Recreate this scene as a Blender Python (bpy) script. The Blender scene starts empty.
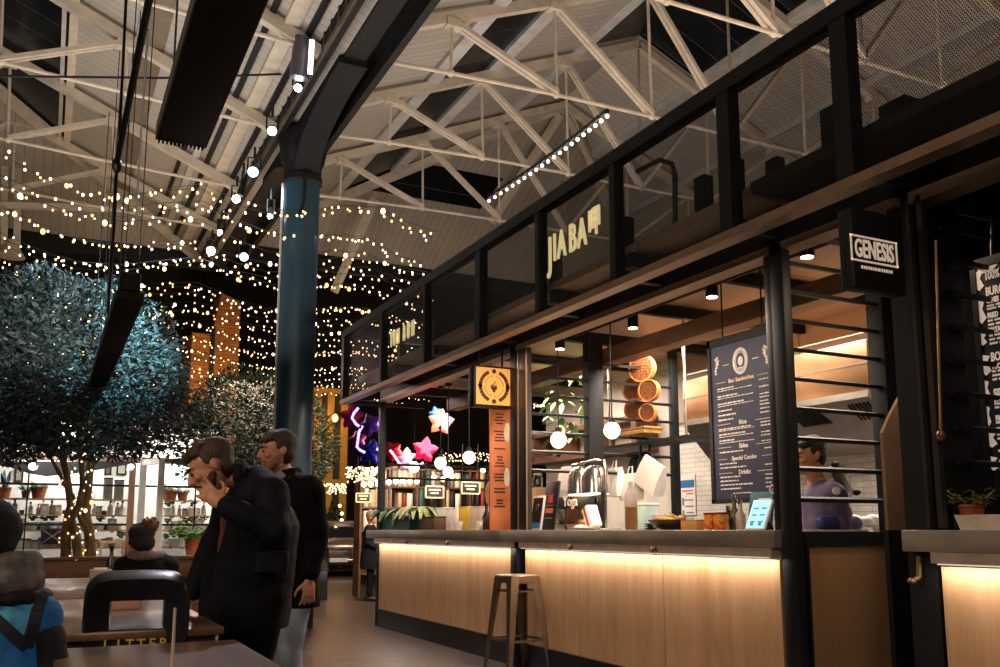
import bpy, bmesh, math, random
from mathutils import Vector, Matrix, noise
sc = bpy.context.scene
COL = sc.collection
RND = random.Random(7)
PI = math.pi
V = Vector

# ------------------------------------------------------------------ camera
F_PX, CX, CY, T_PX, CAM_H = 905.0, 500.0, 395.0, 135.0, 1.15
PITCH = math.atan2(T_PX, F_PX)
YAW = math.atan2(455.0, math.hypot(F_PX, T_PX))
FWD = V((math.sin(YAW) * math.cos(PITCH), math.cos(YAW) * math.cos(PITCH), math.sin(PITCH)))
RGT = V((math.cos(YAW), -math.sin(YAW), 0))
UPV = RGT.cross(FWD)
HF = V((math.sin(YAW), math.cos(YAW), 0))      # horizontal heading of the camera
CAM = V((0, 0, CAM_H))
ZV = V((0, 0, 1))

def ray(x, y):
    return FWD * F_PX + RGT * (x - CX) - UPV * (y - CY)
def at_x(x, y, X):
    d = ray(x, y); return CAM + d * ((X - CAM.x) / d.x)
def at_y(x, y, Y):
    d = ray(x, y); return CAM + d * ((Y - CAM.y) / d.y)
def at_z(x, y, Z):
    d = ray(x, y); return CAM + d * ((Z - CAM.z) / d.z)
def at_w(x, y, w):
    return CAM + ray(x, y) * (w / F_PX)

cam_d = bpy.data.cameras.new('camera')
cam_d.sensor_width = 36.0
cam_d.lens = F_PX * 36.0 / 1000.0
cam_d.shift_y = (CY - 333.5) / 1000.0
cam_d.clip_start = 0.05
cam_d.clip_end = 300
cam_o = bpy.data.objects.new('camera', cam_d)
COL.objects.link(cam_o)
cam_o.location = CAM
cam_o.rotation_euler = (PI / 2 + PITCH, 0, -YAW)
sc.camera = cam_o
vs = sc.view_settings
sc.display_settings.display_device = 'sRGB'
vs.view_transform = 'Standard'
vs.look = 'None'
vs.gamma = 1.0
vs.exposure = 0.0
vs.use_curve_mapping = False

# ------------------------------------------------------------------ materials
MATS = {}
def srgb(c):
    if isinstance(c, str):
        c = c.lstrip('#')
        c = [int(c[i:i + 2], 16) / 255 for i in (0, 2, 4)]
    return tuple(((x + 0.055) / 1.055) ** 2.4 if x > 0.04045 else x / 12.92 for x in c) + (1.0,)

def mat(name, col, rough=0.5, metal=0.0, var=0.12, scale=8.0, bump=0.0, stretch=(1, 1, 1), emit=None, estr=0.0, col2=None, trans=0.0, spec=0.5, coat=0.0, subsurf=0.0):
    if name in MATS:
        return MATS[name]
    m = bpy.data.materials.new(name)
    m.use_nodes = True
    nt = m.node_tree; N = nt.nodes; L = nt.links
    b = N['Principled BSDF']
    c = srgb(col)
    b.inputs['Roughness'].default_value = rough
    b.inputs['Metallic'].default_value = metal
    b.inputs['Specular IOR Level'].default_value = spec
    b.inputs['Coat Weight'].default_value = coat
    b.inputs['Transmission Weight'].default_value = trans
    b.inputs['Subsurface Weight'].default_value = subsurf
    b.inputs['Base Color'].default_value = c
    if var > 0 or bump > 0:
        tc = N.new('ShaderNodeTexCoord'); mp = N.new('ShaderNodeMapping')
        mp.inputs['Scale'].default_value = [scale * s for s in stretch]
        nz = N.new('ShaderNodeTexNoise'); nz.inputs['Detail'].default_value = 5.0
        nz.inputs['Scale'].default_value = 1.0
        L.new(tc.outputs['Object'], mp.inputs['Vector']); L.new(mp.outputs['Vector'], nz.inputs['Vector'])
        if var > 0:
            rp = N.new('ShaderNodeValToRGB')
            c2 = srgb(col2) if col2 else tuple(min(1, x * (1 + var) + 0.0) for x in c[:3]) + (1,)
            c1 = c if col2 else tuple(x * (1 - var) for x in c[:3]) + (1,)
            rp.color_ramp.elements[0].color = c1; rp.color_ramp.elements[1].color = c2
            rp.color_ramp.elements[0].position = 0.35; rp.color_ramp.elements[1].position = 0.65
            L.new(nz.outputs['Fac'], rp.inputs['Fac']); L.new(rp.outputs['Color'], b.inputs['Base Color'])
        if bump > 0:
            bp = N.new('ShaderNodeBump'); bp.inputs['Strength'].default_value = bump; bp.inputs['Distance'].default_value = 0.01
            L.new(nz.outputs['Fac'], bp.inputs['Height']); L.new(bp.outputs['Normal'], b.inputs['Normal'])
    if emit:
        b.inputs['Emission Color'].default_value = srgb(emit)
        b.inputs['Emission Strength'].default_value = estr
    MATS[name] = m
    return m

def emat(name, col, strength, sample=False):
    if name in MATS:
        return MATS[name]
    m = bpy.data.materials.new(name); m.use_nodes = True
    nt = m.node_tree; b = nt.nodes['Principled BSDF']
    b.inputs['Base Color'].default_value = srgb(col)
    b.inputs['Emission Color'].default_value = srgb(col)
    b.inputs['Emission Strength'].default_value = strength
    if not sample:
        m.cycles.emission_sampling = 'NONE'
    MATS[name] = m
    return m

def brick_mat(name, c1, c2, mortar, bw, bh, msize=0.008, rough=0.5, axes='XZ', bump=0.4, spec=0.5, offset=0.5):
    if name in MATS:
        return MATS[name]
    m = bpy.data.materials.new(name); m.use_nodes = True
    nt = m.node_tree; N = nt.nodes; L = nt.links; b = N['Principled BSDF']
    b.inputs['Roughness'].default_value = rough
    b.inputs['Specular IOR Level'].default_value = spec
    tc = N.new('ShaderNodeTexCoord'); sp = N.new('ShaderNodeSeparateXYZ'); cb = N.new('ShaderNodeCombineXYZ')
    L.new(tc.outputs['Object'], sp.inputs[0])
    L.new(sp.outputs[axes[0]], cb.inputs[0]); L.new(sp.outputs[axes[1]], cb.inputs[1])
    br = N.new('ShaderNodeTexBrick'); br.offset = offset
    br.inputs['Color1'].default_value = srgb(c1); br.inputs['Color2'].default_value = srgb(c2); br.inputs['Mortar'].default_value = srgb(mortar)
    br.inputs['Scale'].default_value = 1.0; br.inputs['Mortar Size'].default_value = msize
    br.inputs['Brick Width'].default_value = bw; br.inputs['Row Height'].default_value = bh
    L.new(cb.outputs[0], br.inputs['Vector'])
    nz = N.new('ShaderNodeTexNoise'); nz.inputs['Scale'].default_value = 3.0; nz.inputs['Detail'].default_value = 6
    L.new(tc.outputs['Object'], nz.inputs['Vector'])
    mx = N.new('ShaderNodeMix'); mx.data_type = 'RGBA'; mx.blend_type = 'MULTIPLY'
    rp = N.new('ShaderNodeValToRGB'); rp.color_ramp.elements[0].color = (0.55, 0.55, 0.55, 1); rp.color_ramp.elements[1].color = (1, 1, 1, 1)
    rp.color_ramp.elements[0].position = .3; rp.color_ramp.elements[1].position = .65
    L.new(nz.outputs['Fac'], rp.inputs['Fac'])
    mx.inputs['Factor'].default_value = 0.7
    L.new(br.outputs['Color'], mx.inputs['A']); L.new(rp.outputs['Color'], mx.inputs['B']); L.new(mx.outputs['Result'], b.inputs['Base Color'])
    bp = N.new('ShaderNodeBump'); bp.inputs['Strength'].default_value = bump; bp.inputs['Distance'].default_value = 0.01; bp.invert = True
    L.new(br.outputs['Fac'], bp.inputs['Height']); L.new(bp.outputs['Normal'], b.inputs['Normal'])
    MATS[name] = m
    return m

def plank_mat(name, col, dark, width, axis='Y', rough=0.6, gap=0.06, grain=0.2):
    """painted boards: fine dark joints every width metres along one object axis"""
    if name in MATS:
        return MATS[name]
    m = bpy.data.materials.new(name); m.use_nodes = True
    nt = m.node_tree; N = nt.nodes; L = nt.links; b = N['Principled BSDF']
    b.inputs['Roughness'].default_value = rough
    tc = N.new('ShaderNodeTexCoord'); sp = N.new('ShaderNodeSeparateXYZ'); L.new(tc.outputs['Object'], sp.inputs[0])
    dv = N.new('ShaderNodeMath'); dv.operation = 'DIVIDE'; dv.inputs[1].default_value = width; L.new(sp.outputs[axis], dv.inputs[0])
    fr = N.new('ShaderNodeMath'); fr.operation = 'FRACT'; L.new(dv.outputs[0], fr.inputs[0])
    lt = N.new('ShaderNodeMath'); lt.operation = 'LESS_THAN'; lt.inputs[1].default_value = gap; L.new(fr.outputs[0], lt.inputs[0])
    fl = N.new('ShaderNodeMath'); fl.operation = 'FLOOR'; L.new(dv.outputs[0], fl.inputs[0])
    wn = N.new('ShaderNodeTexWhiteNoise'); wn.noise_dimensions = '1D'; L.new(fl.outputs[0], wn.inputs['W'])
    nz = N.new('ShaderNodeTexNoise'); nz.inputs['Scale'].default_value = 1.6; nz.inputs['Detail'].default_value = 6; L.new(tc.outputs['Object'], nz.inputs['Vector'])
    ad = N.new('ShaderNodeMath'); ad.operation = 'MULTIPLY_ADD'; L.new(wn.outputs['Value'], ad.inputs[0]); ad.inputs[1].default_value = .5; L.new(nz.outputs['Fac'], ad.inputs[2])
    rp = N.new('ShaderNodeValToRGB')
    c = srgb(col); rp.color_ramp.elements[0].color = tuple(x * (1 - grain) for x in c[:3]) + (1,); rp.color_ramp.elements[1].color = c
    rp.color_ramp.elements[0].position = .35; rp.color_ramp.elements[1].position = .95
    L.new(ad.outputs[0], rp.inputs['Fac'])
    mx = N.new('ShaderNodeMix'); mx.data_type = 'RGBA'; mx.inputs['B'].default_value = srgb(dark)
    L.new(lt.outputs[0], mx.inputs['Factor']); L.new(rp.outputs['Color'], mx.inputs['A']); L.new(mx.outputs['Result'], b.inputs['Base Color'])
    MATS[name] = m
    return m

def wood_mat(name, c1, c2, rough=0.45, axis='Z', scale=3.0, bump=0.05, coat=0.0):
    if name in MATS:
        return MATS[name]
    m = bpy.data.materials.new(name); m.use_nodes = True
    nt = m.node_tree; N = nt.nodes; L = nt.links; b = N['Principled BSDF']
    b.inputs['Roughness'].default_value = rough; b.inputs['Coat Weight'].default_value = coat
    tc = N.new('ShaderNodeTexCoord'); mp = N.new('ShaderNodeMapping')
    s = {'X': (.12, 1, 1), 'Y': (1, .12, 1), 'Z': (1, 1, .12)}[axis]
    mp.inputs['Scale'].default_value = [scale * q for q in s]
    L.new(tc.outputs['Object'], mp.inputs['Vector'])
    nz = N.new('ShaderNodeTexNoise'); nz.inputs['Scale'].default_value = 4.0; nz.inputs['Detail'].default_value = 8; nz.inputs['Distortion'].default_value = 0.4
    L.new(mp.outputs[0], nz.inputs['Vector'])
    n2 = N.new('ShaderNodeTexNoise'); n2.inputs['Scale'].default_value = 30.0; n2.inputs['Detail'].default_value = 3
    L.new(mp.outputs[0], n2.inputs['Vector'])
    ad = N.new('ShaderNodeMath'); ad.operation = 'MULTIPLY_ADD'; L.new(n2.outputs['Fac'], ad.inputs[0]); ad.inputs[1].default_value = .4; L.new(nz.outputs['Fac'], ad.inputs[2])
    rp = N.new('ShaderNodeValToRGB'); rp.color_ramp.elements[0].color = srgb(c1); rp.color_ramp.elements[1].color = srgb(c2)
    rp.color_ramp.elements[0].position = .5; rp.color_ramp.elements[1].position = .85
    L.new(ad.outputs[0], rp.inputs['Fac']); L.new(rp.outputs['Color'], b.inputs['Base Color'])
    bp = N.new('ShaderNodeBump'); bp.inputs['Strength'].default_value = bump; bp.inputs['Distance'].default_value = .005
    L.new(ad.outputs[0], bp.inputs['Height']); L.new(bp.outputs['Normal'], b.inputs['Normal'])
    MATS[name] = m
    return m

def glass_mat(name, tint=(0.9, 0.95, 0.95), refl=0.08, rough=0.02):
    if name in MATS:
        return MATS[name]
    m = bpy.data.materials.new(name); m.use_nodes = True
    nt = m.node_tree; N = nt.nodes; L = nt.links
    N.remove(N['Principled BSDF'])
    t = N.new('ShaderNodeBsdfTransparent'); t.inputs[0].default_value = tint + (1,)
    g = N.new('ShaderNodeBsdfGlossy'); g.inputs['Roughness'].default_value = rough
    mx = N.new('ShaderNodeMixShader'); fr = N.new('ShaderNodeFresnel'); fr.inputs['IOR'].default_value = 1.35
    ad = N.new('ShaderNodeMath'); ad.operation = 'MULTIPLY_ADD'; ad.inputs[1].default_value = .8; ad.inputs[2].default_value = refl * .3
    L.new(fr.outputs[0], ad.inputs[0]); L.new(ad.outputs[0], mx.inputs[0])
    L.new(t.outputs[0], mx.inputs[1]); L.new(g.outputs[0], mx.inputs[2]); L.new(mx.outputs[0], N['Material Output'].inputs[0])
    MATS[name] = m
    return m

def perf_mat(name, col, pitch=0.03, hole=0.36, axes='YZ', rough=.5):
    """perforated sheet metal: round holes in staggered rows cut by transparency"""
    if name in MATS:
        return MATS[name]
    m = bpy.data.materials.new(name); m.use_nodes = True
    nt = m.node_tree; N = nt.nodes; L = nt.links; b = N['Principled BSDF']
    b.inputs['Base Color'].default_value = srgb(col); b.inputs['Roughness'].default_value = rough; b.inputs['Metallic'].default_value = .3
    tc = N.new('ShaderNodeTexCoord'); sp = N.new('ShaderNodeSeparateXYZ'); L.new(tc.outputs['Object'], sp.inputs[0])
    def mth(op, a, bb=None, c=None):
        n = N.new('ShaderNodeMath'); n.operation = op
        for i, q in enumerate((a, bb, c)):
            if q is None: continue
            if isinstance(q, (int, float)): n.inputs[i].default_value = q
            else: L.new(q, n.inputs[i])
        return n.outputs[0]
    u = mth('DIVIDE', sp.outputs[axes[0]], pitch); v = mth('DIVIDE', sp.outputs[axes[1]], pitch * .87)
    row = mth('MODULO', mth('FLOOR', v), 2.0)
    u = mth('MULTIPLY_ADD', row, .5, u)
    du = mth('SUBTRACT', mth('FRACT', u), .5); dv = mth('MULTIPLY', mth('SUBTRACT', mth('FRACT', v), .5), .87)
    r2 = mth('ADD', mth('MULTIPLY', du, du), mth('MULTIPLY', dv, dv))
    a = mth('GREATER_THAN', r2, hole * hole)
    L.new(a, b.inputs['Alpha'])
    MATS[name] = m
    return m

# ------------------------------------------------------------------ mesh builders (all add to a bmesh)
def NB():
    return bmesh.new()
def box(bm, x0, x1, y0, y1, z0, z1, bev=0.0):
    vs_ = [bm.verts.new(p) for p in ((x0, y0, z0), (x1, y0, z0), (x1, y1, z0), (x0, y1, z0), (x0, y0, z1), (x1, y0, z1), (x1, y1, z1), (x0, y1, z1))]
    fs = [bm.faces.new([vs_[i] for i in f]) for f in ((0, 3, 2, 1), (4, 5, 6, 7), (0, 1, 5, 4), (1, 2, 6, 5), (2, 3, 7, 6), (3, 0, 4, 7))]
    if bev > 0:
        es = {e for f in fs for e in f.edges}
        bmesh.ops.bevel(bm, geom=list(es), offset=bev, segments=2, affect='EDGES', profile=.5)
    return bm
def obox(bm, c, ax, ay, az, hx, hy, hz, bev=0.0):
    c = V(c); ax = V(ax).normalized(); ay = V(ay).normalized(); az = V(az).normalized()
    vs_ = [bm.verts.new(c + ax * hx * i + ay * hy * j + az * hz * k) for k in (-1, 1) for i, j in ((-1, -1), (1, -1), (1, 1), (-1, 1))]
    fs = [bm.faces.new([vs_[i] for i in f]) for f in ((0, 3, 2, 1), (4, 5, 6, 7), (0, 1, 5, 4), (1, 2, 6, 5), (2, 3, 7, 6), (3, 0, 4, 7))]
    if bev > 0:
        es = {e for f in fs for e in f.edges}
        bmesh.ops.bevel(bm, geom=list(es), offset=bev, segments=2, affect='EDGES', profile=.5)
    return bm
def frame_of(d, hint=ZV):
    d = V(d).normalized()
    if abs(d.dot(hint)) > .99:
        hint = V((0, 1, 0)) if abs(d.y) < .9 else V((1, 0, 0))
    s = d.cross(hint).normalized(); u = s.cross(d).normalized()
    return s, u
def bar(bm, p0, p1, w, h, hint=ZV, bev=0.0):
    p0 = V(p0); p1 = V(p1); d = p1 - p0
    s, u = frame_of(d, hint)
    return obox(bm, (p0 + p1) / 2, s, u, d, w / 2, h / 2, d.length / 2, bev)
def rings(bm, rr, caps=True, closed=True):
    rv = [[bm.verts.new(p) for p in r] for r in rr]
    n = len(rr[0])
    for a, b_ in zip(rv, rv[1:]):
        for i in range(n if closed else n - 1):
            j = (i + 1) % n
            try: bm.faces.new((a[i], a[j], b_[j], b_[i]))
            except ValueError: pass
    if caps and closed:
        try:
            bm.faces.new(list(reversed(rv[0]))); bm.faces.new(rv[-1])
        except ValueError: pass
    return bm
def tube(bm, pts, r, n=8, caps=True):
    pts = [V(p) for p in pts]; rr = []
    su = None
    for i, p in enumerate(pts):
        d = (pts[min(i + 1, len(pts) - 1)] - pts[max(i - 1, 0)])
        if d.length < 1e-9: d = V((0, 0, 1))
        d.normalize()
        if su is None: s, u = frame_of(d)
        else:
            s = (su - d * su.dot(d)).normalized(); u = d.cross(s) * -1; u = s.cross(d)
        su = s
        q = r[i] if isinstance(r, (list, tuple)) else r
        rr.append([p + s * (q * math.cos(2 * PI * k / n)) + u * (q * math.sin(2 * PI * k / n)) for k in range(n)])
    return rings(bm, rr, caps)
def rod(bm, p0, p1, r0, r1=None, n=8):
    return tube(bm, [p0, p1], [r0, r0 if r1 is None else r1], n)
def lathe(bm, prof, c=(0, 0, 0), n=24, caps=True):
    c = V(c)
    return rings(bm, [[c + V((r * math.cos(2 * PI * k / n), r * math.sin(2 * PI * k / n), z)) for k in range(n)] for r, z in prof], caps)
def ell(bm, c, rx, ry, rz, ax=None, seg=16, rg=10):
    c = V(c); ax = ax or (V((1, 0, 0)), V((0, 1, 0)), V((0, 0, 1)))
    rr = []
    for i in range(1, rg):
        t = PI * i / rg
        rr.append([c + ax[0] * (rx * math.sin(t) * math.cos(2 * PI * k / seg)) + ax[1] * (ry * math.sin(t) * math.sin(2 * PI * k / seg)) - ax[2] * (rz * math.cos(t)) for k in range(seg)])
    rings(bm, rr, caps=False)
    bm.verts.ensure_lookup_table()
    nv = len(bm.verts); first = [bm.verts[nv - seg * (rg - 1) + k] for k in range(seg)]; last = [bm.verts[nv - seg + k] for k in range(seg)]
    a = bm.verts.new(c - ax[2] * rz); b_ = bm.verts.new(c + ax[2] * rz)
    for k in range(seg):
        bm.faces.new((first[(k + 1) % seg], first[k], a)); bm.faces.new((last[k], last[(k + 1) % seg], b_))
    return bm
def prism(bm, poly, vec):
    vec = V(vec); a = [bm.verts.new(V(p)) for p in poly]; b_ = [bm.verts.new(V(p) + vec) for p in poly]
    n = len(poly)
    bm.faces.new(list(reversed(a))); bm.faces.new(b_)
    for i in range(n):
        j = (i + 1) % n
        bm.faces.new((a[i], a[j], b_[j], b_[i]))
    return bm
def hollow(bm, prof_o, c, n=24, wall=.006):
    """open vessel: outer profile bottom to top, then back down inside"""
    p = list(prof_o) + [(max(r - wall, .001), z) for r, z in reversed(prof_o)]
    p[-1] = (p[-1][0], p[-1][1] + wall)
    return lathe(bm, p, c, n)

def wl(o):
    v = V((0, 0, 0))
    while o is not None:
        v += o.location; o = o.parent
    return v
def obj(name, bm, m, parent=None, smooth=30, local=False):
    me = bpy.data.meshes.new(name)
    bmesh.ops.recalc_face_normals(bm, faces=bm.faces[:])
    bm.to_mesh(me); bm.free()
    o = bpy.data.objects.new(name, me); COL.objects.link(o)
    ms = m if isinstance(m, (list, tuple)) else [m]
    for q in ms: me.materials.append(q)
    if parent is not None:
        o.parent = parent
        if not local: me.transform(Matrix.Translation(-wl(parent)))
    if smooth:
        for p in me.polygons: p.use_smooth = True
        me.set_sharp_from_angle(angle=math.radians(smooth))
    return o
def rebase(o):
    """move a mesh thing's origin to the middle of its base"""
    me = o.data
    xs = [v.co for v in me.vertices]
    b = V((sum(v.x for v in xs) / len(xs), sum(v.y for v in xs) / len(xs), min(v.z for v in xs)))
    me.transform(Matrix.Translation(-b)); o.location = o.location + b
    return o
def tag(o, label, cat, group=None, kind=None):
    o['label'] = label; o['category'] = cat
    if group: o['group'] = group
    if kind: o['kind'] = kind
    return o
def thing(name, label, cat, loc=(0, 0, 0), group=None, rz=0.0):
    o = bpy.data.objects.new(name, None); COL.objects.link(o)
    o.empty_display_size = .05
    o.location = V(loc); o.rotation_euler = (0, 0, rz)
    return tag(o, label, cat, group)
def struct(name, bm, m, parent=None, smooth=30):
    o = obj(name, bm, m, parent, smooth)
    if parent is None: o['kind'] = 'structure'
    return o
def kids(o):
    return [c for c in o.children]
def copy_tree(o, parent=None):
    c = o.copy(); COL.objects.link(c)
    if parent is not None: c.parent = parent
    for ch in kids(o): copy_tree(ch, c)
    return c
def text(name, s, size, m, parent, origin, ux, uy, depth=.004, align='CENTER', space=1.0, bold=0.0, sx=1.0):
    """flat lettering standing on a surface: ux reading direction, uy up"""
    cu = bpy.data.curves.new(name, 'FONT'); cu.body = s; cu.size = size; cu.extrude = depth; cu.align_x = align; cu.align_y = 'CENTER'
    cu.space_character = space; cu.offset = bold
    cu.resolution_u = 3
    tmp = bpy.data.objects.new(name, cu); COL.objects.link(tmp)
    dg = bpy.context.evaluated_depsgraph_get()
    me = bpy.data.meshes.new_from_object(tmp.evaluated_get(dg))
    bpy.data.objects.remove(tmp); bpy.data.curves.remove(cu)
    me.name = name
    me.materials.clear(); me.materials.append(m)
    ux = V(ux).normalized(); uy = V(uy).normalized(); uz = ux.cross(uy)
    M = Matrix((ux * sx, uy, uz)).transposed().to_4x4()
    M.translation = V(origin) - wl(parent)
    me.transform(M)
    o = bpy.data.objects.new(name, me); COL.objects.link(o); o.parent = parent
    return o
def remesh(bm, name, voxel, smooth_it=3, fac=.5):
    """fuse overlapping volumes into one continuous surface; returns a new bmesh"""
    me = bpy.data.meshes.new(name)
    bmesh.ops.recalc_face_normals(bm, faces=bm.faces[:])
    bm.to_mesh(me); bm.free()
    o = bpy.data.objects.new(name, me); COL.objects.link(o)
    md = o.modifiers.new('r', 'REMESH'); md.mode = 'VOXEL'; md.voxel_size = voxel
    if smooth_it:
        ms = o.modifiers.new('s', 'SMOOTH'); ms.factor = fac; ms.iterations = smooth_it
    dg = bpy.context.evaluated_depsgraph_get()
    ev = o.evaluated_get(dg)
    m2 = bpy.data.meshes.new_from_object(ev)
    out = bmesh.new(); out.from_mesh(m2)
    bpy.data.objects.remove(o); bpy.data.meshes.remove(me); bpy.data.meshes.remove(m2)
    return out
def lamp(name, kind, loc, energy, col, size=.1, to=None, spot=60, blend=.5, sizey=None):
    d = bpy.data.lights.new(name, kind); d.energy = energy; d.color = srgb(col)[:3]
    if kind == 'AREA':
        d.size = size
        if sizey: d.shape = 'RECTANGLE'; d.size_y = sizey
    elif kind == 'SPOT':
        d.spot_size = math.radians(spot); d.spot_blend = blend; d.shadow_soft_size = size
    else:
        d.shadow_soft_size = size
    o = bpy.data.objects.new(name, d); COL.objects.link(o); o.location = V(loc)
    if to is not None:
        d_ = (V(to) - V(loc)).normalized()
        if kind == 'AREA' and abs(d_.y) < .9:
            z_ = -d_; x_ = V((0, 1, 0)).cross(z_).normalized(); y_ = z_.cross(x_)
            o.rotation_euler = Matrix((x_, y_, z_)).transposed().to_euler()
        else:
            o.rotation_euler = d_.to_track_quat('-Z', 'Y').to_euler()
    return o
# ------------------------------------------------------------------ building: floor, roof, gutter
M_BOARD = plank_mat('roof_boards', '#aea69c', '#655f58', 0.14, 'Y', .65, .05, .14)
M_BOARDX = plank_mat('roof_boards_hip', '#a0978a', '#5c5145', 0.14, 'X', .65, .05, .14)
M_SKY = plank_mat('night_glazing', '#0d1416', '#39434a', 0.52, 'Y', .25, .03, .3)
M_CREAM = mat('cream_paint', '#c2b6a4', .5, 0, .12, 5, .15)
M_PURLIN = mat('pale_steel', '#b6b4b0', .5, .1, .12, 4)
M_BROWN = mat('brown_purlin', '#6d6152', .6, 0, .15, 4)
M_DARKIRON = mat('dark_iron', '#111212', .6, .1, .3, 6, .2, spec=.3)
M_BLACK = mat('black_steel', '#1b1c1c', .45, .35, .15, 6)
M_RUST = mat('riveted_iron', '#4a4133', .6, .2, .3, 5, .3)

def zr(X): return 6.74 + .43 * (X - 3.2)
def zl(X): return 6.24 + .43 * (2.2 - X)
RIDGE, LRIDGE, HY0, HY1, YN = 7.95, -2.65, 13.4, 17.5, -1.5
def hy(t): return HY0 + (HY1 - HY0) * t
def strip(name, x0, x1, zf, m, edge, y0=YN, off=.14):
    bm = NB()
    t0 = abs(x0 - edge[0]) / abs(edge[1] - edge[0]); t1 = abs(x1 - edge[0]) / abs(edge[1] - edge[0])
    p = [V((x0, y0, zf(x0) + off)), V((x1, y0, zf(x1) + off)), V((x1, hy(t1), zf(x1) + off)), V((x0, hy(t0), zf(x0) + off))]
    prism(bm, p, (0, 0, .06))
    return struct(name, bm, m)
ER = (RIDGE, 2.65)
for i, (a, b, m) in enumerate(((2.6, 4.42, M_BOARD), (4.42, 5.38, M_SKY), (5.38, 6.8, M_BOARD))):
    strip('ceiling', a, b, zr, m, ER)
bm = NB(); prism(bm, [V((6.8, YN, zr(6.8) + .14)), V((RIDGE, YN, zr(RIDGE) + .14)), V((RIDGE, 11.0, zr(RIDGE) + .14)), V((6.8, 11.0, zr(6.8) + .14))], (0, 0, .06)); struct('ceiling', bm, M_SKY)
bm = NB(); prism(bm, [V((6.8, 11, zr(6.8) + .14)), V((RIDGE, 11, zr(RIDGE) + .14)), V((RIDGE, HY0, zr(RIDGE) + .14)), V((6.8, hy(1.15 / 5.3), zr(6.8) + .14))], (0, 0, .06)); struct('ceiling', bm, M_BOARD)
def ze(X): return zr(2 * RIDGE - X)
EE = (RIDGE, 13.25)
for a, b, m in ((9.1, 13.25, M_BOARD),):
    strip('ceiling', a, b, ze, m, EE)
bm = NB(); prism(bm, [V((9.1, YN, ze(9.1) + .14)), V((RIDGE, YN, ze(RIDGE) + .14)), V((RIDGE, 11.0, ze(RIDGE) + .14)), V((9.1, 11.0, ze(9.1) + .14))], (0, 0, .06)); struct('ceiling', bm, M_SKY)
bm = NB(); prism(bm, [V((9.1, 11, ze(9.1) + .14)), V((RIDGE, 11, ze(RIDGE) + .14)), V((RIDGE, HY0, ze(RIDGE) + .14)), V((9.1, hy(1.15 / 5.3), ze(9.1) + .14))], (0, 0, .06)); struct('ceiling', bm, M_BOARD)
# far hipped end of the right bay: boards, one dark glazed band, boards
AP = V((RIDGE, HY0, zr(RIDGE) + .14)); CL = V((2.65, HY1, zr(2.65) + .14)); CR = V((13.25, HY1, zr(2.65) + .14))
def hipband(t0, t1, m):
    a, b, c, d = AP.lerp(CL, t0), AP.lerp(CR, t0), AP.lerp(CR, t1), AP.lerp(CL, t1)
    bm = NB(); prism(bm, [d, c, b, a] if t0 > 0 else [d, c, a], (0, .03, .06)); return struct('ceiling', bm, m)
hipband(0, .42, M_BOARDX); hipband(.6, 1, M_BOARDX)
for s0, s1, m in ((0, .42, M_SKY), (.42, 1, M_BOARDX)):
    e = lambda t, s: AP.lerp(CL, t).lerp(AP.lerp(CR, t), s)
    bm = NB(); prism(bm, [e(.6, s0), e(.6, s1), e(.42, s1), e(.42, s0)], (0, .03, .06)); struct('ceiling', bm, m)
# left bay
EL = (LRIDGE, 2.2)
for a, b, m in ((2.6, .8, M_BOARD), (.8, -.09, M_BOARD), (-.09, -1.35, M_SKY), (-1.35, -2.65, M_BOARD)):
    t = lambda x: min(1, abs(x - LRIDGE) / 4.85)
    bm = NB(); prism(bm, [V((a, YN, zl(a) + .14)), V((a, hy(t(a)), zl(a) + .14)), V((b, hy(t(b)), zl(b) + .14)), V((b, YN, zl(b) + .14))], (0, 0, .06)); struct('ceiling', bm, m)
LA = V((LRIDGE, HY0, zl(LRIDGE) + .14)); LC = V((2.35, HY1, zl(2.35) + .14)); LD = V((-7.6, HY1, zl(2.35) + .14))
bm = NB(); prism(bm, [LA, LC, LD], (0, .03, .06)); struct('ceiling', bm, M_BOARDX)
bm = NB(); bar(bm, (-7.6, HY1, 6.22), (2.5, HY1, 6.22), .16, .3); struct('trim_eave', bm, M_DARKIRON)
bm = NB(); bar(bm, (2.65, HY1, 6.5), (13.2, HY1, 6.5), .16, .3); struct('trim_eave', bm, M_DARKIRON)

# purlins, the white rails of the glazing, running the length of the roof
def purlin(x, zf, m, w, h, y1, drop=.1):
    bm = NB(); bar(bm, (x, YN, zf(x) + drop), (x, y1, zf(x) + drop), w, h); o = struct('trim_purlin', bm, m)
purlin(4.42, zr, M_PURLIN, .17, .13, 15.9); purlin(5.38, zr, M_PURLIN, .17, .13, 15.2); purlin(6.8, zr, M_PURLIN, .16, .12, 14.2)
purlin(3.05, zr, M_PURLIN, .2, .14, 17); purlin(9.1, ze, M_PURLIN, .16, .12, 14.2); purlin(10.6, ze, M_PURLIN, .16, .12, 15)
purlin(.8, zl, M_BROWN, .24, .06, 16.4, .11); purlin(.62, zl, M_PURLIN, .05, .05, 16.4, .11); purlin(-.09, zl, M_CREAM, .1, .1, 15.5); purlin(-.2, zl, M_PURLIN, .05, .14, 15.5); purlin(-1.35, zl, M_CREAM, .14, .1, 14.5)
for x, w, m in ((1.45, .05, M_DARKIRON), (1.62, .1, M_PURLIN), (1.78, .06, M_DARKIRON), (1.98, .16, M_CREAM), (2.16, .06, M_DARKIRON)):
    purlin(x, zl, m, w, .05, 17, .1)

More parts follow.
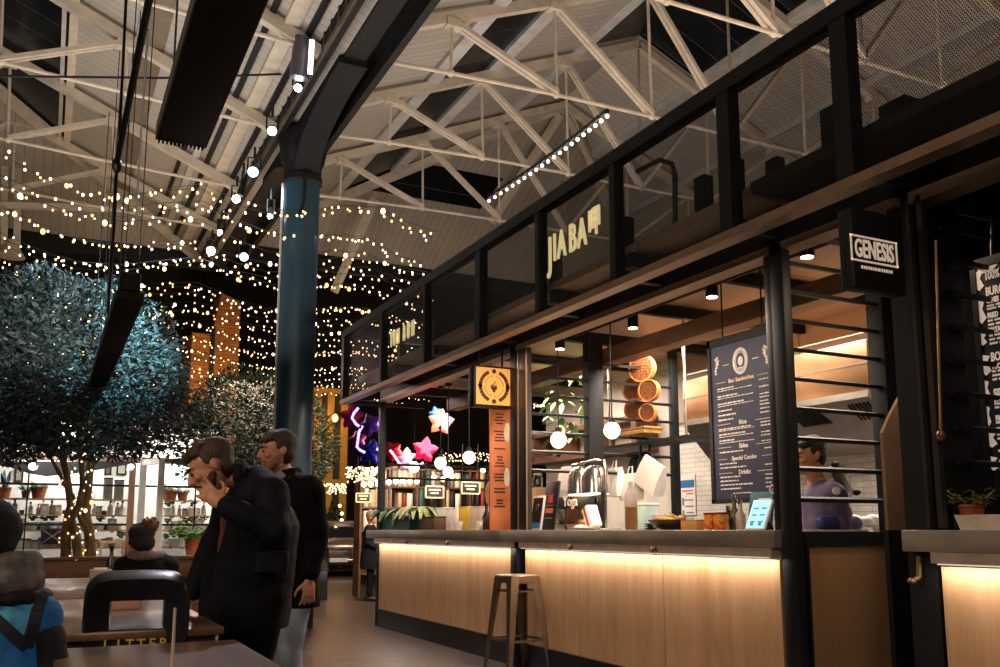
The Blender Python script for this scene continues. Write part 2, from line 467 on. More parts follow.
# the valley gutter: a riveted iron trough over the columns
bm = NB()
box(bm, 2.3, 3.02, YN, 17.4, 6.3, 6.36); box(bm, 2.3, 2.38, YN, 17.4, 6.1, 6.55); box(bm, 2.94, 3.02, YN, 17.4, 6.1, 6.75)
box(bm, 2.55, 2.78, YN, 17.4, 6.18, 6.3)
struct('trim_gutter', bm, M_DARKIRON)
bm = NB()
for k in range(58):
    y = 2.0 + k * .27
    box(bm, 2.285, 2.3, y, y + .03, 6.16, 6.5)
box(bm, 2.27, 2.3, YN, 17.4, 6.07, 6.13); box(bm, 2.27, 2.3, YN, 17.4, 6.5, 6.56)
struct('trim_gutter_plate', bm, M_RUST)

# ------------------------------------------------------------------ roof trusses, one thing each
def truss(Y, side, label):
    t = thing('roof_truss', label, 'roof truss', ((3.2, Y, 6.3) if side > 0 else (2.2, Y, 6.2)), 'cream roof trusses')
    def P(x, z): return V((x, Y, z))
    if side > 0:
        top = [(3.84, zr(3.84)), (5.2, zr(5.2)), (6.61, zr(6.61)), (7.95, zr(7.95))]
        bot = [(3.82, 6.33), (5.22, 6.38), (6.63, 6.4), (7.95, 6.4)]
        ends = (3.0, zr(3.0)); tie0 = (3.0, 6.28)
        chains = [(top, bot, ends, tie0)]
        mir = lambda q: (2 * RIDGE - q[0], q[1])
        chains.append(([mir(q) for q in top], [mir(q) for q in bot], mir(ends), mir(tie0)))
    else:
        top = [(.48, zl(.48)), (-.85, zl(-.85)), (-2.2, zl(-2.2)), (-2.65, zl(-2.65))]
        bot = [(.53, 6.3), (-.8, 6.37), (-2.15, 6.4), (-2.65, 6.4)]
        chains = [(top, bot, (2.3, zl(2.3)), (2.25, 6.22))]
    for tp, bt, en, t0 in chains:
        bm = NB(); bar(bm, P(*en), P(*tp[-1]), .1, .13)
        for q in tp[:-1]: box(bm, q[0] - .09, q[0] + .09, Y - .065, Y + .065, q[1] - .13, q[1] - .03)
        obj('rafter', bm, M_CREAM, t)
        bm = NB(); tube(bm, [P(*t0)] + [P(*q) for q in bt], .024, 8)
        for q in bt: ell(bm, P(*q), .05, .05, .045, seg=8, rg=6)
        obj('tie_rod', bm, M_CREAM, t)
        for a, b in zip(tp, bt):
            bm = NB(); rod(bm, P(a[0], a[1]), P(*b), .02); obj('hanger', bm, M_CREAM, t)
        for a, b in zip(tp[:-1], bt[1:]):
            bm = NB()
            p0, p1 = P(a[0] + .04 * side, a[1] - .07), P(b[0], b[1] + .02)
            off = V((0, .035, 0))
            bar(bm, p0 + off, p1 + off, .05, .05); bar(bm, p0 - off, p1 - off, .05, .05); bar(bm, p0, p1, .06, .02)
            obj('strut', bm, M_CREAM, t)
    return t
truss(6.75, 1, 'cream roof truss of the right bay, nearest the viewer, mostly above the frame')
truss(8.95, 1, 'cream roof truss of the right bay crossing the top of the picture')
truss(11.05, 1, 'cream roof truss of the right bay meeting the gutter over the blue column')
truss(13.35, 1, 'farthest full cream roof truss of the right bay, at the start of the hipped end')
truss(8.95, -1, 'nearest cream roof truss of the left bay, above the near heater')
truss(11.05, -1, 'second cream roof truss of the left bay, crossing the top left corner')
truss(13.35, -1, 'third cream roof truss of the left bay, ending right below the near heater')
truss(15.4, -1, 'farthest cream roof truss of the left bay, above the fairy lights')
def hip_rafter(a, b, label):
    bm = NB(); bar(bm, a, b, .12, .14); return tag(rebase(obj('hip_rafter', bm, M_CREAM)), label, 'rafter', 'hip rafters')
hip_rafter(AP - ZV * .14, CL - ZV * .1, 'cream hip rafter running down from the right apex to the gutter')
hip_rafter(AP - ZV * .14, CR - ZV * .1, 'cream hip rafter right of the apex, behind the mesh fascia')
hip_rafter(LA - ZV * .14, LC - ZV * .1, 'cream hip rafter across the boarded left end of the roof')
for a, b, l in (((561, 114, 13.5), (492, 222, 15.2), 'cream raking strut left of the roof apex'), ((572, 114, 13.5), (606, 205, 15.2), 'cream raking strut right of the roof apex'), ((375, 199, 15.6), (334, 292, 16.4), 'cream raking strut standing among the fairy lights right of the column')):
    bm = NB(); p0 = at_y(*a); p1 = at_y(*b); bar(bm, p0, p1, .11, .12)
    tag(rebase(obj('raking_strut', bm, M_CREAM)), l, 'strut', 'raking struts')
# pair of posts under the left hip
t = thing('king_post', 'cream double post with a flared foot hanging at the left edge', 'post', at_y(12, 255, 16.2))
for px in (4, 17):
    bm = NB(); a = at_y(px + 1, 140, 16.2); b = at_y(px, 252, 16.2); bar(bm, a, b, .1, .08); obj('post', bm, M_CREAM, t)
bm = NB(); lathe(bm, [(.22, at_y(12, 257, 16.2).z), (.2, at_y(12, 255, 16.2).z), (.12, at_y(12, 247, 16.2).z), (.08, at_y(12, 240, 16.2).z)], (at_y(11, 250, 16.2).x, 16.2, 0), 16); obj('foot', bm, M_CREAM, t)
bm = NB(); bar(bm, at_y(-40, 204, 16), at_y(125, 209, 16), .1, .09); tag(rebase(obj('tie_beam', bm, M_CREAM)), 'cream horizontal tie beam behind the topmost fairy lights at left', 'beam')

# ------------------------------------------------------------------ floor
M_FLOOR = brick_mat('paving', '#54433e', '#3a2e2b', '#1f1917', .3, .15, .012, .34, 'XY', .7)
bm = NB(); box(bm, -14, 22, -4, 36, -.1, 0); struct('floor', bm, M_FLOOR)

# ------------------------------------------------------------------ iron column
M_COL = mat('blue_column_paint', '#24404f', .38, .1, .12, 3)
cx_, cy_ = 2.655, 11.02
t = thing('iron_column', 'tall dark blue cast iron column standing between the trees and the kiosks', 'column', (cx_, cy_, 0), kind=None) if False else thing('iron_column', 'tall dark blue cast iron column standing between the trees and the kiosks', 'column', (cx_, cy_, 0))
t['kind'] = 'thing'
bm = NB(); lathe(bm, [(.225, .6), (.225, 2.9), (.222, 5.55)], (cx_, cy_, 0), 32); obj('shaft', bm, M_COL, t)
bm = NB(); lathe(bm, [(.3, 0), (.3, .45), (.285, .48), (.285, .56), (.26, .6), (.24, .66), (.225, .68)], (cx_, cy_, 0), 32); obj('base', bm, M_DARKIRON, t)
bm = NB(); lathe(bm, [(.226, 5.5), (.25, 5.52), (.25, 5.6), (.235, 5.62), (.24, 5.75), (.27, 5.8), (.3, 6.0), (.33, 6.1), (.33, 6.18)], (cx_, cy_, 0), 32); obj('capital', bm, M_DARKIRON, t)
for s, ln in ((-1, 1.9), (1, 1.5)):
    bm = NB(); prof = [V((cx_ - .16, cy_ + s * .2, 5.62))]
    for k in range(9):
        a = k / 8 * PI / 2
        prof.append(V((cx_ - .16, cy_ + s * (.22 + ln * (1 - math.cos(a))), 5.62 + .5 * math.sin(a))))
    prof += [V((cx_ - .16, cy_ + s * (.22 + ln), 6.2)), V((cx_ - .16, cy_ + s * .2, 6.2))]
    prism(bm, prof, (.32, 0, 0)); obj('bracket', bm, M_DARKIRON, t)
bm = NB(); tube(bm, [(cx_ - .03, cy_ - .25, 5.55), (cx_ - .04, cy_ - .24, 5.2), (cx_ - .08, cy_ - .235, 5.05)], .02, 6); obj('cable', bm, M_BLACK, t)
bm = NB(); tube(bm, [(cx_ - .235, cy_ + .02, .6), (cx_ - .24, cy_ + .02, 5.5)], .017, 6); obj('conduit', bm, M_PURLIN, t)

# downpipe beyond the column, tilted lattice girder etc. are part of the gutter
# ------------------------------------------------------------------ hanging heaters
M_HEAT = mat('heater_black', '#171816', .75, 0, .2, 8, spec=.2)
def heater(x0, x1, y0, y1, z, label, cap=False):
    c = ((x0 + x1) / 2, (y0 + y1) / 2, z)
    h = thing('hanging_heater', label, 'heater', c, 'hanging infrared heaters')
    bm = NB(); box(bm, x0, x1, y0, y1, z, z + .07, .006); obj('panel', bm, M_HEAT, h)
    bm = NB()
    for k in range(12):
        xx = x0 + (x1 - x0) * (k + .5) / 12
        box(bm, xx - .004, xx + .004, y1 - .02, y1 + .012, z - .01, z + .05)
    obj('end_grille', bm, M_HEAT, h)
    bm = NB(); box(bm, x0 - .008, x0, y0, y1, z, z + .08); box(bm, x1, x1 + .008, y0, y1, z, z + .08); obj('side_rail', bm, mat('heater_edge', '#3f3b30', .4, .6), h)
    bm = NB(); box(bm, x0 + .03, x1 - .03, y0 - .04, y0 + .2, z + .07, z + .22, .01); obj('junction_box', bm, M_HEAT, h)
    for yy in (y0 + .3, y1 - .3):
        for xx in (x0 + .03, x1 - .03):
            bm = NB(); rod(bm, (xx, yy, z + .07), (xx, yy, zl(xx)), .005, n=6); obj('hanging_wire', bm, M_BLACK, h)
    return h
q = 3.05
a0 = at_z(157, 140, q); a1 = at_z(205, 147, q)
heater(a0.x, a1.x, 1.9, a0.y, q, 'long black heater panel hanging near the top of the picture')
b0 = at_z(115.6, 298, q); b1 = at_z(102, 353, q); b2 = at_z(101, 357, q); b3 = at_z(92, 391, q)
w_ = .215
heater(b0.x, b0.x + w_, b0.y, b1.y, q, 'black heater panel hanging in front of the big lit tree, upper of the two')
heater(b0.x, b0.x + w_, b2.y, b3.y, q, 'black heater panel hanging below the other in front of the big lit tree')
bm = NB(); p = [at_w(152, -30, 4.4), at_w(149, 0, 4.6), at_w(117, 163, 6.0)]; tube(bm, p, .02, 8); p2 = [at_w(117, 163, 6.0), at_w(114, 227, 6.6), at_w(108, 312, 7.1)]
c = tag(rebase(obj('suspension_cable', bm, M_BLACK)), 'thick black suspension cable dropping to the heaters at upper left', 'cable')
bm = NB(); tube(bm, p2, .011, 8); ell(bm, at_w(117, 165, 6.0), .03, .03, .06, seg=8, rg=6); obj('cable_clamp', bm, M_BLACK, c)
bm = NB(); tube(bm, [at_w(127, -20, 4.8), at_w(118, 168, 6.0)], .008, 6); tag(rebase(obj('thin_cable', bm, M_BLACK)), 'thin black cable just left of the thick suspension cable', 'cable')
bm = NB(); tube(bm, [at_w(148, 30, 7), at_w(140, 150, 8.3), at_w(135, 235, 9.2)], .008, 6); tag(rebase(obj('thin_cable', bm, M_BLACK)), 'thin black cable right of the thick suspension cable', 'cable')
bm = NB(); tube(bm, [at_w(-10, 76, 9), at_w(160, 78, 9.6), at_w(285, 74, 10.6)], .012, 6); tag(rebase(obj('thin_cable', bm, M_DARKIRON)), 'dark horizontal rod crossing behind the near heater', 'cable')

# ------------------------------------------------------------------ spotlights on the gutter
M_LAMPW = emat('lamp_white', '#f2f6ff', 30); M_LAMPB = emat('lamp_blue', '#7fd0ff', 22); M_LAMPD = mat('lamp_dim', '#9a9a96', .4)
def spotlight(px, py, w, to, m, label, r=.075):
    r *= .72
    p = at_w(px, py, w); d = (V(to) - p).normalized(); s, u = frame_of(d)
    t = thing('spotlight', label, 'spotlight', p - d * .12, 'spotlights on the gutter')
    bm = NB(); tube(bm, [p - d * .24, p - d * .2, p - d * .06, p], [r * .55, r * .8, r, r * 1.1], 14); obj('housing', bm, M_BLACK, t)
    bm = NB(); tube(bm, [p + d * .002, p + d * .012], [r * .95, r * .9], 14); obj('lens', bm, m, t)
    bm = NB(); tube(bm, [p - d * .12 + s * r * 1.2, p - d * .14 + s * r * 1.2 + ZV * .16, p - d * .14 - s * r * 1.2 + ZV * .16, p - d * .12 - s * r * 1.2], .012, 6); rod(bm, p - d * .14 + ZV * .16, p - d * .14 + ZV * .3, .015); obj('yoke', bm, M_BLACK, t)
    return p, d
toC = CAM + V((0, 2, 0))
S1 = spotlight(298, 88, 9.8, (1, 3, 1), M_LAMPW, 'spotlight high on the column bracket, topmost of the cluster', .06)
S2 = spotlight(272, 131, 10.6, (.6, 3, 1.2), M_LAMPW, 'bright white spotlight left of the column capital', .075)
S3 = spotlight(253, 172, 11.2, (0, 4, 1.0), M_LAMPB, 'blue white spotlight below the gutter, left of the column', .09)
S4 = spotlight(236, 199, 12.0, (.2, 4, 1), M_LAMPW, 'white spotlight below the blue one in the gutter cluster', .075)
S5 = spotlight(270, 216, 11.5, (1, 6, 0), M_LAMPW, 'narrow white spotlight close to the left side of the column', .05)
S6 = spotlight(211, 251, 13.2, (0, 5, 1), M_LAMPW, 'white spotlight among the fairy lights, left of the column', .09)
S7 = spotlight(244, 257, 13.0, (.6, 5, 1), M_LAMPB, 'pale blue spotlight among the fairy lights, nearest the column', .085)
S8 = spotlight(220, 232, 12.6, (0, 5, 1), M_LAMPW, 'small white spotlight on a bracket above the fairy lights', .05)
spotlight(240, 195, 11.8, (1.2, 12, 2), M_LAMPD, 'unlit black spotlight beside the blue one on the gutter', .06)
t = thing('floodlight', 'grey can floodlight with a white side hanging from the gutter above the cluster', 'floodlight', at_w(301, 60, 9.6))
bm = NB(); tube(bm, [at_w(303, 38, 9.6), at_w(299, 78, 9.6)], .1, 14); obj('can', bm, mat('lamp_grey', '#565158', .4, .4), t)
bm = NB(); bar(bm, at_w(312, 40, 9.4), at_w(310, 74, 9.4), .05, .02); obj('reflector', bm, emat('reflector_white', '#f0f0f0', 3), t)
p = at_w(303, 38, 9.6); bm = NB(); rod(bm, p, V((2.3, p.y, 6.3)), .02); obj('bracket', bm, M_BLACK, t)
# curved bulb festoon over the kiosks
t = thing('bulb_festoon', 'black festoon cable of small white bulbs above the left end of the mesh fascia', 'string light', at_w(491, 196, 12))
pts = [at_w(489 + (607 - 489) * k / 20, 197 + (111 - 197) * k / 20 + 3 * math.sin(PI * k / 20), 13.5 - 3.5 * k / 20) for k in range(21)]
bm = NB(); tube(bm, pts, .03, 8); obj('cable', bm, M_BLACK, t)
bm = NB(); ell(bm, (0, 0, 0), .024, .024, .024, seg=8, rg=6); M_FEST = emat('festoon_white', '#fff4e2', 3.5)
b0_ = obj('bulb', bm, M_FEST, None); b0_.parent = t; b0_.location = pts[0] - ZV * .06 - wl(t)
for k in range(1, 21):
    c = b0_.copy(); COL.objects.link(c); c.location = pts[k] - ZV * .06 - wl(t)
# ------------------------------------------------------------------ kiosk row
XF, XC = 3.675, 3.3
YA, YB, YN_, YG = 10.75, 7.0, 3.8, 2.97        # far end, divider, near end of the main kiosk, start of the next kiosk
M_POST = mat('kiosk_black', '#171919', .55, .05, .15, 5, spec=.35)
M_EDGE = mat('kiosk_edge_brown', '#94795f', .4, .3, .12, 5)
M_PERF = perf_mat('perforated_black', '#1a1714', .013, .445)
M_OAK = wood_mat('oak_ply_panel', '#c49669', '#d8ad82', .38, 'Z', 2.2, .03)
M_STEEL = mat('worn_steel_top', '#a39689', .38, .35, .25, 5, .1, (1, .4, 1))
M_PLY = plank_mat('ply_ceiling', '#b09a82', '#7c6852', 1.2, 'Y', .5, .012, .15)
M_PLINTH = mat('plinth_black', '#161817', .45, .2, .2, 5)
M_BRASS = mat('dull_brass', '#8f7350', .4, .7)
M_LED = emat('led_warm', '#ffeedd', .6)
M_TILE = brick_mat('white_tile', '#f2ece2', '#ece5d9', '#c2b8a9', .15, .05, .003, .25, 'YZ', .3, .6)
M_COPPER = mat('copper_hood', '#b08560', .32, .75, .15, 4, .03)
M_SS = mat('stainless', '#b9b3a8', .28, .9, .1, 6)

# canopy: a boxed fascia of perforated sheet between black posts
t = thing('canopy_fascia', 'long black perforated metal fascia over the kiosk counters', 'canopy', (XC, 6.5, 2.74))
t['kind'] = 'thing'
PY = [11.11, 9.62, 8.3, 7.03, 5.94, 4.89, 3.76, 2.92, 1.9]
Y_END = 1.2
for i, y in enumerate(PY):
    w_ = .1 if i in (0, 3, 6, 7) else .06
    bm = NB(); box(bm, XC - .03, XC + .05, y - w_ / 2, y + w_ / 2, 2.76, 3.66); obj('post', bm, M_POST, t)
bm = NB(); box(bm, XC - .035, XC + .06, Y_END, 11.16, 3.6, 3.69); obj('top_rail', bm, M_POST, t)
bm = NB(); box(bm, XC - .04, XC + .06, Y_END, 11.16, 2.735, 2.785); obj('bottom_rail', bm, M_EDGE, t)
for a, b in zip(PY, PY[1:] + [Y_END]):
    bm = NB(); box(bm, XC + .008, XC + .012, b + .03, a - .03, 2.79, 3.6); obj('mesh_panel', bm, M_PERF, t)
for y in PY:
    bm = NB(); box(bm, XC + .05, XF + .02, y - .03, y + .03, 2.8, 2.86); obj('outrigger', bm, M_POST, t)
# short stub posts carrying the fascia off the kiosk roof
for y in (10.2, 9.1, 6.45, 5.4, 4.5, 4.2, 3.4):
    bm = NB(); box(bm, XF + .02, XF + .1, y - .05, y + .05, 2.9, 3.45); obj('stub_post', bm, M_POST, t)
# end return of the fascia
bm = NB(); box(bm, XC, 4.4, 11.1, 11.14, 3.6, 3.69); obj('return_rail', bm, M_POST, t)
bm = NB(); box(bm, XC, 4.4, 11.1, 11.14, 2.74, 2.79); obj('return_rail', bm, M_POST, t)
# conduit with bent end on the roof
bm = NB(); tube(bm, [at_w(636, 172, 6.5), at_w(660, 160, 6.5), at_w(672, 164, 6.5), at_w(675, 175, 6.5), at_w(675, 225, 6.5)], .02, 6); tag(rebase(obj('conduit', bm, M_BLACK)), 'bent black conduit standing behind the mesh fascia', 'pipe')

# main frame
t = thing('kiosk_frame', 'black steel post and beam frame of the kiosks behind the counters', 'frame', (XF, 6.5, 0)); t['kind'] = 'thing'
def post(name, x0, x1, y0, y1, z0, z1, m=M_POST, par=None):
    bm = NB(); box(bm, x0, x1, y0, y1, z0, z1, .006); return obj(name, bm, m, par or t)
post('post', XF - .02, XF + .035, YB + .03, YB + .15, 0, 3.1)
post('jamb', XF - .015, XF + .04, YB - .15, YB + .03, 1.15, 2.735, mat('jamb_brown', '#3a302b', .45, .2))
post('post', XF - .01, XF + .06, YA - .05, YA + .05, 0, 2.75)
post('post', XF - .02, XF + .045, YN_ - .05, YN_ + .05, 0, 3.3)
post('jamb', XF, XF + .05, YN_ + .05, YN_ + .12, 1.15, 2.735, mat('jamb_dark', '#26221f', .45, .2))
post('post', 4.36, 4.52, YB - .05, YB + .05, 1.1, 2.95)
post('post', 5.31, 5.39, YB - .03, YB + .03, 1.1, 2.95)
post('post', 4.43, 4.56, YN_ - .06, YN_ + .06, 0, 3.0)
bm = NB(); box(bm, XF - .01, XF + .12, YG, YA, 2.78, 2.98); obj('beam', bm, M_POST, t)
bm = NB(); box(bm, XF - .02, XF + .11, YG, YA, 2.735, 2.78); obj('beam_trim', bm, M_EDGE, t)
bm = NB(); box(bm, XF - .012, XF, YN_ + .08, YB - .07, 1.16, 2.735); bm.free()
for y in (YB, YN_, YA):
    bm = NB(); box(bm, XF, 6.2, y - .04, y + .04, 2.86, 2.96); obj('cross_beam', bm, M_POST, t)
for y in (9.5, 8.3, 5.95, 4.9):
    bm = NB(); box(bm, XC + .1, 6.2, y - .03, y + .03, 2.9, 2.99); obj('joist', bm, M_POST, t)
# shutter guide rails beside the middle post
for yy in (YB - .155, YB - .0):
    bm = NB(); box(bm, XF - .022, XF - .012, yy - .006, yy + .006, 1.15, 2.74); obj('guide_rail', bm, M_EDGE, t)
# louvre rails on the divider and the near side
def louvres(Y, x0, x1, z0, label, n=9, dz=.172, grp='louvre screens'):
    s = thing('louvre_screen', label, 'screen', ((x0 + x1) / 2, Y, z0), grp)
    for k in range(1, n + 1):
        z = z0 + dz * k
        if z > 2.84: break
        bm = NB(); obox(bm, ((x0 + x1) / 2, Y, z), (1, 0, 0), (0, 1, .25), (0, -.25, 1), (x1 - x0) / 2, .028, .011); obj('rail', bm, M_POST, s)
    return s
louvres(YB, XF + .09, 4.36, 1.5, 'black louvre rails between the middle post and the shelf post', 7, .168)
louvres(YB, 4.52, 5.35, 1.5, 'black louvre rails around the woven steamer baskets', 7, .168)
s = louvres(YN_, XF + .046, 4.43, 1.15, 'black louvre rails at the near end of the main kiosk, the cook behind them', 10, .17)
louvres(YA, XF + .1, 5.4, 1.62, 'black louvre rails at the far end of the kiosks', 2, .17)

# kiosk ceiling, back wall
bm = NB(); box(bm, XC + .12, 6.25, 3.72, 10.9, 3.0, 3.06); struct('ceiling_kiosk', bm, M_PLY)
bm = NB(); box(bm, XC + .12, 6.25, 1.0, 3.72, 3.02, 3.08); struct('ceiling_kiosk', bm, mat('dark_ceiling', '#2b2622', .6))
XW = 6.05
bm = NB(); box(bm, XW, XW + .1, YN_, 7.9, 0, 3.0); struct('wall_kiosk_back', bm, M_TILE)
bm = NB(); box(bm, XW - .03, XW, 3.85, 7.9, 2.28, 3.0); struct('trim_ply_band', bm, M_PLY)
bm = NB(); box(bm, 4.2, 6.15, 3.4, 3.45, 0, 3.0); struct('wall_dark_partition', bm, mat('dark_wall', '#181a1a', .7))
# ceiling beam of brown timber
bm = NB(); box(bm, 4.55, 4.72, 3.9, 10.7, 2.68, 2.82); tag(rebase(obj('ceiling_beam', bm, wood_mat('brown_beam', '#5a3c2a', '#86634a', .5, 'Y', 3))), 'long brown timber beam under the kiosk ceiling', 'beam')
# pipe run
bm = NB(); rod(bm, (4.2, 3.9, 2.9), (4.2, 6.9, 2.9), .016); rod(bm, (4.05, 3.9, 2.93), (4.05, 6.9, 2.93), .012); tag(rebase(obj('conduit', bm, M_BLACK)), 'pair of thin black conduits along the kiosk ceiling', 'pipe')

# extract hood along the back wall
hx0, hx1 = 5.2, XW
hy0, hy1 = at_x(866, 340, hx0).y, at_x(683, 400, hx0).y
hz1 = at_x(860, 340, hx0).z; hz0 = at_x(860, 391, hx0).z
t = thing('extractor_hood', 'copper clad extractor hood along the white tiled back wall', 'hood', (5.6, (hy0 + hy1) / 2, hz0 - .35))
bm = NB(); box(bm, hx0, hx1, hy0, hy1, hz0, hz1, .008); obj('copper_cladding', bm, M_COPPER, t)
for z in (hz0 + .2, hz0 + .42):
    bm = NB(); box(bm, hx0 - .004, hx0, hy0, hy1, z - .004, z + .004); obj('seam', bm, M_BROWN, t)
bm = NB(); box(bm, hx0 - .01, hx0 + .02, hy0, hy1, hz0 - .05, hz0); prism(bm, [(hx0, hy0, hz0 - .05), (hx0 + .1, hy0, hz0 - .05), (hx1 - .05, hy0, hz0 - .34), (hx1 - .1, hy0, hz0 - .38), (hx0 + .28, hy0, hz0 - .34)], (0, hy1 - hy0, 0)); obj('steel_canopy', bm, M_SS, t)
bm = NB()
for k in range(9):
    y = at_x(824, 417, hx0 + .08).y + k * .034
    a = V((hx0 + .025, y + .04, hz0 - .075)); b = V((hx0 + .13, y - .03, hz0 - .185)); bar(bm, a, b, .011, .02)
obj('filter_slats', bm, M_BLACK, t)
bm = NB()
for k in range(6):
    y = hy0 + .05 + k * .035
    a = V((hx0 + .03, y, hz0 - .08)); b = V((hx0 + .14, y - .03, hz0 - .19)); bar(bm, a, b, .012, .02)
obj('filter_slats', bm, M_BLACK, t)

# ------------------------------------------------------------------ bar counters
def counter(y0, y1, seams, label, endp=None):
    c = thing('bar_counter', label, 'counter', (XF + .25, (y0 + y1) / 2, 0), 'bar counters')
    bm = NB(); box(bm, XF + .03, XF + .62, y0 + .02, y1 - .02, .0, 1.03); obj('carcass', bm, M_PLINTH, c)
    ys = [y0] + seams + [y1]
    for a, b in zip(ys, ys[1:]):
        bm = NB(); box(bm, XF, XF + .03, a + .004, b - .004, .21, .985); obj('panel', bm, M_OAK, c)
    bm = NB(); box(bm, XF - .01, XF + .04, y0 - .01, y1 + .01, .0, .19); box(bm, XF - .014, XF + .01, y0 - .01, y1 + .01, .19, .208); obj('plinth', bm, M_PLINTH, c)
    bm = NB(); box(bm, XF - .062, XF + .03, y0, y1, 1.0, 1.05); obj('lamp_rail', bm, mat('lamp_rail_steel', '#cdbba8', .4, .3), c)
    for y in [q for q in seams]:
        bm = NB(); tube(bm, [(XF - .066, y - .03, 1.03), (XF - .078, y, 1.015), (XF - .066, y + .03, 1.03)], .017, 8); obj('bag_hook', bm, M_BRASS, c)
    bm = NB(); box(bm, XF - .058, XF - .046, y0 + .03, y1 - .03, .994, .9998); obj('led_strip', bm, M_LED, c)
    return c
def yx(px): return at_x(px, 570, XF).y
counter(YB + .07, YA - .02, [yx(454), yx(413)], 'far pale wood bar counter with a lit front, left of the middle post')
counter(YN_ + .09, YB - .09, [yx(663), yx(579)], 'near pale wood bar counter with a lit front, behind the bar stool')
c = counter(1.2, 2.87, [1.9], 'pale wood bar counter at the right edge, beyond the kiosk passage')
def worktop(y0, y1, label):
    bm = NB(); box(bm, XF - .065, XF + .68, y0, y1, 1.05, 1.15, .006)
    return tag(rebase(obj('worktop', bm, M_STEEL)), label, 'worktop', 'steel worktops')
ys_ = at_x(500, 540, XF - .065).y
worktop(ys_ + .003, at_x(366, 535, XF - .065).y, 'dark steel worktop on the far counter, left of the seam')
worktop(3.86, ys_ - .003, 'dark steel worktop on the near counter, right of the seam')
worktop(1.15, 3.02, 'dark steel worktop at the right edge, with potted plants on it')

# infill panel under the near louvres
t = thing('infill_panel', 'dull bronze metal panel in a black frame below the near louvres', 'panel', (4.09, YN_, 0))
bm = NB(); box(bm, XF + .1, 4.44, YN_ - .02, YN_ + .02, .12, 1.06); obj('sheet', bm, mat('bronze_sheet', '#b08a60', .35, .1, .15, 3, .05, (1, 1, .2)), t)
bm = NB(); box(bm, XF + .08, 4.46, YN_ - .035, YN_ + .035, 1.06, 1.14); box(bm, XF + .08, 4.46, YN_ - .035, YN_ + .035, 0, .12); box(bm, 4.43, 4.46, YN_ - .034, YN_ + .034, .12, 1.06); box(bm, XF + .08, XF + .1, YN_ - .034, YN_ + .034, .12, 1.06); obj('frame', bm, M_POST, t)

# heavy black corner post of the right hand kiosk
t = thing('corner_post', 'heavy black steel corner post beside the bronze panel, with a roller shutter rail', 'post', (3.85, 2.99, 0)); t['kind'] = 'thing'
bm = NB(); box(bm, XF + .02, 4.0, 2.9, 3.06, 0, 3.3); obj('post', bm, M_POST, t)
bm = NB(); box(bm, XF - .01, XF + .02, 2.83, 2.86, 1.16, 2.75); box(bm, XF - .01, XF + .02, 2.9, 2.92, 1.16, 2.75); obj('guide_rail', bm, mat('guide_dark', '#3a332c', .45, .3), t)
bm = NB(); box(bm, XF - .01, XF + .12, 1.1, 2.9, 2.72, 2.78); obj('head_rail', bm, M_EDGE, t)
bm = NB(); rod(bm, at_x(936, 240, XF - .02), at_x(941, 432, XF - .02), .007, n=6); obj('pull_cord', bm, M_BRASS, t)
bm = NB(); lathe(bm, [(.003, .03), (.014, .02), (.02, 0), (.014, -.02), (.003, -.03)], at_x(941, 435, XF - .02), 12); obj('toggle', bm, M_BRASS, t)
t = thing('door_handle', 'brass lever handle on the black post left of the right hand counter', 'handle', at_y(917, 590, 2.98))
p = at_x(919, 556, XF - .01); p2 = at_x(919, 577, XF - .01); p3 = at_x(912, 581, XF - .05)
bm = NB(); tube(bm, [p, p2], .012, 8); obj('plate', bm, M_BRASS, t)
bm = NB(); tube(bm, [p2, p3], .012, 8); ell(bm, p3, .02, .02, .016, seg=10, rg=6); obj('lever', bm, M_BRASS, t)
t = thing('metal_screen', 'warm brown bronze side panel between the near louvres and the heavy corner post', 'panel', (4.08, 3.38, 1.15))
bm = NB(); prism(bm, [(3.94, 3.37, 1.15), (4.2, 3.37, 1.15), (4.2, 3.37, 2.0), (4.0, 3.37, 1.75), (3.94, 3.37, 1.66)], (0, .02, 0)); obj('sheet', bm, mat('bronze_lit', '#a98a70', .35, .2, .15, 3), t)
bm = NB(); box(bm, 3.93, 4.2, 3.365, 3.395, 0, 1.15); obj('lower_sheet', bm, M_POST, t)
# louvres inside the right kiosk
s = thing('louvre_screen', 'dim black louvre rails behind the corner post at the right edge', 'screen', (4.3, 2.86, 1.2), 'louvre screens')
for k in range(9):
    z = 1.3 + .165 * k
    bm = NB(); obox(bm, (4.4, 2.86, z), (1, 0, 0), (0, 1, .25), (0, -.25, 1), .55, .024, .012); obj('rail', bm, M_POST, s)

# ------------------------------------------------------------------ signs
M_CREAMT = mat('sign_cream_letters', '#e8cf9a', .5, emit='#e8cf9a', estr=.35)
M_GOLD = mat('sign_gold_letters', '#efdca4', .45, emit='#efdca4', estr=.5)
NX = V((0, -1, 0))       # reading direction on the fascia
def fsign(s, px0, px1, py, size, label, name='fascia_sign'):
    a = at_x(px0, py, XC - .05); b = at_x(px1, py, XC - .05)
    return a, b
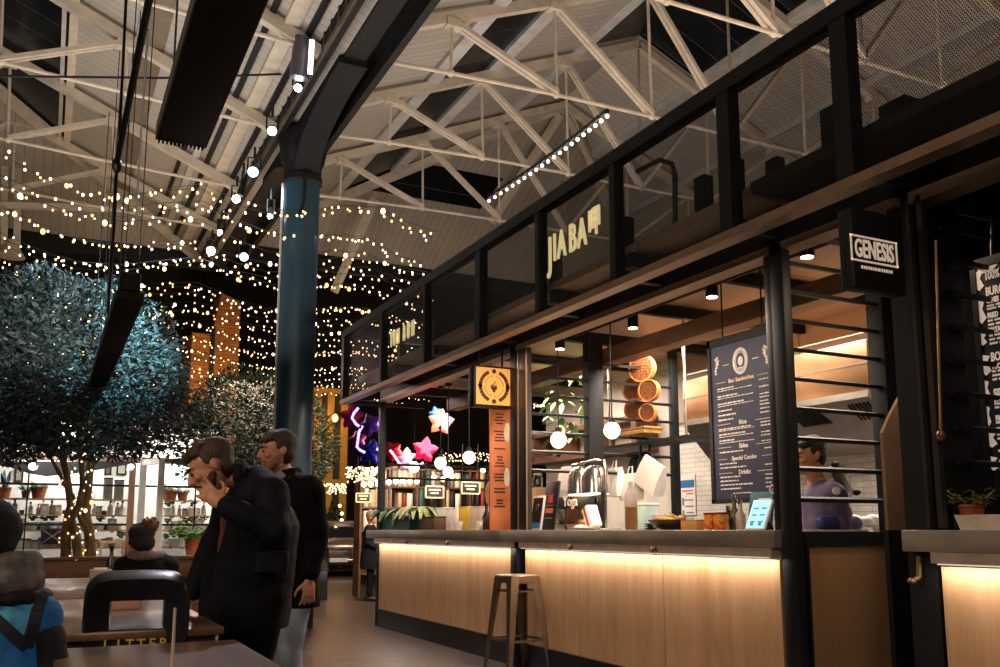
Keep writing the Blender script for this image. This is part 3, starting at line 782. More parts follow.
# "JIA BA" letters
t = thing('fascia_sign', 'cream raised letters JIA BA with one Chinese character on the mesh fascia', 'sign', at_x(575, 250, XC - .05), 'fascia name signs')
zc = (at_x(552, 252, XC).z + at_x(596, 233, XC).z) / 2
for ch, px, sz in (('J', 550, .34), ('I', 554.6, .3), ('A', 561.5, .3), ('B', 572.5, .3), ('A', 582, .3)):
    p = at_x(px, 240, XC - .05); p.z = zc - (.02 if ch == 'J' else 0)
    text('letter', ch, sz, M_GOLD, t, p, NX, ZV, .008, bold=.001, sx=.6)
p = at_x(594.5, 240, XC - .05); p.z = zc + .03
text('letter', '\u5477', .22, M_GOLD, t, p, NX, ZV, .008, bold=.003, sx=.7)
t = thing('fascia_sign', 'cream raised letters YUM BUN on the mesh fascia at its far end', 'sign', at_x(402, 340, XC - .05), 'fascia name signs')
zc = (at_x(393, 343, XC).z + at_x(413, 331, XC).z) / 2
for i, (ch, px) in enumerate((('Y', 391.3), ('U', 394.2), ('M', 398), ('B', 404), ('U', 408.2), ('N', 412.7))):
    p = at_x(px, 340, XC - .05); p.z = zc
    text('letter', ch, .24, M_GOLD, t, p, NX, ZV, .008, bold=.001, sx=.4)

# hanging lit sign with a wreath
ys2 = 7.18
p00 = at_y(475, 404, ys2); p11 = at_y(510, 370, ys2)
t = thing('hanging_sign', 'square amber lit sign with a dark wreath and rice bowl beside the middle post', 'sign', ((p00.x + p11.x) / 2, ys2, p00.z))
bm = NB(); box(bm, p00.x - .02, p11.x + .02, ys2 - .02, ys2 + .1, p00.z - .02, p11.z + .02, .005); obj('case', bm, M_POST, t)
bm = NB(); box(bm, p00.x, p11.x, ys2 - .026, ys2 - .02, p00.z, p11.z); obj('lit_face', bm, emat('amber_face', '#e89a46', .5, True), t)
M_WREATH = mat('wreath_brown', '#3d1a0c', .6)
cx0, cz0 = (p00.x + p11.x) / 2, (p00.z + p11.z) / 2; R0 = (p11.x - p00.x) * .39
bm = NB()
for sgn in (-1, 1):
    for k in range(11):
        a = math.radians(-62 + k * 12.4)
        for rr_, l in ((R0 * .93, 1), (R0 * 1.05, -1)):
            cpt = V((cx0 + sgn * rr_ * math.cos(a), ys2 - .028, cz0 + rr_ * math.sin(a)))
            d = V((-sgn * math.sin(a), 0, math.cos(a)))
            obox(bm, cpt, d, (0, 1, 0), d.cross(V((0, 1, 0))), R0 * .1, .002, R0 * .06)
for a in (90, 270, 0, 180):
    lathe_c = V((cx0 + R0 * math.cos(math.radians(a)), ys2 - .03, cz0 + R0 * math.sin(math.radians(a))))
    tube(bm, [lathe_c, lathe_c + V((0, .004, 0))], R0 * .16, 12)
obj('wreath', bm, M_WREATH, t)
bm = NB(); prism(bm, [V((cx0 + R0 * .25 * math.cos(a), ys2 - .03, cz0 + R0 * .3 * math.sin(a))) for a in [PI + PI * k / 8 for k in range(9)]], (0, .004, 0)); box(bm, cx0 - R0 * .1, cx0 + R0 * .1, ys2 - .03, ys2 - .026, cz0 - R0 * .4, cz0 - R0 * .3)
obox(bm, (cx0 - R0 * .05, ys2 - .028, cz0 + R0 * .15), (1, 0, 1), (0, 1, 0), (1, 0, -1), R0 * .25, .002, R0 * .03); box(bm, cx0 - R0 * .25, cx0 + R0 * .2, ys2 - .03, ys2 - .026, cz0 + R0 * .04, cz0 + R0 * .09)
obj('bowl_emblem', bm, M_WREATH, t)
bm = NB(); pts = [V((cx0 + R0 * .68 * math.cos(2 * PI * k / 28), ys2 - .028, cz0 + R0 * .68 * math.sin(2 * PI * k / 28))) for k in range(29)]
for k in range(0, 28):
    if k % 7 != 6: bar(bm, pts[k], pts[k + 1], .004, .004)
obj('inner_ring', bm, M_WREATH, t)
for xx in (p00.x + .06, p11.x - .06):
    bm = NB(); rod(bm, (xx, ys2 + .04, p11.z), (xx, ys2 + .04, 2.78), .01); obj('hanger', bm, M_POST, t)

# projecting sign
ys3 = 2.84
a = at_y(846, 219, ys3); b = at_y(905, 297, ys3)
t = thing('projecting_sign', 'black projecting sign reading GENESIS in worn cream letters in a frame', 'sign', ((a.x + b.x) / 2, ys3, b.z))
bm = NB(); box(bm, a.x, b.x - .02, ys3 - .03, ys3 + .05, b.z, 2.6, .006); obj('case', bm, M_POST, t)
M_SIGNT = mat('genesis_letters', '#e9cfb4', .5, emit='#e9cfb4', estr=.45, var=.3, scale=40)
q0 = at_y(852, 262, ys3 - .034); q1 = at_y(897, 246, ys3 - .034)
fx0, fx1 = q0.x, q1.x; fz1 = at_y(852, 237, ys3).z; fz0 = at_y(854, 263, ys3).z
bm = NB()
for x0, x1, z0, z1 in ((fx0, fx1, fz1 - .008, fz1), (fx0, fx1, fz0, fz0 + .008), (fx0, fx0 + .008, fz0, fz1), (fx1 - .008, fx1, fz0, fz1)):
    box(bm, x0, x1, ys3 - .034, ys3 - .03, z0, z1)
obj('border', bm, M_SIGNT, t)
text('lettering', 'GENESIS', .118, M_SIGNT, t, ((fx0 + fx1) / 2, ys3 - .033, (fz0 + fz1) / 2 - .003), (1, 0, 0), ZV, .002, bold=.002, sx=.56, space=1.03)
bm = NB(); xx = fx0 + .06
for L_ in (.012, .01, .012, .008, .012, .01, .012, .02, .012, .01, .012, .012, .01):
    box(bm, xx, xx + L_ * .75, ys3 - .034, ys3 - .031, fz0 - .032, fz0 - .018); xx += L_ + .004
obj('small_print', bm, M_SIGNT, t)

# big hanging menu board
XM = 4.4
m0 = at_x(713, 500, XM); m1 = at_x(771, 330, XM)
my1, my0 = m0.y, 4.6; mz0 = 1.34; mz1 = 2.56
t = thing('menu_board', 'tall dark blue hanging menu board with white lists, left of the near corner post', 'menu board', (XM, (my0 + my1) / 2, mz0))
bm = NB(); box(bm, XM, XM + .04, my0, my1, mz0, mz1, .005); box(bm, XM - .012, XM, my0, my1, mz1 - .06, mz1); box(bm, XM - .012, XM, my1 - .035, my1, mz0, mz1); box(bm, XM - .012, XM, my0, my0 + .035, mz0, mz1); box(bm, XM - .012, XM, my0, my1, mz0, mz0 + .03); obj('frame', bm, M_POST, t)
bm = NB(); box(bm, XM - .004, XM, my0 + .035, my1 - .035, mz0 + .03, mz1 - .06); obj('board', bm, mat('menu_navy', '#272d47', .5, 0, .08, 3), t)
M_CHALK = mat('menu_white', '#e9e4da', .6)
M_CHALKW = mat('menu_warm', '#ead0b0', .6)
mw = my1 - my0; myc = (my0 + my1) / 2; mh = mz1 - mz0
def mline(bm, u0, u1, v, h=.006, thick=1):
    # u from the left edge (far end) 0..1, v from the top 0..1
    y1 = my1 - .035 - u0 * (mw - .07); y0 = my1 - .035 - u1 * (mw - .07); z = mz1 - .06 - v * (mh - .09)
    box(bm, XM - .007, XM - .004, y0, y1, z - h / 2, z + h / 2)
bm = NB(); rn = random.Random(3)
def words(bm, u0, u1, v, h=.008):
    u = u0
    while u < u1 - .01:
        l = rn.uniform(.025, .07); mline(bm, u, min(u + l, u1), v, h * rn.uniform(.7, 1.1)); u += l + .014
for v in (.285, .335, .385, .43, .46, .49): words(bm, .1, .1 + rn.uniform(.2, .5), v, .011)
for v in (.3, .35, .4, .56, .6, .64): words(bm, .1, .68, v, .006)
for v in (.275, .32, .365, .385, .41, .43, .455, .48, .54, .56, .6, .62, .655): words(bm, .78, .92, v, .008)
for v in (.55, .585, .625, .7, .775, .8, .86, .885, .91, .935): words(bm, .1, .1 + rn.uniform(.25, .55), v, .01)
for v in (.7, .8, .86, .885, .91, .935): words(bm, .82, .92, v, .008)
for v, w0 in ((.245, .16), (.52, .22), (.67, .22), (.745, .14), (.835, .22)): mline(bm, .08, .08 + w0, v, .003); mline(bm, .92 - w0, .92, v, .003)
words(bm, .3, .6, .965, .007)
obj('small_print', bm, M_CHALK, t)['kind'] = 'stuff'
def mtext(s, v, size, m=M_CHALK): 
    text('heading', s, size, m, t, (XM - .006, myc, mz1 - .06 - v * (mh - .09)), NX, ZV, .001, bold=.001)
mtext('Bao Sandwiches', .245, .042, M_CHALKW); mtext('Rice', .52, .045); mtext('Sides', .67, .045); mtext('Special Combo', .745, .042); mtext('Drinks', .835, .045)
bm = NB()
cz = mz1 - .06 - .13 * (mh - .09)
for k in range(24):
    a = 2 * PI * k / 24
    c_ = V((XM - .006, myc + .068 * math.cos(a), cz + .085 * math.sin(a))); obox(bm, c_, (0, math.cos(a), math.sin(a)), (1, 0, 0), (0, -math.sin(a), math.cos(a)), .012, .002, .011)
for k in range(24):
    a0, a1 = 2 * PI * k / 24, 2 * PI * (k + 1) / 24
    bar(bm, V((XM - .006, myc + .05 * math.cos(a0), cz + .064 * math.sin(a0))), V((XM - .006, myc + .05 * math.cos(a1), cz + .064 * math.sin(a1))), .004, .006)
ell(bm, (XM - .006, myc, cz), .002, .028, .035, seg=10, rg=6); box(bm, XM - .008, XM - .004, myc - .02, myc + .02, cz - .055, cz - .045)
for s_ in (-1, 1):
    mline(bm, .5 + s_ * .24 - .05, .5 + s_ * .24 + .05, .135 , .006)
    yb = myc - s_ * mw * .36
    for k in range(6): obox(bm, (XM - .006, yb + s_ * .012 * math.sin(k * 1.1), cz + .055 - k * .022), (0, 1, s_ * .6), (1, 0, 0), (0, -s_ * .6, 1), .02 - k * .002, .002, .009)
obj('emblem', bm, M_CHALK, t)
for y in (my0 + .15, my1 - .15):
    bm = NB(); rod(bm, (XM + .02, y, mz1), (XM + .02, y, 3.0), .006); obj('hanging_rod', bm, M_POST, t)

# right edge menu board, white on black with torn white patches
XG = 4.15
g1 = at_x(970, 262, XG); g0 = at_x(979, 505, XG)
gy1 = g1.y; gy0 = 2.3; gz1 = g1.z; gz0 = g0.z
t = thing('menu_board', 'black menu board with bold white headings and torn white edging at the right edge', 'menu board', (XG, (gy0 + gy1) / 2, gz0))
bm = NB(); box(bm, XG, XG + .04, gy0, gy1, gz0, gz1, .004); box(bm, XG - .01, XG, gy0, gy1, gz1 - .045, gz1); box(bm, XG - .01, XG, gy1 - .03, gy1, gz0, gz1); obj('frame', bm, M_POST, t)
bm = NB(); box(bm, XG - .004, XG, gy0, gy1 - .03, gz0 + .02, gz1 - .045); obj('board', bm, mat('menu_black', '#141414', .5), t)
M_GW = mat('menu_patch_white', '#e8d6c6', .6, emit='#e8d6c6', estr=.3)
bm = NB(); rn2 = random.Random(5); z = gz1 - .06
while z > gz0 + .15:
    h = rn2.uniform(.06, .13); w0 = rn2.uniform(.015, .04); yb = gy1 - .032
    prism(bm, [(XG - .006, yb, z), (XG - .006, yb - w0, z - .01), (XG - .006, yb - w0 * .5, z - h * .4), (XG - .006, yb - w0 * 1.1, z - h * .8), (XG - .006, yb - w0 * .3, z - h), (XG - .006, yb, z - h * .9)], (.002, 0, 0)); z -= h + rn2.uniform(.02, .05)
prism(bm, [(XG - .006, gy1 - .04, gz1 - .05), (XG - .006, gy1 - .15, gz1 - .05), (XG - .006, gy1 - .12, gz1 - .075), (XG - .006, gy1 - .05, gz1 - .08)], (.002, 0, 0))
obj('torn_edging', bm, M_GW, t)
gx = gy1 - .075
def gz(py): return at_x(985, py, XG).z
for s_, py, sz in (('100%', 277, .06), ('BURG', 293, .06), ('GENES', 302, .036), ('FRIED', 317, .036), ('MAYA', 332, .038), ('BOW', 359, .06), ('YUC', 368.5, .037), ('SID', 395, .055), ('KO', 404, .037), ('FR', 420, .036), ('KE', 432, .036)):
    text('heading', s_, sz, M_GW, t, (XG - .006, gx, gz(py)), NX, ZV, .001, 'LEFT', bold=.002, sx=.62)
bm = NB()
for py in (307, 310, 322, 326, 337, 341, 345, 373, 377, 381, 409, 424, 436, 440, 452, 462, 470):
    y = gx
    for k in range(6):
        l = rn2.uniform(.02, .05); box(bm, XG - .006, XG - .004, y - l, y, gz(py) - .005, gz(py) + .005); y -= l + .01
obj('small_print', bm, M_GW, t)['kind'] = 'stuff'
bm = NB(); rod(bm, at_x(992, 215, XG + .02), at_x(992, 258, XG + .02), .008); obj('hanging_rod', bm, M_POST, t)

# vertical orange menu beside the middle post
YO = 7.42
o0 = at_y(490, 517, YO); o1 = at_y(509, 404, YO)
t = thing('menu_board', 'tall orange menu board hanging under the amber sign', 'menu board', ((o0.x + o1.x) / 2, YO, 1.15))
bm = NB(); box(bm, o0.x, o1.x + .03, YO, YO + .02, 1.15, o1.z); obj('board', bm, mat('menu_orange', '#c9713f', .55, 0, .1, 3), t)
bm = NB(); rn3 = random.Random(9); z = o1.z - .1
while z > 1.35:
    mlen = rn3.uniform(.05, .12); cx1 = (o0.x + o1.x) / 2; box(bm, cx1 - mlen / 2, cx1 + mlen / 2, YO - .003, YO, z - .008, z + .006); z -= rn3.choice((.028, .028, .03, .075))
obj('small_print', bm, M_WREATH, t)['kind'] = 'stuff'

# downlights
def downlight(px, py, zt, label, r=.045, h=.13, on=True):
    p = at_z(px, py, zt - h)
    t = thing('downlight', label, 'downlight', p, 'black cylinder downlights')
    bm = NB(); lathe(bm, [(r, 0), (r, h)], p, 16); rod(bm, p + ZV * h, p + ZV * (h + .06), .01); obj('can', bm, M_POST, t)
    bm = NB(); lathe(bm, [(r * .85, -.004), (r * .85, .002)], p, 16); obj('lens', bm, emat('downlight_lens', '#ffe3c4', 14), t)
    return p
DL = [downlight(807, 257, 2.95, 'black cylinder downlight behind the near louvres'), downlight(705, 332, 2.9, 'black cylinder downlight left of the navy menu board'), downlight(712, 297, 2.95, 'black cylinder downlight high above the navy menu board'), downlight(633, 328, 2.95, 'black cylinder downlight above the globe pendants'), downlight(627, 356, 2.9, 'black cylinder downlight above the steamer baskets'), downlight(560, 349, 2.9, 'black cylinder downlight above the left globe pendant')]
# ------------------------------------------------------------------ far dark buildings behind the market
M_DBRICK = brick_mat('dark_brick', '#2b211c', '#231b17', '#161210', .24, .08, .01, .8, 'XZ', .4)
M_OBRICK = brick_mat('orange_brick', '#a5682f', '#915a28', '#7a4a20', .24, .08, .01, .8, 'XZ', .4)
bm = NB(); box(bm, -14, 22, 33, 33.4, 0, 11); struct('wall_back', bm, M_DBRICK)
bm = NB(); box(bm, 21.5, 21.8, 12, 33, 0, 11); struct('wall_right', bm, M_DBRICK)
t = thing('brick_building', 'orange lit brick building behind the fairy lights, left of the column', 'building', (3.4, 24.5, 0))
o0 = at_y(194, 300, 24); o1 = at_y(241, 300, 24)
bm = NB(); box(bm, o0.x, o1.x, 24, 26.9, 0, at_y(220, 335, 24).z); prism(bm, [V((o0.x + .5, 24.02, at_y(220, 335, 24).z)), V((o1.x, 24.02, at_y(220, 335, 24).z)), V((o1.x, 24.02, at_y(220, 300, 24).z)), V((o1.x - .5, 24.02, at_y(220, 292, 24).z))], (0, 2.5, 0)); obj('wall', bm, M_OBRICK, t)
bm = NB(); xx = at_y(214, 300, 24).x; box(bm, xx - .05, xx + .05, 23.92, 24, 0, at_y(220, 330, 24).z); obj('downpipe', bm, M_BLACK, t)
# yellow timbered frontage right of the column
M_YEL = mat('ochre_timber', '#b48a3c', .6); M_TERR = mat('dark_timber', '#2a211b', .6)
t = thing('timber_frontage', 'ochre framed dark shop frontage right of the column, behind the small tree', 'building', (8, 28.2, 0))
f0 = at_y(296, 400, 28).x; f1 = at_y(350, 400, 28).x; fz = at_y(320, 388, 28).z
bm = NB(); box(bm, f0, f1, 28, 29.5, 0, fz); obj('wall', bm, M_TERR, t)
for px in (316, 329, 343):
    x = at_y(px, 450, 28).x; bm = NB(); box(bm, x - .11, x + .11, 27.9, 28, 0, fz); obj('pillar', bm, M_YEL, t)
z = at_y(330, 482, 28).z
for z0, z1 in ((z - .06, z + .08), (fz - .15, fz)):
    bm = NB(); box(bm, f0, f1, 27.88, 28, z0, z1); obj('beam', bm, M_YEL, t)
p = at_y(335, 418, 27.6)
t = thing('wall_lantern', 'small glowing orange wall lantern right of the column', 'lantern', p)
bm = NB(); ell(bm, p, .1, .1, .13, seg=10, rg=8); obj('globe', bm, emat('lantern_glow', '#ffc070', 4), t)
bm = NB(); rod(bm, p + V((0, 0, .13)), p + V((0, .32, .16)), .02); lathe(bm, [(.02, .12), (.09, .08)], p, 10); obj('bracket', bm, M_BLACK, t)

# ------------------------------------------------------------------ bright shop at the left
SY = 17.0
M_WHITE = mat('shop_white', '#f0ebe6', .6, 0, .05, 3)
M_WFRAME = mat('white_timber', '#c9c4bd', .5, 0, .1, 4)
M_SHELF = wood_mat('shop_shelf', '#b98d69', '#d3ab86', .5, 'X', 4)
M_TERRA = mat('terracotta', '#a45a38', .7, 0, .15, 12)
sx0, sx1 = -2.0, at_y(206, 480, SY).x
bm = NB(); box(bm, sx0, sx1 + .3, SY + 1.2, SY + 1.3, 0, 3.1); struct('wall_shop_back', bm, M_WHITE)
bm = NB(); box(bm, sx0, sx1 + .3, SY, SY + 1.3, 3.0, 3.1); struct('ceiling_shop', bm, M_WHITE)
bm = NB(); box(bm, sx1 + .2, sx1 + .3, SY, SY + 1.3, 0, 3.1); struct('wall_shop_side', bm, M_WHITE)
t = thing('shop_front', 'brown and black framed glass shop front at the left, full of lit shelves', 'shop front', ((sx0 + sx1) / 2, SY, 0)); t['kind'] = 'thing'
bm = NB(); box(bm, sx0, sx1, SY - .06, SY + .06, 2.31, 2.41); obj('lintel', bm, wood_mat('lintel_brown', '#6a5546', '#8b735f', .5, 'X', 3), t)
bm = NB(); box(bm, sx0, sx1 + .2, SY - .05, SY + .05, 2.58, 2.62); box(bm, sx0, sx1 + .2, SY - .05, SY + .05, 2.95, 3.12); obj('transom', bm, M_BLACK, t)
for py in (484.5, 524.5):
    z = at_y(60, py, SY).z; bm = NB(); box(bm, sx0, sx1 + .2, SY - .025, SY + .025, z - .018, z + .018); obj('glazing_bar', bm, M_BLACK, t)
for px in (27, 195):
    x = at_y(px, 500, SY).x; bm = NB(); box(bm, x - .012, x + .012, SY - .02, SY + .02, .4, 2.3); obj('glazing_post', bm, M_BLACK, t)
bm = NB(); box(bm, sx0, sx1, SY - .05, SY + .05, 0, .62); obj('stall_riser', bm, mat('riser_brown', '#4a3426', .6), t)
bm = NB(); box(bm, sx0, at_y(136, 480, SY).x, SY - .004, SY + .004, .62, 2.31); obj('glass_pane', bm, glass_mat('clear_glass'), t)
bm = NB(); box(bm, at_y(162, 480, SY).x, sx1, SY - .004, SY + .004, .62, 2.31); obj('glass_pane', bm, glass_mat('clear_glass'), t)
# dark awning swag under the lintel
bm = NB()
L0 = [at_y(px, py, SY - .15) for px, py in ((-12, 464), (10, 467), (28, 473), (46, 476), (70, 474), (95, 470), (118, 466), (134, 463))]
L1 = [at_y(px, 461.5, SY - .15) for px in (-12, 10, 28, 46, 70, 95, 118, 134)]
for a, b in (((0, 1)), ):
    pass
fr = [bm.verts.new(p) for p in L0]; fr2 = [bm.verts.new(p) for p in L1]; bk = [bm.verts.new(p + V((0, .1, 0))) for p in L0]; bk2 = [bm.verts.new(p + V((0, .1, 0))) for p in L1]
for i in range(len(L0) - 1):
    for A, B in ((fr, fr2), (fr2, bk2), (bk2, bk), (bk, fr)): bm.faces.new((A[i], A[i + 1], B[i + 1], B[i]))
tag(rebase(obj('awning', bm, mat('dark_cloth', '#2c2a2a', .9))), 'dark drooping cloth swag under the shop lintel', 'awning')
# white door frame standing open
t = thing('door_frame', 'white timber door frame standing open in the bright shop front', 'door frame', at_y(149, 560, SY - .1))
xl, xr = at_y(141.5, 500, SY - .1).x, at_y(156, 500, SY - .1).x
bm = NB(); box(bm, xl - .055, xl + .055, SY - .15, SY - .05, 0, 2.36); obj('jamb', bm, M_WFRAME, t)
bm = NB(); box(bm, xr - .05, xr + .05, SY - .75, SY - .65, 0, 2.36); obj('jamb', bm, M_WFRAME, t)
bm = NB(); bar(bm, (xl, SY - .1, 2.31), (xr, SY - .7, 2.31), .09, .1); obj('head', bm, M_WFRAME, t)
bm = NB(); x = at_y(131, 500, SY).x; box(bm, x - .05, x + .05, SY - .04, SY + .06, 0, 2.3); tag(rebase(obj('timber_post', bm, wood_mat('post_brown', '#7a5a42', '#9a765a', .5, 'Z', 3))), 'brown timber post left of the white door frame', 'post')

# shelving
rs = random.Random(21)
SHZ = [at_y(60, py, SY + .35).z for py in (498.5, 514.5, 530, 547.5)]
proto = {}
def P_bottle():
    o = thing('bottle', '', 'bottle'); bm = NB(); lathe(bm, [(.03, 0), (.032, .01), (.032, .1), (.012, .13), (.012, .15)], n=10); obj('body', bm, mat('pale_bottle', '#d9cfc2', .3), o, local=True)
    bm = NB(); lathe(bm, [(.014, .148), (.014, .175)], n=8); obj('cap', bm, mat('bottle_cap', '#3b2f2a', .4), o, local=True); return o
def P_jar():
    o = thing('jar', '', 'jar'); bm = NB(); lathe(bm, [(.045, 0), (.05, .01), (.05, .075), (.04, .085)], n=12); obj('body', bm, mat('cream_jar', '#e9dccb', .35), o, local=True)
    bm = NB(); lathe(bm, [(.045, .083), (.045, .11)], n=12); obj('lid', bm, mat('jar_lid', '#a9713f', .5), o, local=True); return o
def P_box():
    o = thing('carton', '', 'carton'); bm = NB(); box(bm, -.05, .05, -.04, .04, 0, .15, .004); obj('body', bm, mat('pink_carton', '#d9b3a0', .6), o, local=True)
    bm = NB(); box(bm, -.03, .03, -.0415, -.04, .05, .12); obj('label_panel', bm, M_WHITE, o, local=True); return o
def P_pot():
    o = thing('small_pot', '', 'pot'); bm = NB(); hollow(bm, [(.05, 0), (.065, .09), (.07, .1)], (0, 0, 0), 12); obj('pot', bm, mat('white_pot', '#e8e4de', .4), o, local=True)
    bm = NB()
    for k in range(14):
        a = rs.uniform(0, 6.28); r = rs.uniform(.02, .07); c = V((r * math.cos(a), r * math.sin(a), .1 + rs.uniform(.02, .1)))
        ell(bm, c, .03, .018, .012, seg=6, rg=4)
    obj('leaves', bm, mat('leaf_green', '#4d6b3a', .5, 0, .3, 20), o, local=True); return o
def P_candle():
    o = thing('candle', '', 'candle'); bm = NB(); lathe(bm, [(.035, 0), (.035, .06)], n=10); obj('wax', bm, mat('dark_tin', '#5a4337', .4), o, local=True); bm = NB(); lathe(bm, [(.03, .06), (.03, .064)], n=10); obj('top', bm, M_WHITE, o, local=True); return o
KINDS_ = [P_bottle, P_jar, P_box, P_pot, P_candle]
protos = [k() for k in KINDS_]; used = [False] * 5
SHN = ['top', 'second', 'third', 'lowest']
def put(i, x, y, z, lab, grp, s=1.0):
    if used[i]: o = copy_tree(protos[i])
    else: o = protos[i]; used[i] = True
    o.location = (x, y, z); o.rotation_euler = (0, 0, rs.uniform(-.3, .3)); o.scale = (s, s, s); o['label'] = lab; o['group'] = grp
    return o
for k, z in enumerate(SHZ):
    x0, x1 = -1.4, at_y(128, 500, SY + .4).x
    for sec, (a, b) in (('left', (x0, x1)), ('right', (at_y(164, 500, SY + .4).x, sx1 + .15))):
        s = thing('shelf', '%s pale wooden shelf of the bright shop, %s of the white door frame' % (SHN[k], sec), 'shelf', ((a + b) / 2, SY + .45, z - .025))
        bm = NB(); box(bm, a, b, SY + .3, SY + .62, z - .025, z); obj('board', bm, M_SHELF, s)
        for xb in (a + .2, (a + b) / 2, b - .2):
            bm = NB(); bar(bm, (xb, SY + .6, z - .03), (xb, SY + 1.19, z - .03), .02, .03); obj('bracket', bm, M_BLACK, s)
        if k == 0: continue
        kinds = ({1: (0, 0, 4, 2), 2: (1, 3, 2, 4), 3: (2, 1, 1, 3)} if sec == 'left' else {1: (3, 3, 1, 0), 2: (3, 3, 3, 2), 3: (3, 3, 4, 1)})[k]
        x = a + .08
        while x < b - .06:
            i = rs.choice(kinds)
            nm = ('pale bottle', 'cream jar', 'pink carton', 'small potted plant', 'tin candle')[i]
            put(i, x, SY + rs.uniform(.38, .5), z, '%s on the %s shelf of the bright shop, %s of the door frame' % (nm, SHN[k], sec), '%ss on the %s shelf, %s' % (nm, SHN[k], sec), rs.uniform(1.0, 1.5))
            x += rs.uniform(.075, .135)
for i in range(5):
    if not used[i]: bpy.data.objects.remove(protos[i])
# potted plants on the top shelf
M_LEAFB = mat('leaf_bluegreen', '#2f5560', .45, 0, .3, 10); M_LEAFG = mat('leaf_mid_green', '#4e6a34', .5, 0, .35, 10)
def leaf(bm, p, d, l, w, droop=.3, n=4):
    d = V(d).normalized(); s, u = frame_of(d)
    L_ = [];
    for k in range(n + 1):
        f = k / n; c = V(p) + d * (l * f) - ZV * (droop * l * f * f); ww = w * math.sin(PI * min(.97, max(.06, f * .9 + .08)))
        L_.append((bm.verts.new(c - s * ww / 2), bm.verts.new(c + u * ww * .12), bm.verts.new(c + s * ww / 2)))
    for a, b in zip(L_, L_[1:]):
        bm.faces.new((a[0], a[1], b[1], b[0])); bm.faces.new((a[1], a[2], b[2], b[1]))
def potplant(p, r, h, label, kind, m, potm=None, name='potted_plant', grp=None, lh=.25, n=16):
    t = thing(name, label, 'plant', p, grp)
    bm = NB(); hollow(bm, [(r * .72, 0), (r * .95, h * .85), (r * 1.05, h * .86), (r * 1.05, h)], p, 18, .012); lathe(bm, [(r * .9, h * .8), (r * .9, h * .85)], p, 18); obj('pot', bm, potm or M_TERRA, t)
    bm = NB()
    for k in range(n):
        a = rs.uniform(0, 6.28); q = V(p) + V((r * .5 * rs.random() * math.cos(a), r * .5 * rs.random() * math.sin(a), h * .82))
        if kind == 'snake': leaf(bm, q, (math.cos(a) * .22, math.sin(a) * .22, 1), lh * rs.uniform(.7, 1.1), .05, 0)
        else: 
            e = rs.uniform(.3, 1.2); d = V((math.cos(a), math.sin(a), e)); tip = q + d.normalized() * lh * rs.uniform(.3, .9); 
            bar(bm, q, tip, .006, .006)
            for j in range(3): leaf(bm, q.lerp(tip, .5 + .25 * j), (math.cos(a + j * 2), math.sin(a + j * 2), .4), lh * .4, lh * .22, .5)
    obj('leaves', bm, m, t)
    return t
zt = SHZ[0]
potplant((at_y(5, 490, SY + .45).x, SY + .45, zt), .1, .18, 'spiky blue green plant in a terracotta pot at the left edge, on the shop shelf', 'snake', M_LEAFB, lh=.33)
potplant((at_y(39, 490, SY + .45).x, SY + .45, zt), .13, .2, 'bushy plant in a terracotta pot on the top shop shelf, left of the tree stems', 'bush', M_LEAFG, lh=.2, n=22)
potplant((at_y(26, 490, SY + .45).x, SY + .45, zt), .07, .12, 'trailing plant in a small pot beside the bushy potted plant on the top shop shelf', 'bush', M_LEAFG, lh=.25)
potplant((at_y(170, 490, SY + .45).x, SY + .45, zt), .14, .17, 'leafy plant in a terracotta pot on the shelf right of the white door frame', 'bush', M_LEAFG, lh=.24, n=24)
potplant((at_y(183, 490, SY + .45).x, SY + .45, zt), .1, .14, 'smaller leafy potted plant close to the bending man, on the shop shelf', 'bush', M_LEAFG, lh=.2, n=18)
potplant(at_y(192, 555, SY - .4) * 1.0, .14, .3, 'bright green leafy plant on the shop floor behind the bending man', 'bush', mat('leaf_bright', '#6d9a3c', .5, 0, .3, 10), lh=.5, n=26)
for px0, px1, py0, py1, l in ((103, 113, 478, 497, 'left'), (114, 124, 480, 497, 'right')):
    a = at_y(px0, py1, SY + .45); b = at_y(px1, py0, SY + .45); t = thing('storage_box', 'grey storage box on the top shop shelf, %s of the pair near the timber post' % l, 'box', ((a.x + b.x) / 2, SY + .45, SHZ[0]), 'grey storage boxes')
    bm = NB(); box(bm, a.x, b.x, SY + .36, SY + .56, SHZ[0], b.z - .02, .005); obj('box', bm, mat('storage_grey', '#7d7770', .6), t); bm = NB(); box(bm, a.x - .005, b.x + .005, SY + .355, SY + .565, b.z - .02, b.z, .004); obj('lid', bm, mat('storage_lid', '#4a4542', .6), t)
for px0, px1, py0, py1, m, l in ((14, 24, 466, 482, '#8d857c', 'left of three'), (104, 112, 463, 475, '#5a534c', 'middle of three'), (116, 127, 464, 475, '#a99c90', 'right of three')):
    a = at_y(px0, py1, SY + 1.19); b = at_y(px1, py0, SY + 1.19); t = thing('wall_print', 'small framed print on the white shop back wall, ' + l, 'picture', ((a.x + b.x) / 2, SY + 1.19, a.z))
    bm = NB(); box(bm, a.x, b.x, SY + 1.17, SY + 1.2, a.z, b.z); obj('frame', bm, M_BLACK, t); bm = NB(); box(bm, a.x + .03, b.x - .03, SY + 1.165, SY + 1.17, a.z + .03, b.z - .03); obj('print', bm, mat('print_' + m[1:], m, .6), t)
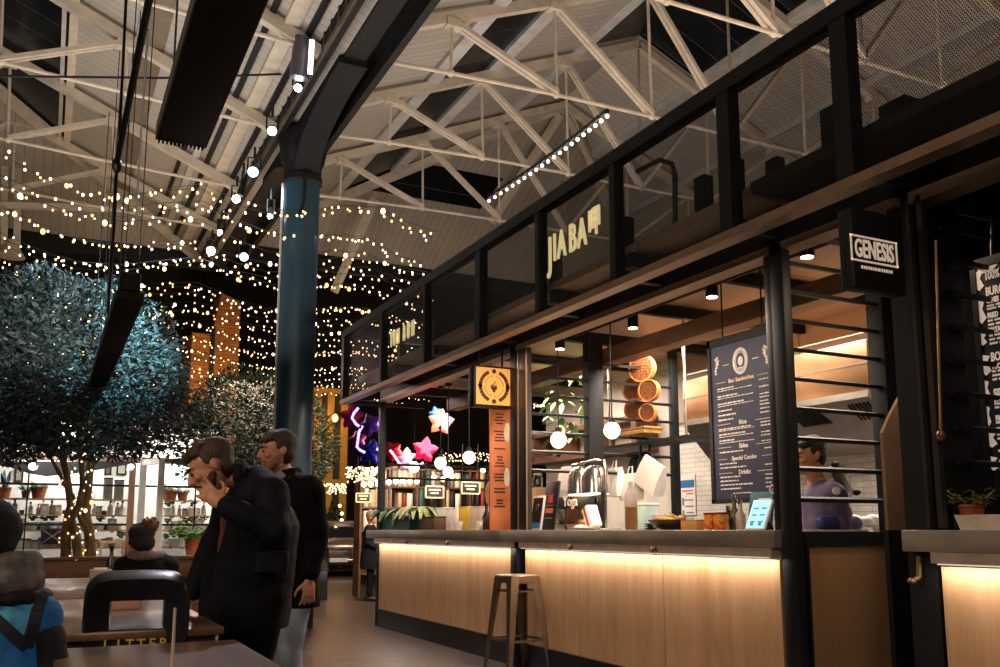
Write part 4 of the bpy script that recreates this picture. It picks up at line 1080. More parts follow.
# picnic hamper and brown basket on low shelf
for px, l in ((52, 'dark crossed box under the shelves, behind the tree stems'), ):
    c = at_y(px, 538, SY + .3); t = thing('crate', l, 'crate', c)
    bm = NB(); box(bm, c.x - .17, c.x + .17, c.y - .1, c.y + .1, c.z - .1, c.z + .16); obj('box', bm, mat('dark_red_crate', '#4a2a24', .6), t)
    bm = NB(); bar(bm, (c.x - .16, c.y - .105, c.z - .09), (c.x + .16, c.y - .105, c.z + .15), .015, .01); bar(bm, (c.x + .16, c.y - .105, c.z - .09), (c.x - .16, c.y - .105, c.z + .15), .015, .01); obj('cross_brace', bm, M_WHITE, t)
c = at_y(112, 548, SY - .15); t = thing('side_table', 'small wooden slatted table left of the seated person in the bobble hat', 'table', (c.x, c.y, 0))
bm = NB(); box(bm, c.x - .2, c.x + .2, c.y - .12, c.y + .12, .93, .97); obj('top', bm, M_SHELF, t)
for i, j in ((-1, -1), (1, -1), (1, 1), (-1, 1)):
    bm = NB(); bar(bm, (c.x + i * .17, c.y + j * .1, .93), (c.x + i * .19, c.y + j * .11, 0), .03, .03); obj('leg', bm, M_SHELF, t)
# strip lights over the shop
for k, (px, py, l) in enumerate(((25, 450, 'left'), (75, 451, 'middle'), (165, 452, 'right'))):
    c = at_y(px, py, SY + .5); t = thing('strip_light', 'white strip light above the shop lintel, %s of three' % l, 'light', c, 'shop strip lights')
    bm = NB(); box(bm, c.x - .4, c.x + .4, c.y - .04, c.y + .04, c.z - .02, c.z + .03); obj('tube', bm, emat('strip_white', '#fff6ee', 1.6), t)
    bm = NB(); box(bm, c.x - .42, c.x + .42, c.y - .05, c.y + .05, c.z + .03, c.z + .06); rod(bm, c + ZV * .05, (c.x, c.y, 3.0), .012); obj('housing', bm, M_WFRAME, t)
c = at_y(33, 466.5, SY - .22); t = thing('globe_lamp', 'small round white lamp under the shop lintel, left of the tree stems', 'lamp', c)
bm = NB(); ell(bm, c, .07, .07, .06, seg=12, rg=8); obj('globe', bm, emat('globe_white', '#fff3df', 6), t)
bm = NB(); rod(bm, c + ZV * .06, (c.x, c.y, 2.36), .015); rod(bm, (c.x, c.y, 2.36), (c.x, SY, 2.36), .012); obj('fitting', bm, M_BLACK, t)
c = at_y(131, 467, SY - .22); t = thing('globe_lamp', 'small round white lamp at the corner left of the white door frame', 'lamp', c)
bm = NB(); ell(bm, c, .05, .05, .05, seg=12, rg=8); obj('globe', bm, emat('globe_white', '#fff3df', 6), t)
bm = NB(); rod(bm, c + ZV * .05, (c.x, c.y, 2.36), .015); rod(bm, (c.x, c.y, 2.36), (c.x, SY, 2.36), .012); obj('fitting', bm, M_BLACK, t)

# ------------------------------------------------------------------ planter and trees
M_PLANK = wood_mat('planter_boards', '#5a3c26', '#87603f', .55, 'X', 2.5, .1)
t = thing('planter', 'long brown timber planter wall in front of the bright shop', 'planter', (.7, 14.0, 0))
for k in range(3):
    bm = NB(); box(bm, -2.2, 2.35, 13.36, 13.42, .03 + k * .245, .265 + k * .245, .006); obj('board', bm, M_PLANK, t)
bm = NB(); box(bm, -2.2, 2.4, 13.3, 13.55, .76, .8, .006); obj('capping', bm, M_PLANK, t)
bm = NB(); box(bm, 2.29, 2.35, 13.42, 14.6, 0, .76); box(bm, -2.2, 2.35, 14.55, 14.6, 0, .76); obj('side', bm, M_PLANK, t)
bm = NB(); box(bm, -2.18, 2.29, 13.42, 14.55, .6, .7); o = obj('soil', bm, mat('soil', '#2b2018', .95, 0, .3, 30, .5), t); o['kind'] = 'stuff'
M_BARK = mat('bark', '#6b5738', .8, 0, .35, 14, .6, (1, 1, .3))
M_LEAF = mat('tree_leaf', '#43514f', .2, 0, .35, 6)
M_LEAF2 = mat('tree_leaf_grey', '#33432f', .35, 0, .35, 6)
def tree(name, label, base, stems, blobs, nleaf, m, size, seed):
    t = thing(name, label, 'tree', base)
    for pts, r in stems:
        bm = NB(); tube(bm, pts, [r * (1 - .6 * k / (len(pts) - 1)) for k in range(len(pts))], 9); obj('stem', bm, M_BARK, t)
    rr = random.Random(seed); bm = NB(); tot = sum(b[1][0] * b[1][1] * b[1][2] for b in blobs)
    for c, rad in blobs:
        n = int(nleaf * rad[0] * rad[1] * rad[2] / tot)
        for _ in range(n):
            while True:
                q = V((rr.uniform(-1, 1), rr.uniform(-1, 1), rr.uniform(-1, 1)))
                if .25 < q.length < 1: break
            q = q.normalized() * (q.length ** .55)
            nz = noise.noise(q * 2.3 + V((seed, 0, 0)))
            q *= 1 + .22 * nz
            p = V(c) + V((q.x * rad[0], q.y * rad[1], q.z * rad[2]))
            d = V((rr.gauss(0, 1), rr.gauss(0, 1), rr.gauss(.1, .6))) + q * .9; d.normalize()
            s, u = frame_of(d, V((rr.gauss(0, 1), rr.gauss(0, 1), rr.gauss(0, 1))).normalized())
            l = size * rr.uniform(.7, 1.3); w = l * .38
            a = [p, p + d * l * .35 + s * w / 2 + u * w * .15, p + d * l * .75 + s * w * .35 + u * w * .1, p + d * l - u * w * .1, p + d * l * .75 - s * w * .35 + u * w * .1, p + d * l * .35 - s * w / 2 + u * w * .15]
            vv = [bm.verts.new(x) for x in a]; bm.faces.new((vv[0], vv[1], vv[2], vv[3])); bm.faces.new((vv[0], vv[3], vv[4], vv[5]))
    me_name = obj('foliage', bm, m, t, smooth=0)
    return t
def sp(px, py, y): return at_y(px, py, y)
tb = [([sp(66, 553, 13.9), sp(66, 530, 13.9), sp(71, 505, 13.9), sp(67, 475, 13.95), sp(60, 450, 14.0), sp(57, 420, 14.1)], .075),
      ([sp(78, 554, 13.8), sp(76, 535, 13.8), sp(71, 520, 13.8), sp(79, 505, 13.78), sp(83, 485, 13.75), sp(81, 460, 13.7), sp(79, 420, 13.6)], .07),
      ([sp(90, 555, 13.95), sp(90, 540, 13.95), sp(86, 515, 13.95), sp(88, 490, 13.95), sp(91, 460, 13.95), sp(88, 430, 13.9), sp(92, 400, 13.85)], .085),
      ([sp(74, 500, 13.9), sp(63, 480, 13.9), sp(52, 460, 13.8), sp(40, 425, 13.7)], .035),
      ([sp(90, 455, 13.95), sp(104, 430, 13.9), sp(118, 400, 13.8)], .05), ([sp(89, 535, 13.9), sp(81, 520, 13.85), sp(74, 505, 13.9)], .05)]
for st in tb:
    if st[0][0].z < 1.0: st[0].insert(0, V((st[0][0].x, st[0][0].y, .62)))
tree('olive_tree', 'big multi stemmed tree with lit blue green leaves standing in the planter', (.35, 13.9, .65), tb,
     [((.1, 13.9, 3.45), (1.55, 1.35, 1.3)), ((1.05, 13.8, 3.1), (.72, .8, .95)), ((-.7, 13.9, 3.2), (1.0, 1.1, 1.25)), ((.4, 13.7, 2.6), (1.3, .9, .5))], 24000, M_LEAF, .1, 4)
tb2 = [([V((3.1, 15.4, 0)), V((3.12, 15.4, 1.2)), V((3.05, 15.4, 2.4)), V((3.0, 15.4, 3.0))], .07), ([V((3.1, 15.4, 1.2)), V((3.4, 15.4, 2.1)), V((3.7, 15.4, 2.8))], .04)]
tree('bay_tree', 'smaller grey green tree behind the blue column', (3.1, 15.4, 0), tb2, [((2.86, 15.4, 2.85), (1.0, .75, .95)), ((3.76, 15.5, 2.6), (.72, .7, .85)), ((2.4, 15.4, 2.6), (.65, .65, .75))], 10000, M_LEAF2, .095, 9)

# ------------------------------------------------------------------ fairy lights
M_BULB = [emat('fairy_warm', '#ffd596', 3.2), emat('fairy_white', '#ffe9c4', 4.2), emat('fairy_amber', '#ffc070', 2.8)]
bulbs = []
for m in M_BULB:
    bm = NB(); ell(bm, (0, 0, 0), .0142, .0142, .0175, seg=7, rg=5); me = bpy.data.meshes.new('bulb'); bm.to_mesh(me); bm.free(); me.materials.append(m); bulbs.append(me)
rf = random.Random(77)
M_WIRE = mat('fairy_wire', '#22201c', .6)
def light_string(pts, n, label, grp, big=.07, wire=.004, jit=.05, par=None, sc_=1.0):
    c = pts[len(pts) // 2]
    t = thing('fairy_light_string', label, 'string lights', c, grp)
    bm = NB(); tube(bm, pts, wire, 4); obj('wire', bm, M_WIRE, t, smooth=0)
    for k in range(n):
        f = (k + rf.uniform(.2, .8)) / n * (len(pts) - 1); i = min(int(f), len(pts) - 2); p = V(pts[i]).lerp(V(pts[i + 1]), f - i) + V((rf.uniform(-jit, jit), rf.uniform(-jit, jit), rf.uniform(-jit, jit * .4) - .02))
        o = bpy.data.objects.new('bulb', bulbs[rf.choice((0, 0, 1, 1, 2))]); COL.objects.link(o); o.parent = t; o.location = p - c
        s = rf.uniform(1.7, 2.3) if rf.random() < big else rf.uniform(.8, 1.15)
        s *= sc_
        o.scale = (s, s, s)
rows = 28
for r_ in range(rows):
    f = r_ / (rows - 1)
    y = 10.4 + 13.2 * f ** 1.15
    x0 = at_z(-6, 300, 4.9).x if False else -1.5 - .12 * (y - 12) * 0 
    xl = CAM.x + (y / HF.y) * 0
    # span from the left edge of the view to the kiosk fascia
    pl = at_y(-12, 300, y).x; pr_ = min(at_y(430, 300, y).x, 6.5 + (y - 12) * .25)
    z = 5.0 + .12 * math.sin(r_ * 2.3) - (.0 if y < 20 else .05 * (y - 20))
    pts = []
    for k in range(13):
        q = k / 12; x = pl + (pr_ - pl) * q
        sag = .28 * (abs(math.sin(q * PI * 2.5)) - .5)
        pts.append(V((x, y + .25 * math.sin(q * 5 + r_), z - sag)))
    n = max(20, int((pr_ - pl) / .135)); n = min(n, 98)
    ordn = ('front row', 'second row', 'third row')[r_] if r_ < 3 else ('rear row' if r_ == rows - 1 else None)
    lab = '%s of the warm fairy light strings hung across the hall' % ordn if ordn else 'warm fairy light string among the middle rows of the glowing net across the hall'
    light_string(pts, n, lab, 'fairy light strings across the hall', .06)
# strings wound round the tree stems
for i, st in enumerate(tb[:3]):
    pts = []; P_ = st[0]
    for k in range(40):
        f = k / 39 * (len(P_) - 1.001); j = int(f); c = P_[j].lerp(P_[j + 1], f - j); a = k * .9
        pts.append(c + V((math.cos(a), math.sin(a), 0)) * .1)
    light_string(pts, 30, ('warm fairy lights wound round the left stem of the big tree', 'warm fairy lights wound round the middle stem of the big tree', 'warm fairy lights wound round the right stem of the big tree')[i], 'fairy lights on the stems', .1, jit=.02, sc_=.8)

# ------------------------------------------------------------------ tables and bins
M_TTOP = wood_mat('table_top', '#5d452f', '#7d6148', .28, 'Y', 2.2, .05, .2)
M_TEDGE = mat('table_edge', '#33261d', .5)
def table(x0, x1, y0, y1, label):
    t = thing('cafe_table', label, 'table', ((x0 + x1) / 2, (y0 + y1) / 2, 0), 'wooden tables in a row')
    bm = NB(); box(bm, x0, x1, y0, y1, .715, .75, .008); obj('tabletop', bm, M_TTOP, t)
    bm = NB(); box(bm, x0 + .03, x1 - .03, y0 + .03, y1 - .03, .66, .715); obj('apron', bm, M_TEDGE, t)
    for i in (0, 1):
        for j in (0, 1):
            xx = x0 + .07 if i == 0 else x1 - .07; yy = y0 + .12 if j == 0 else y1 - .12
            bm = NB(); box(bm, xx - .022, xx + .022, yy - .022, yy + .022, 0, .68); obj('leg', bm, M_PURLIN, t)
    return t
table(.02, .47, 6.2, 8.55, 'farthest wooden table, at the seated person with the bobble hat')
table(.04, .7, 4.0, 5.95, 'middle wooden table seen through the opening of the litter bin')
table(.05, .66, 1.9, 3.52, 'nearest wooden table filling the bottom left corner')
bm = NB(); p = at_z(172, 668, .75); tube(bm, [p, p + ZV * .1, p + ZV * .172], [.005, .0045, .004], 8); tag(rebase(obj('wooden_stick', bm, mat('pale_stick', '#cbb9a2', .6))), 'slim pale stick standing upright on the nearest wooden table', 'stick')
# litter bin with an opening right through the hood
def bin_(c, w, d, h, yaw, label, front, txt=True, thru=True):
    """c base centre; front faces -y in local coords"""
    t = thing('litter_bin', label, 'bin', (0, 0, 0))
    zc0 = h * .55
    bm = NB(); box(bm, -w / 2 * .94, w / 2 * .94, -d / 2 * .94, d / 2 * .94, 0, zc0, .02); obj('body', bm, front, t, local=True)
    bm = NB()
    # hood: side cheeks, domed top
    prof = []
    for k in range(17):
        a = PI * k / 16; prof.append((-math.cos(a), math.sin(a)))
    ow, oz0, oz1 = w * .25, h * .765, h * .88
    def arch(hw, top):
        pts = [(-hw, zc0), (-hw, h * .86)]
        for k in range(1, 14):
            a = PI * (1 - k / 14); pts.append((hw * math.copysign(abs(math.cos(a)) ** .45, math.cos(a)), h * .86 + (top - h * .86) * abs(math.sin(a)) ** .6))
        return pts + [(hw, h * .86), (hw, zc0)]
    outl = arch(w / 2, h)
    # cut the window: build as ring of quads between outline and window
    win = []
    n = len(outl)
    for x, z in outl:
        win.append((max(-ow, min(ow, x * 1.3)), max(oz0, min(oz1, z if z > zc0 + .001 else oz0))))
    def lay(pts_, y, f): return [bm.verts.new((x * f, y, zc0 + (z - zc0) * f)) for x, z in pts_]
    loops = [lay(win, -d / 2 + .03, 1), lay(outl, -d / 2, .93), lay(outl, -d * .36, .985), lay(outl, 0, 1), lay(outl, d * .36, .985), lay(outl, d / 2, .93), lay(win, d / 2 - .03, 1)]
    for A, B in zip(loops, loops[1:] + loops[:1]):
        for i in range(n):
            j = (i + 1) % n
            try: bm.faces.new((A[i], A[j], B[j], B[i]))
            except ValueError: pass
    bmesh.ops.remove_doubles(bm, verts=bm.verts[:], dist=.0004)
    obj('hood', bm, front, t, local=True)
    bm = NB(); box(bm, -w / 2 * 1.0, w / 2 * 1.0, -d / 2 * 1.0, d / 2, zc0 - .02, zc0 + .012, .004); obj('collar', bm, front, t, local=True)
    if txt:
        for k, ch in enumerate('LITTER'):
            text('letter', ch, .055, mat('litter_yellow', '#c9a83a', .5), t, ((k - 2.5) * .042, -d / 2 - .002, h * .708), (1, 0, 0), ZV, .002, bold=.001)
    t.location = c; t.rotation_euler = (0, 0, yaw)
    return t
M_BIN = mat('bin_black', '#15181a', .3, .1, .12, 4, spec=.6)
bc = at_w(135, 650, 3.75); bc.z = 0
bin_(bc, .41, .3, .985, -math.atan2(bc.x, bc.y) * 1.0, 'black litter bin with a hole through its hood, between the two nearer tables', M_BIN)
b2 = at_z(318, 600, 0)
bin_(b2 + V((0, .2, 0)), .42, .42, .9, -.25, 'black bin with a blue rim standing beyond the column foot', M_BIN, txt=False)
# metal rod at the near table and things on the tables
bm = NB(); a = at_w(174, 608, 3.35); b = at_w(172, 668, 3.2); rod(bm, a, b, .006, n=8); bm.free()
t = thing('bottle', 'slim dark bottle standing on the farthest table behind the litter bin', 'bottle', at_z(110, 579, .75))
p = at_z(110, 579, .75); bm = NB(); lathe(bm, [(.034, 0), (.036, .01), (.036, .14), (.014, .19), (.014, .24)], p, 14); obj('body', bm, mat('dark_bottle', '#2c2420', .2), t)
bm = NB(); lathe(bm, [(.017, .235), (.017, .27)], p, 12); obj('cap', bm, M_BLACK, t)
p = at_z(100, 581, .75); t = thing('napkin_box', 'pale napkin box on the farthest table, left of the slim bottle', 'box', p)
bm = NB(); box(bm, p.x - .08, p.x + .08, p.y - .06, p.y + .06, .75, .84, .005); obj('box', bm, mat('pale_box', '#b9a893', .5), t)
bm = NB(); box(bm, p.x - .05, p.x + .05, p.y - .01, p.y + .01, .84, .855); obj('napkin', bm, M_WHITE, t)
p = at_z(125, 609, .75); t = thing('napkin_box', 'pinkish box on the middle table, seen through the hole in the litter bin', 'box', p)
bm = NB(); box(bm, p.x - .07, p.x + .07, p.y - .05, p.y + .05, .75, .81, .005); obj('box', bm, mat('pink_box', '#b98a74', .5), t)
bm = NB(); box(bm, p.x - .05, p.x + .05, p.y - .01, p.y + .01, .81, .82); obj('napkin', bm, M_WHITE, t)
# ------------------------------------------------------------------ people
M_SKIN = mat('skin', '#b98468', .5, 0, .06, 14, subsurf=.1)
M_SKIN2 = mat('skin_tan', '#b57a55', .5, 0, .06, 14, subsurf=.1)
M_NAVY = mat('navy_parka', '#0b0f18', .8, 0, .25, 18, .3, spec=.2)
M_COAT = mat('black_overcoat', '#09090b', .85, 0, .2, 30, .2, spec=.15)
M_TROU = mat('dark_trousers', '#0b0c11', .85, 0, .2, 20, .2, spec=.15)
M_JEAN = mat('washed_jeans', '#8792a3', .8, 0, .25, 14, .3, (1, 1, .4))
M_SHOE = mat('black_shoe', '#121212', .45)
M_HAIR1 = mat('brown_hair', '#3c2a1c', .65, 0, .35, 60, .6, (1, 1, .25)); M_HAIR2 = mat('short_brown_hair', '#3a2a20', .7, 0, .3, 60, .6); M_BEARD = mat('beard', '#35261c', .8, 0, .3, 80, .6)
M_EYE = mat('eye_dark', '#1c1512', .3); M_LIP = mat('lip', '#8e4f44', .5)
M_SHIRT = mat('burgundy_shirt', '#5e2a24', .8)

def limb(bm, pts, rad, n=14):
    """tapering limb through joints; rad entries r or (r_side, r_front)"""
    pts = [V(p) for p in pts]; out = []; rr = []
    # soften the joints with extra samples
    P2, R2 = [], []
    for i in range(len(pts)):
        P2.append(pts[i]); R2.append(rad[i])
    tube(bm, P2, R2, n)
    for p, r in zip(P2, R2): ell(bm, p, r, r, r, seg=12, rg=8)
def torso(bm, secs, n=22):
    """secs: (centre, side vector, front vector, side radius, front radius)"""
    rr = []
    for c, s, f, a, b in secs:
        s = V(s).normalized(); f = V(f).normalized()
        ring = []
        for k in range(n):
            t = 2 * PI * k / n; cs, sn = math.cos(t), math.sin(t)
            e = .8
            ring.append(V(c) + s * (a * math.copysign(abs(cs) ** e, cs)) + f * (b * math.copysign(abs(sn) ** e, sn)))
        rr.append(ring)
    rings(bm, rr)
def head_mesh(bm, c, f, u, k=1.0):
    """c centre of skull, f facing, u up of the head; adds skull, jaw, nose, brow, ears, lips"""
    f = V(f).normalized(); s = f.cross(V(u)).normalized(); u = s.cross(f).normalized(); c = V(c)
    ax = (s, f, u)
    def P(a, b, d): return c + s * (a * k) + f * (b * k) + u * (d * k)
    ell(bm, P(0, -.012, .03), .074 * k, .095 * k, .088 * k, ax, 20, 14)
    ell(bm, P(0, .022, -.025), .062 * k, .07 * k, .085 * k, ax, 18, 12)
    ell(bm, P(0, .045, -.075), .042 * k, .042 * k, .036 * k, ax, 14, 10)       # jaw and chin
    ell(bm, P(0, .072, -.092), .02 * k, .018 * k, .017 * k, ax, 10, 8)
    ell(bm, P(0, .078, .03), .052 * k, .016 * k, .012 * k, ax, 14, 8)         # brow
    for q in (-1, 1):
        ell(bm, P(q * .04, .066, -.022), .024 * k, .022 * k, .02 * k, ax, 10, 8)   # cheek
        ell(bm, P(q * .074, -.014, -.006), .007 * k, .017 * k, .028 * k, ax, 10, 8)  # ear
        ell(bm, P(q * .031, .082, .008), .016 * k, .01 * k, .009 * k, ax, 10, 6)   # eyelid
    tube(bm, [P(0, .086, .02), P(0, .1, -.008), P(0, .11, -.028)], [.01 * k, .012 * k, .014 * k], 10)
    ell(bm, P(0, .106, -.03), .017 * k, .013 * k, .011 * k, ax, 10, 8)
    ell(bm, P(0, .086, -.056), .024 * k, .013 * k, .007 * k, ax, 10, 6); ell(bm, P(0, .084, -.067), .02 * k, .013 * k, .007 * k, ax, 10, 6)
    return P, ax
def hand(bm, wrist, d, palm_n, k=1.0, curl=.5, thumb=1, spread=.14):
    """wrist, direction of the fingers, normal out of the palm; five separate fingers rooted in the palm"""
    d = V(d).normalized(); n_ = V(palm_n); n_ = (n_ - d * n_.dot(d)).normalized(); s = d.cross(n_) * thumb
    w = V(wrist)
    ax = (s, d, n_)
    ell(bm, w + d * .045 * k, .042 * k, .055 * k, .017 * k, ax, 14, 8)
    ell(bm, w + d * .075 * k, .041 * k, .025 * k, .015 * k, ax, 14, 8)
    for i, ln in enumerate((.073, .082, .077, .06)):
        o = w + d * .088 * k + s * ((1.5 - i) * .021 * k)
        dd = (d + s * ((1.5 - i) * spread)).normalized(); p = [o]; a = 0
        for j, fr in enumerate((.42, .32, .26)):
            a += curl * (.55 + .45 * j) * (1 + .08 * i)
            p.append(p[-1] + (dd * math.cos(a) + n_ * math.sin(a)) * ln * fr * k)
        tube(bm, p, [.0095 * k, .009 * k, .008 * k, .0065 * k], 8)
        for q, r in zip(p, (.0095, .009, .008, .0065)): ell(bm, q, r * k, r * k, r * k, seg=8, rg=6)
    o = w + d * .025 * k + s * .03 * k
    p = [o, o + (s * .75 + d * .6 + n_ * .2).normalized() * .036 * k]
    p.append(p[-1] + (s * .4 + d * .8 + n_ * .35).normalized() * .03 * k); p.append(p[-1] + (s * .1 + d * .9 + n_ * .4).normalized() * .024 * k)
    tube(bm, p, [.013 * k, .011 * k, .0095 * k, .0075 * k], 8)
    for q, r in zip(p, (.013, .011, .0095, .0075)): ell(bm, q, r * k, r * k, r * k, seg=8, rg=6)
def eyes(P, ax, par, k=1.0):
    for q in (-1, 1):
        bm = NB(); ell(bm, P(q * .031, .0865, .004), .0125 * k, .008 * k, .006 * k, ax, 10, 6); obj('eye', bm, M_EYE, par)
        bm = NB(); tube(bm, [P(q * .014, .094, .024), P(q * .03, .0945, .031), P(q * .05, .083, .025)], [.004 * k, .005 * k, .003 * k], 6); obj('eyebrow', bm, M_BEARD, par)
def hair_cap(P, ax, par, m, k=1.0, quiff=0.0, lo=-.02, name='hair', seed=1, side=1.0):
    bm = NB()
    ell(bm, P(0, -.04, .05), .079 * k, .09 * k, .082 * k, ax, 20, 14); ell(bm, P(0, -.002, .085), .062 * k, .07 * k, .042 * k, ax, 18, 12)
    ell(bm, P(0, -.06, -.01), .068 * k, .05 * k, .07 * k, ax, 16, 10)
    for q in (-1, 1): ell(bm, P(q * .067, -.002, .035), .012 * k, .03 * k, .04 * k, ax, 10, 8)
    if quiff:
        rr = random.Random(seed)
        for i in range(26):
            a = rr.uniform(-1, 1); b = rr.uniform(-.5, 1)
            ell(bm, P(a * .062, .02 + .05 * b, .098 + quiff * rr.uniform(0, .6) - .02 * abs(a) - .025 * max(0, b)), .022 * k, .03 * k, .02 * k, ax, 8, 6)
    bm = remesh(bm, name, .009 * k, 2)
    return obj(name, bm, m, par, 60)
def beard(P, ax, par, m, k=1.0):
    bm = NB()
    pts = [(.068, .0, -.03), (.062, .03, -.065), (.046, .062, -.09), (0, .085, -.103)]
    for q in (-1, 1):
        tube(bm, [P(q * a, b, c) for a, b, c in pts], [.014 * k, .026 * k, .028 * k, .023 * k], 10)
        tube(bm, [P(q * .035, .078, -.075), P(q * .03, .088, -.055), P(0, .1, -.046)], [.011 * k, .008 * k, .007 * k], 8)
    ell(bm, P(0, .066, -.1), .036 * k, .026 * k, .014 * k, ax, 12, 8)
    bm = remesh(bm, 'beard', .008 * k, 2)
    return obj('beard', bm, m, par, 60)
def shoe(p, f, par, m=None, k=1.0):
    f = V(f); f.z = 0; f.normalize(); s = f.cross(ZV)
    p = V((p[0], p[1], 0)); bm = NB()
    torso(bm, [(p - f * .07 * k + ZV * .001, s, f, .034 * k, .02 * k), (p - f * .05 * k + ZV * .04, s, f, .036 * k, .035 * k), (p + ZV * .1 - f * .03 * k, s, f, .04 * k, .05 * k)], 14)
    tube(bm, [p - f * .06 * k + ZV * .04, p + f * .05 * k + ZV * .042, p + f * .13 * k + ZV * .034, p + f * .175 * k + ZV * .028], [.04 * k, .042 * k, .04 * k, .026 * k], 12)
    for v in bm.verts: v.co.z = max(v.co.z, 0.002)
    bm = remesh(bm, 'shoe', .012, 1)
    return obj('shoe', bm, m or M_SHOE, par, 50)
def body(parts, par, voxel=.009, m=None):
    bm = NB()
    for f in parts: f(bm)
    bm = remesh(bm, 'body', voxel, 2)
    return obj('body', bm, m or M_SKIN, par, 60)
def cloth(name, fn, m, par, voxel=.012, it=3):
    bm = NB(); fn(bm); bm = remesh(bm, name, voxel, it)
    # gentle folds
    for v in bm.verts:
        n_ = noise.noise(v.co * 7.0) * .006 + noise.noise(V((v.co.x * 5, v.co.y * 5, v.co.z * 16))) * .005
        v.co += v.normal * n_
    return obj(name, bm, m, par, 60)
L_ = -RGT        # towards the left of the picture
def W(px, py, w): return at_w(px, py, w)

# ---- bending man in the navy parka, left of the pair, left hand at his mouth
t = thing('person', 'man in a navy parka bending forward with one hand at his mouth', 'person', (W(262, 600, 4.35).x, W(262, 600, 4.35).y, 0))
hf = (L_ * .9 - HF * .34 - ZV * .52); hu = ZV + L_ * .55
hc = W(211, 468, 4.22)
P, ax = None, None
kH = 1.04
pel = W(259, 588, 4.36); chest = W(262, 516, 4.32); nb = W(249, 481, 4.3)
shL, shR = W(272, 492, 4.16), W(250, 488, 4.5); elL, wrL = W(276, 531, 4.03), W(223, 504, 3.99)
elR, wrR = W(212, 548, 4.52), W(191, 596, 4.46)
hipL, hipR = W(266, 592, 4.28), W(246, 592, 4.42)
knL, knR = V((hipL.x, hipL.y, .46)) + L_ * .05, V((hipR.x, hipR.y, .46)) + L_ * .06
anL, anR = V((hipL.x, hipL.y, .09)) - L_ * .04, V((hipR.x, hipR.y, .09)) + L_ * .08
store = {}
def f1(bm):
    store['h'] = head_mesh(bm, hc, hf, hu, kH)
    tube(bm, [nb, W(228, 476, 4.25)], [.052, .054], 14); ell(bm, nb, .055, .055, .05)
    limb(bm, [nb, chest, pel], [.055, .13, .13]); limb(bm, [shL, elL, wrL], [.05, .042, .027]); limb(bm, [shR, elR, wrR], [.05, .042, .027])
    limb(bm, [shL, nb + (chest - nb) * .3, shR], [.045, .055, .045])
    limb(bm, [hipL, knL, anL], [.085, .055, .04]); limb(bm, [hipR, knR, anR], [.085, .055, .04]); limb(bm, [pel, hipL], [.12, .085]); limb(bm, [pel, hipR], [.12, .085])
    m_ = W(205, 482, 4.14)
    hand(bm, wrL, (W(196, 484, 4.04) - wrL), HF + L_ * .2, 1.0, .16, -1, .12)
    hand(bm, wrR, V((wrR - elR)) + ZV * -.05, L_, 1.0, .3, 1)
body([f1], t, .0068)
P, ax = store['h']
eyes(P, ax, t, kH); hair_cap(P, ax, t, M_HAIR1, kH, .05, seed=4); beard(P, ax, t, M_BEARD, kH)
def coat1(bm):
    f = L_; s = HF
    torso(bm, [(W(245, 628, 4.38), s, f, .21, .205), (W(251, 590, 4.37), s, f, .205, .195), (W(257, 555, 4.35), s, f, .2, .185), (W(263, 525, 4.34), s, f, .2, .17), (W(264, 502, 4.33), s, f + ZV * .3, .19, .14), (W(257, 482, 4.31), s, f + ZV * .5, .12, .085)])
    limb(bm, [shL, (shL + elL) / 2, elL, (elL + wrL) / 2, wrL + (elL - wrL) * .1], [.078, .078, .072, .064, .054])
    limb(bm, [shR, (shR + elR) / 2, elR, wrR + (elR - wrR) * .12], [.085, .08, .072, .052])
    limb(bm, [shL, W(258, 481, 4.3), shR], [.078, .08, .078])
    # collar
    for k in range(10):
        a = 2 * PI * k / 10; ell(bm, W(243, 478, 4.28) + HF * .07 * math.cos(a) + (ZV * .9 + L_ * .2).normalized() * .068 * math.sin(a), .032, .032, .032, seg=8, rg=6)
cloth('parka', coat1, M_NAVY, t)
def flap(bm):
    pts = [W(222, 500, 4.25), W(216, 540, 4.26), W(212, 585, 4.28), W(210, 632, 4.3)]
    rr = []
    for p, a in zip(pts, (.035, .05, .06, .065)):
        rr.append([p + L_ * (a * math.cos(q)) + HF * (.035 * math.sin(q)) for q in [2 * PI * k / 14 for k in range(14)]])
    rings(bm, rr)
cloth('coat_flap', flap, M_NAVY, t)
def sh(bm): tube(bm, [W(227, 512, 4.24), W(226, 560, 4.24), W(225, 608, 4.27)], [.03, .045, .045], 12)
cloth('shirt', sh, M_SHIRT, t)
def pock(bm): obox(bm, W(272, 562, 4.15), L_, ZV, HF, .075, .05, .02, .008)
cloth('pocket', pock, M_NAVY, t, .008, 1)
def tro(bm):
    for h, k, a in ((hipL, knL, anL), (hipR, knR, anR)): limb(bm, [h, k, a], [.105, .08, .065])
    limb(bm, [pel, hipL], [.14, .1]); limb(bm, [pel, hipR], [.14, .1])
cloth('trousers', tro, M_TROU, t)
shoe(anL, L_, t); shoe(anR, L_, t)

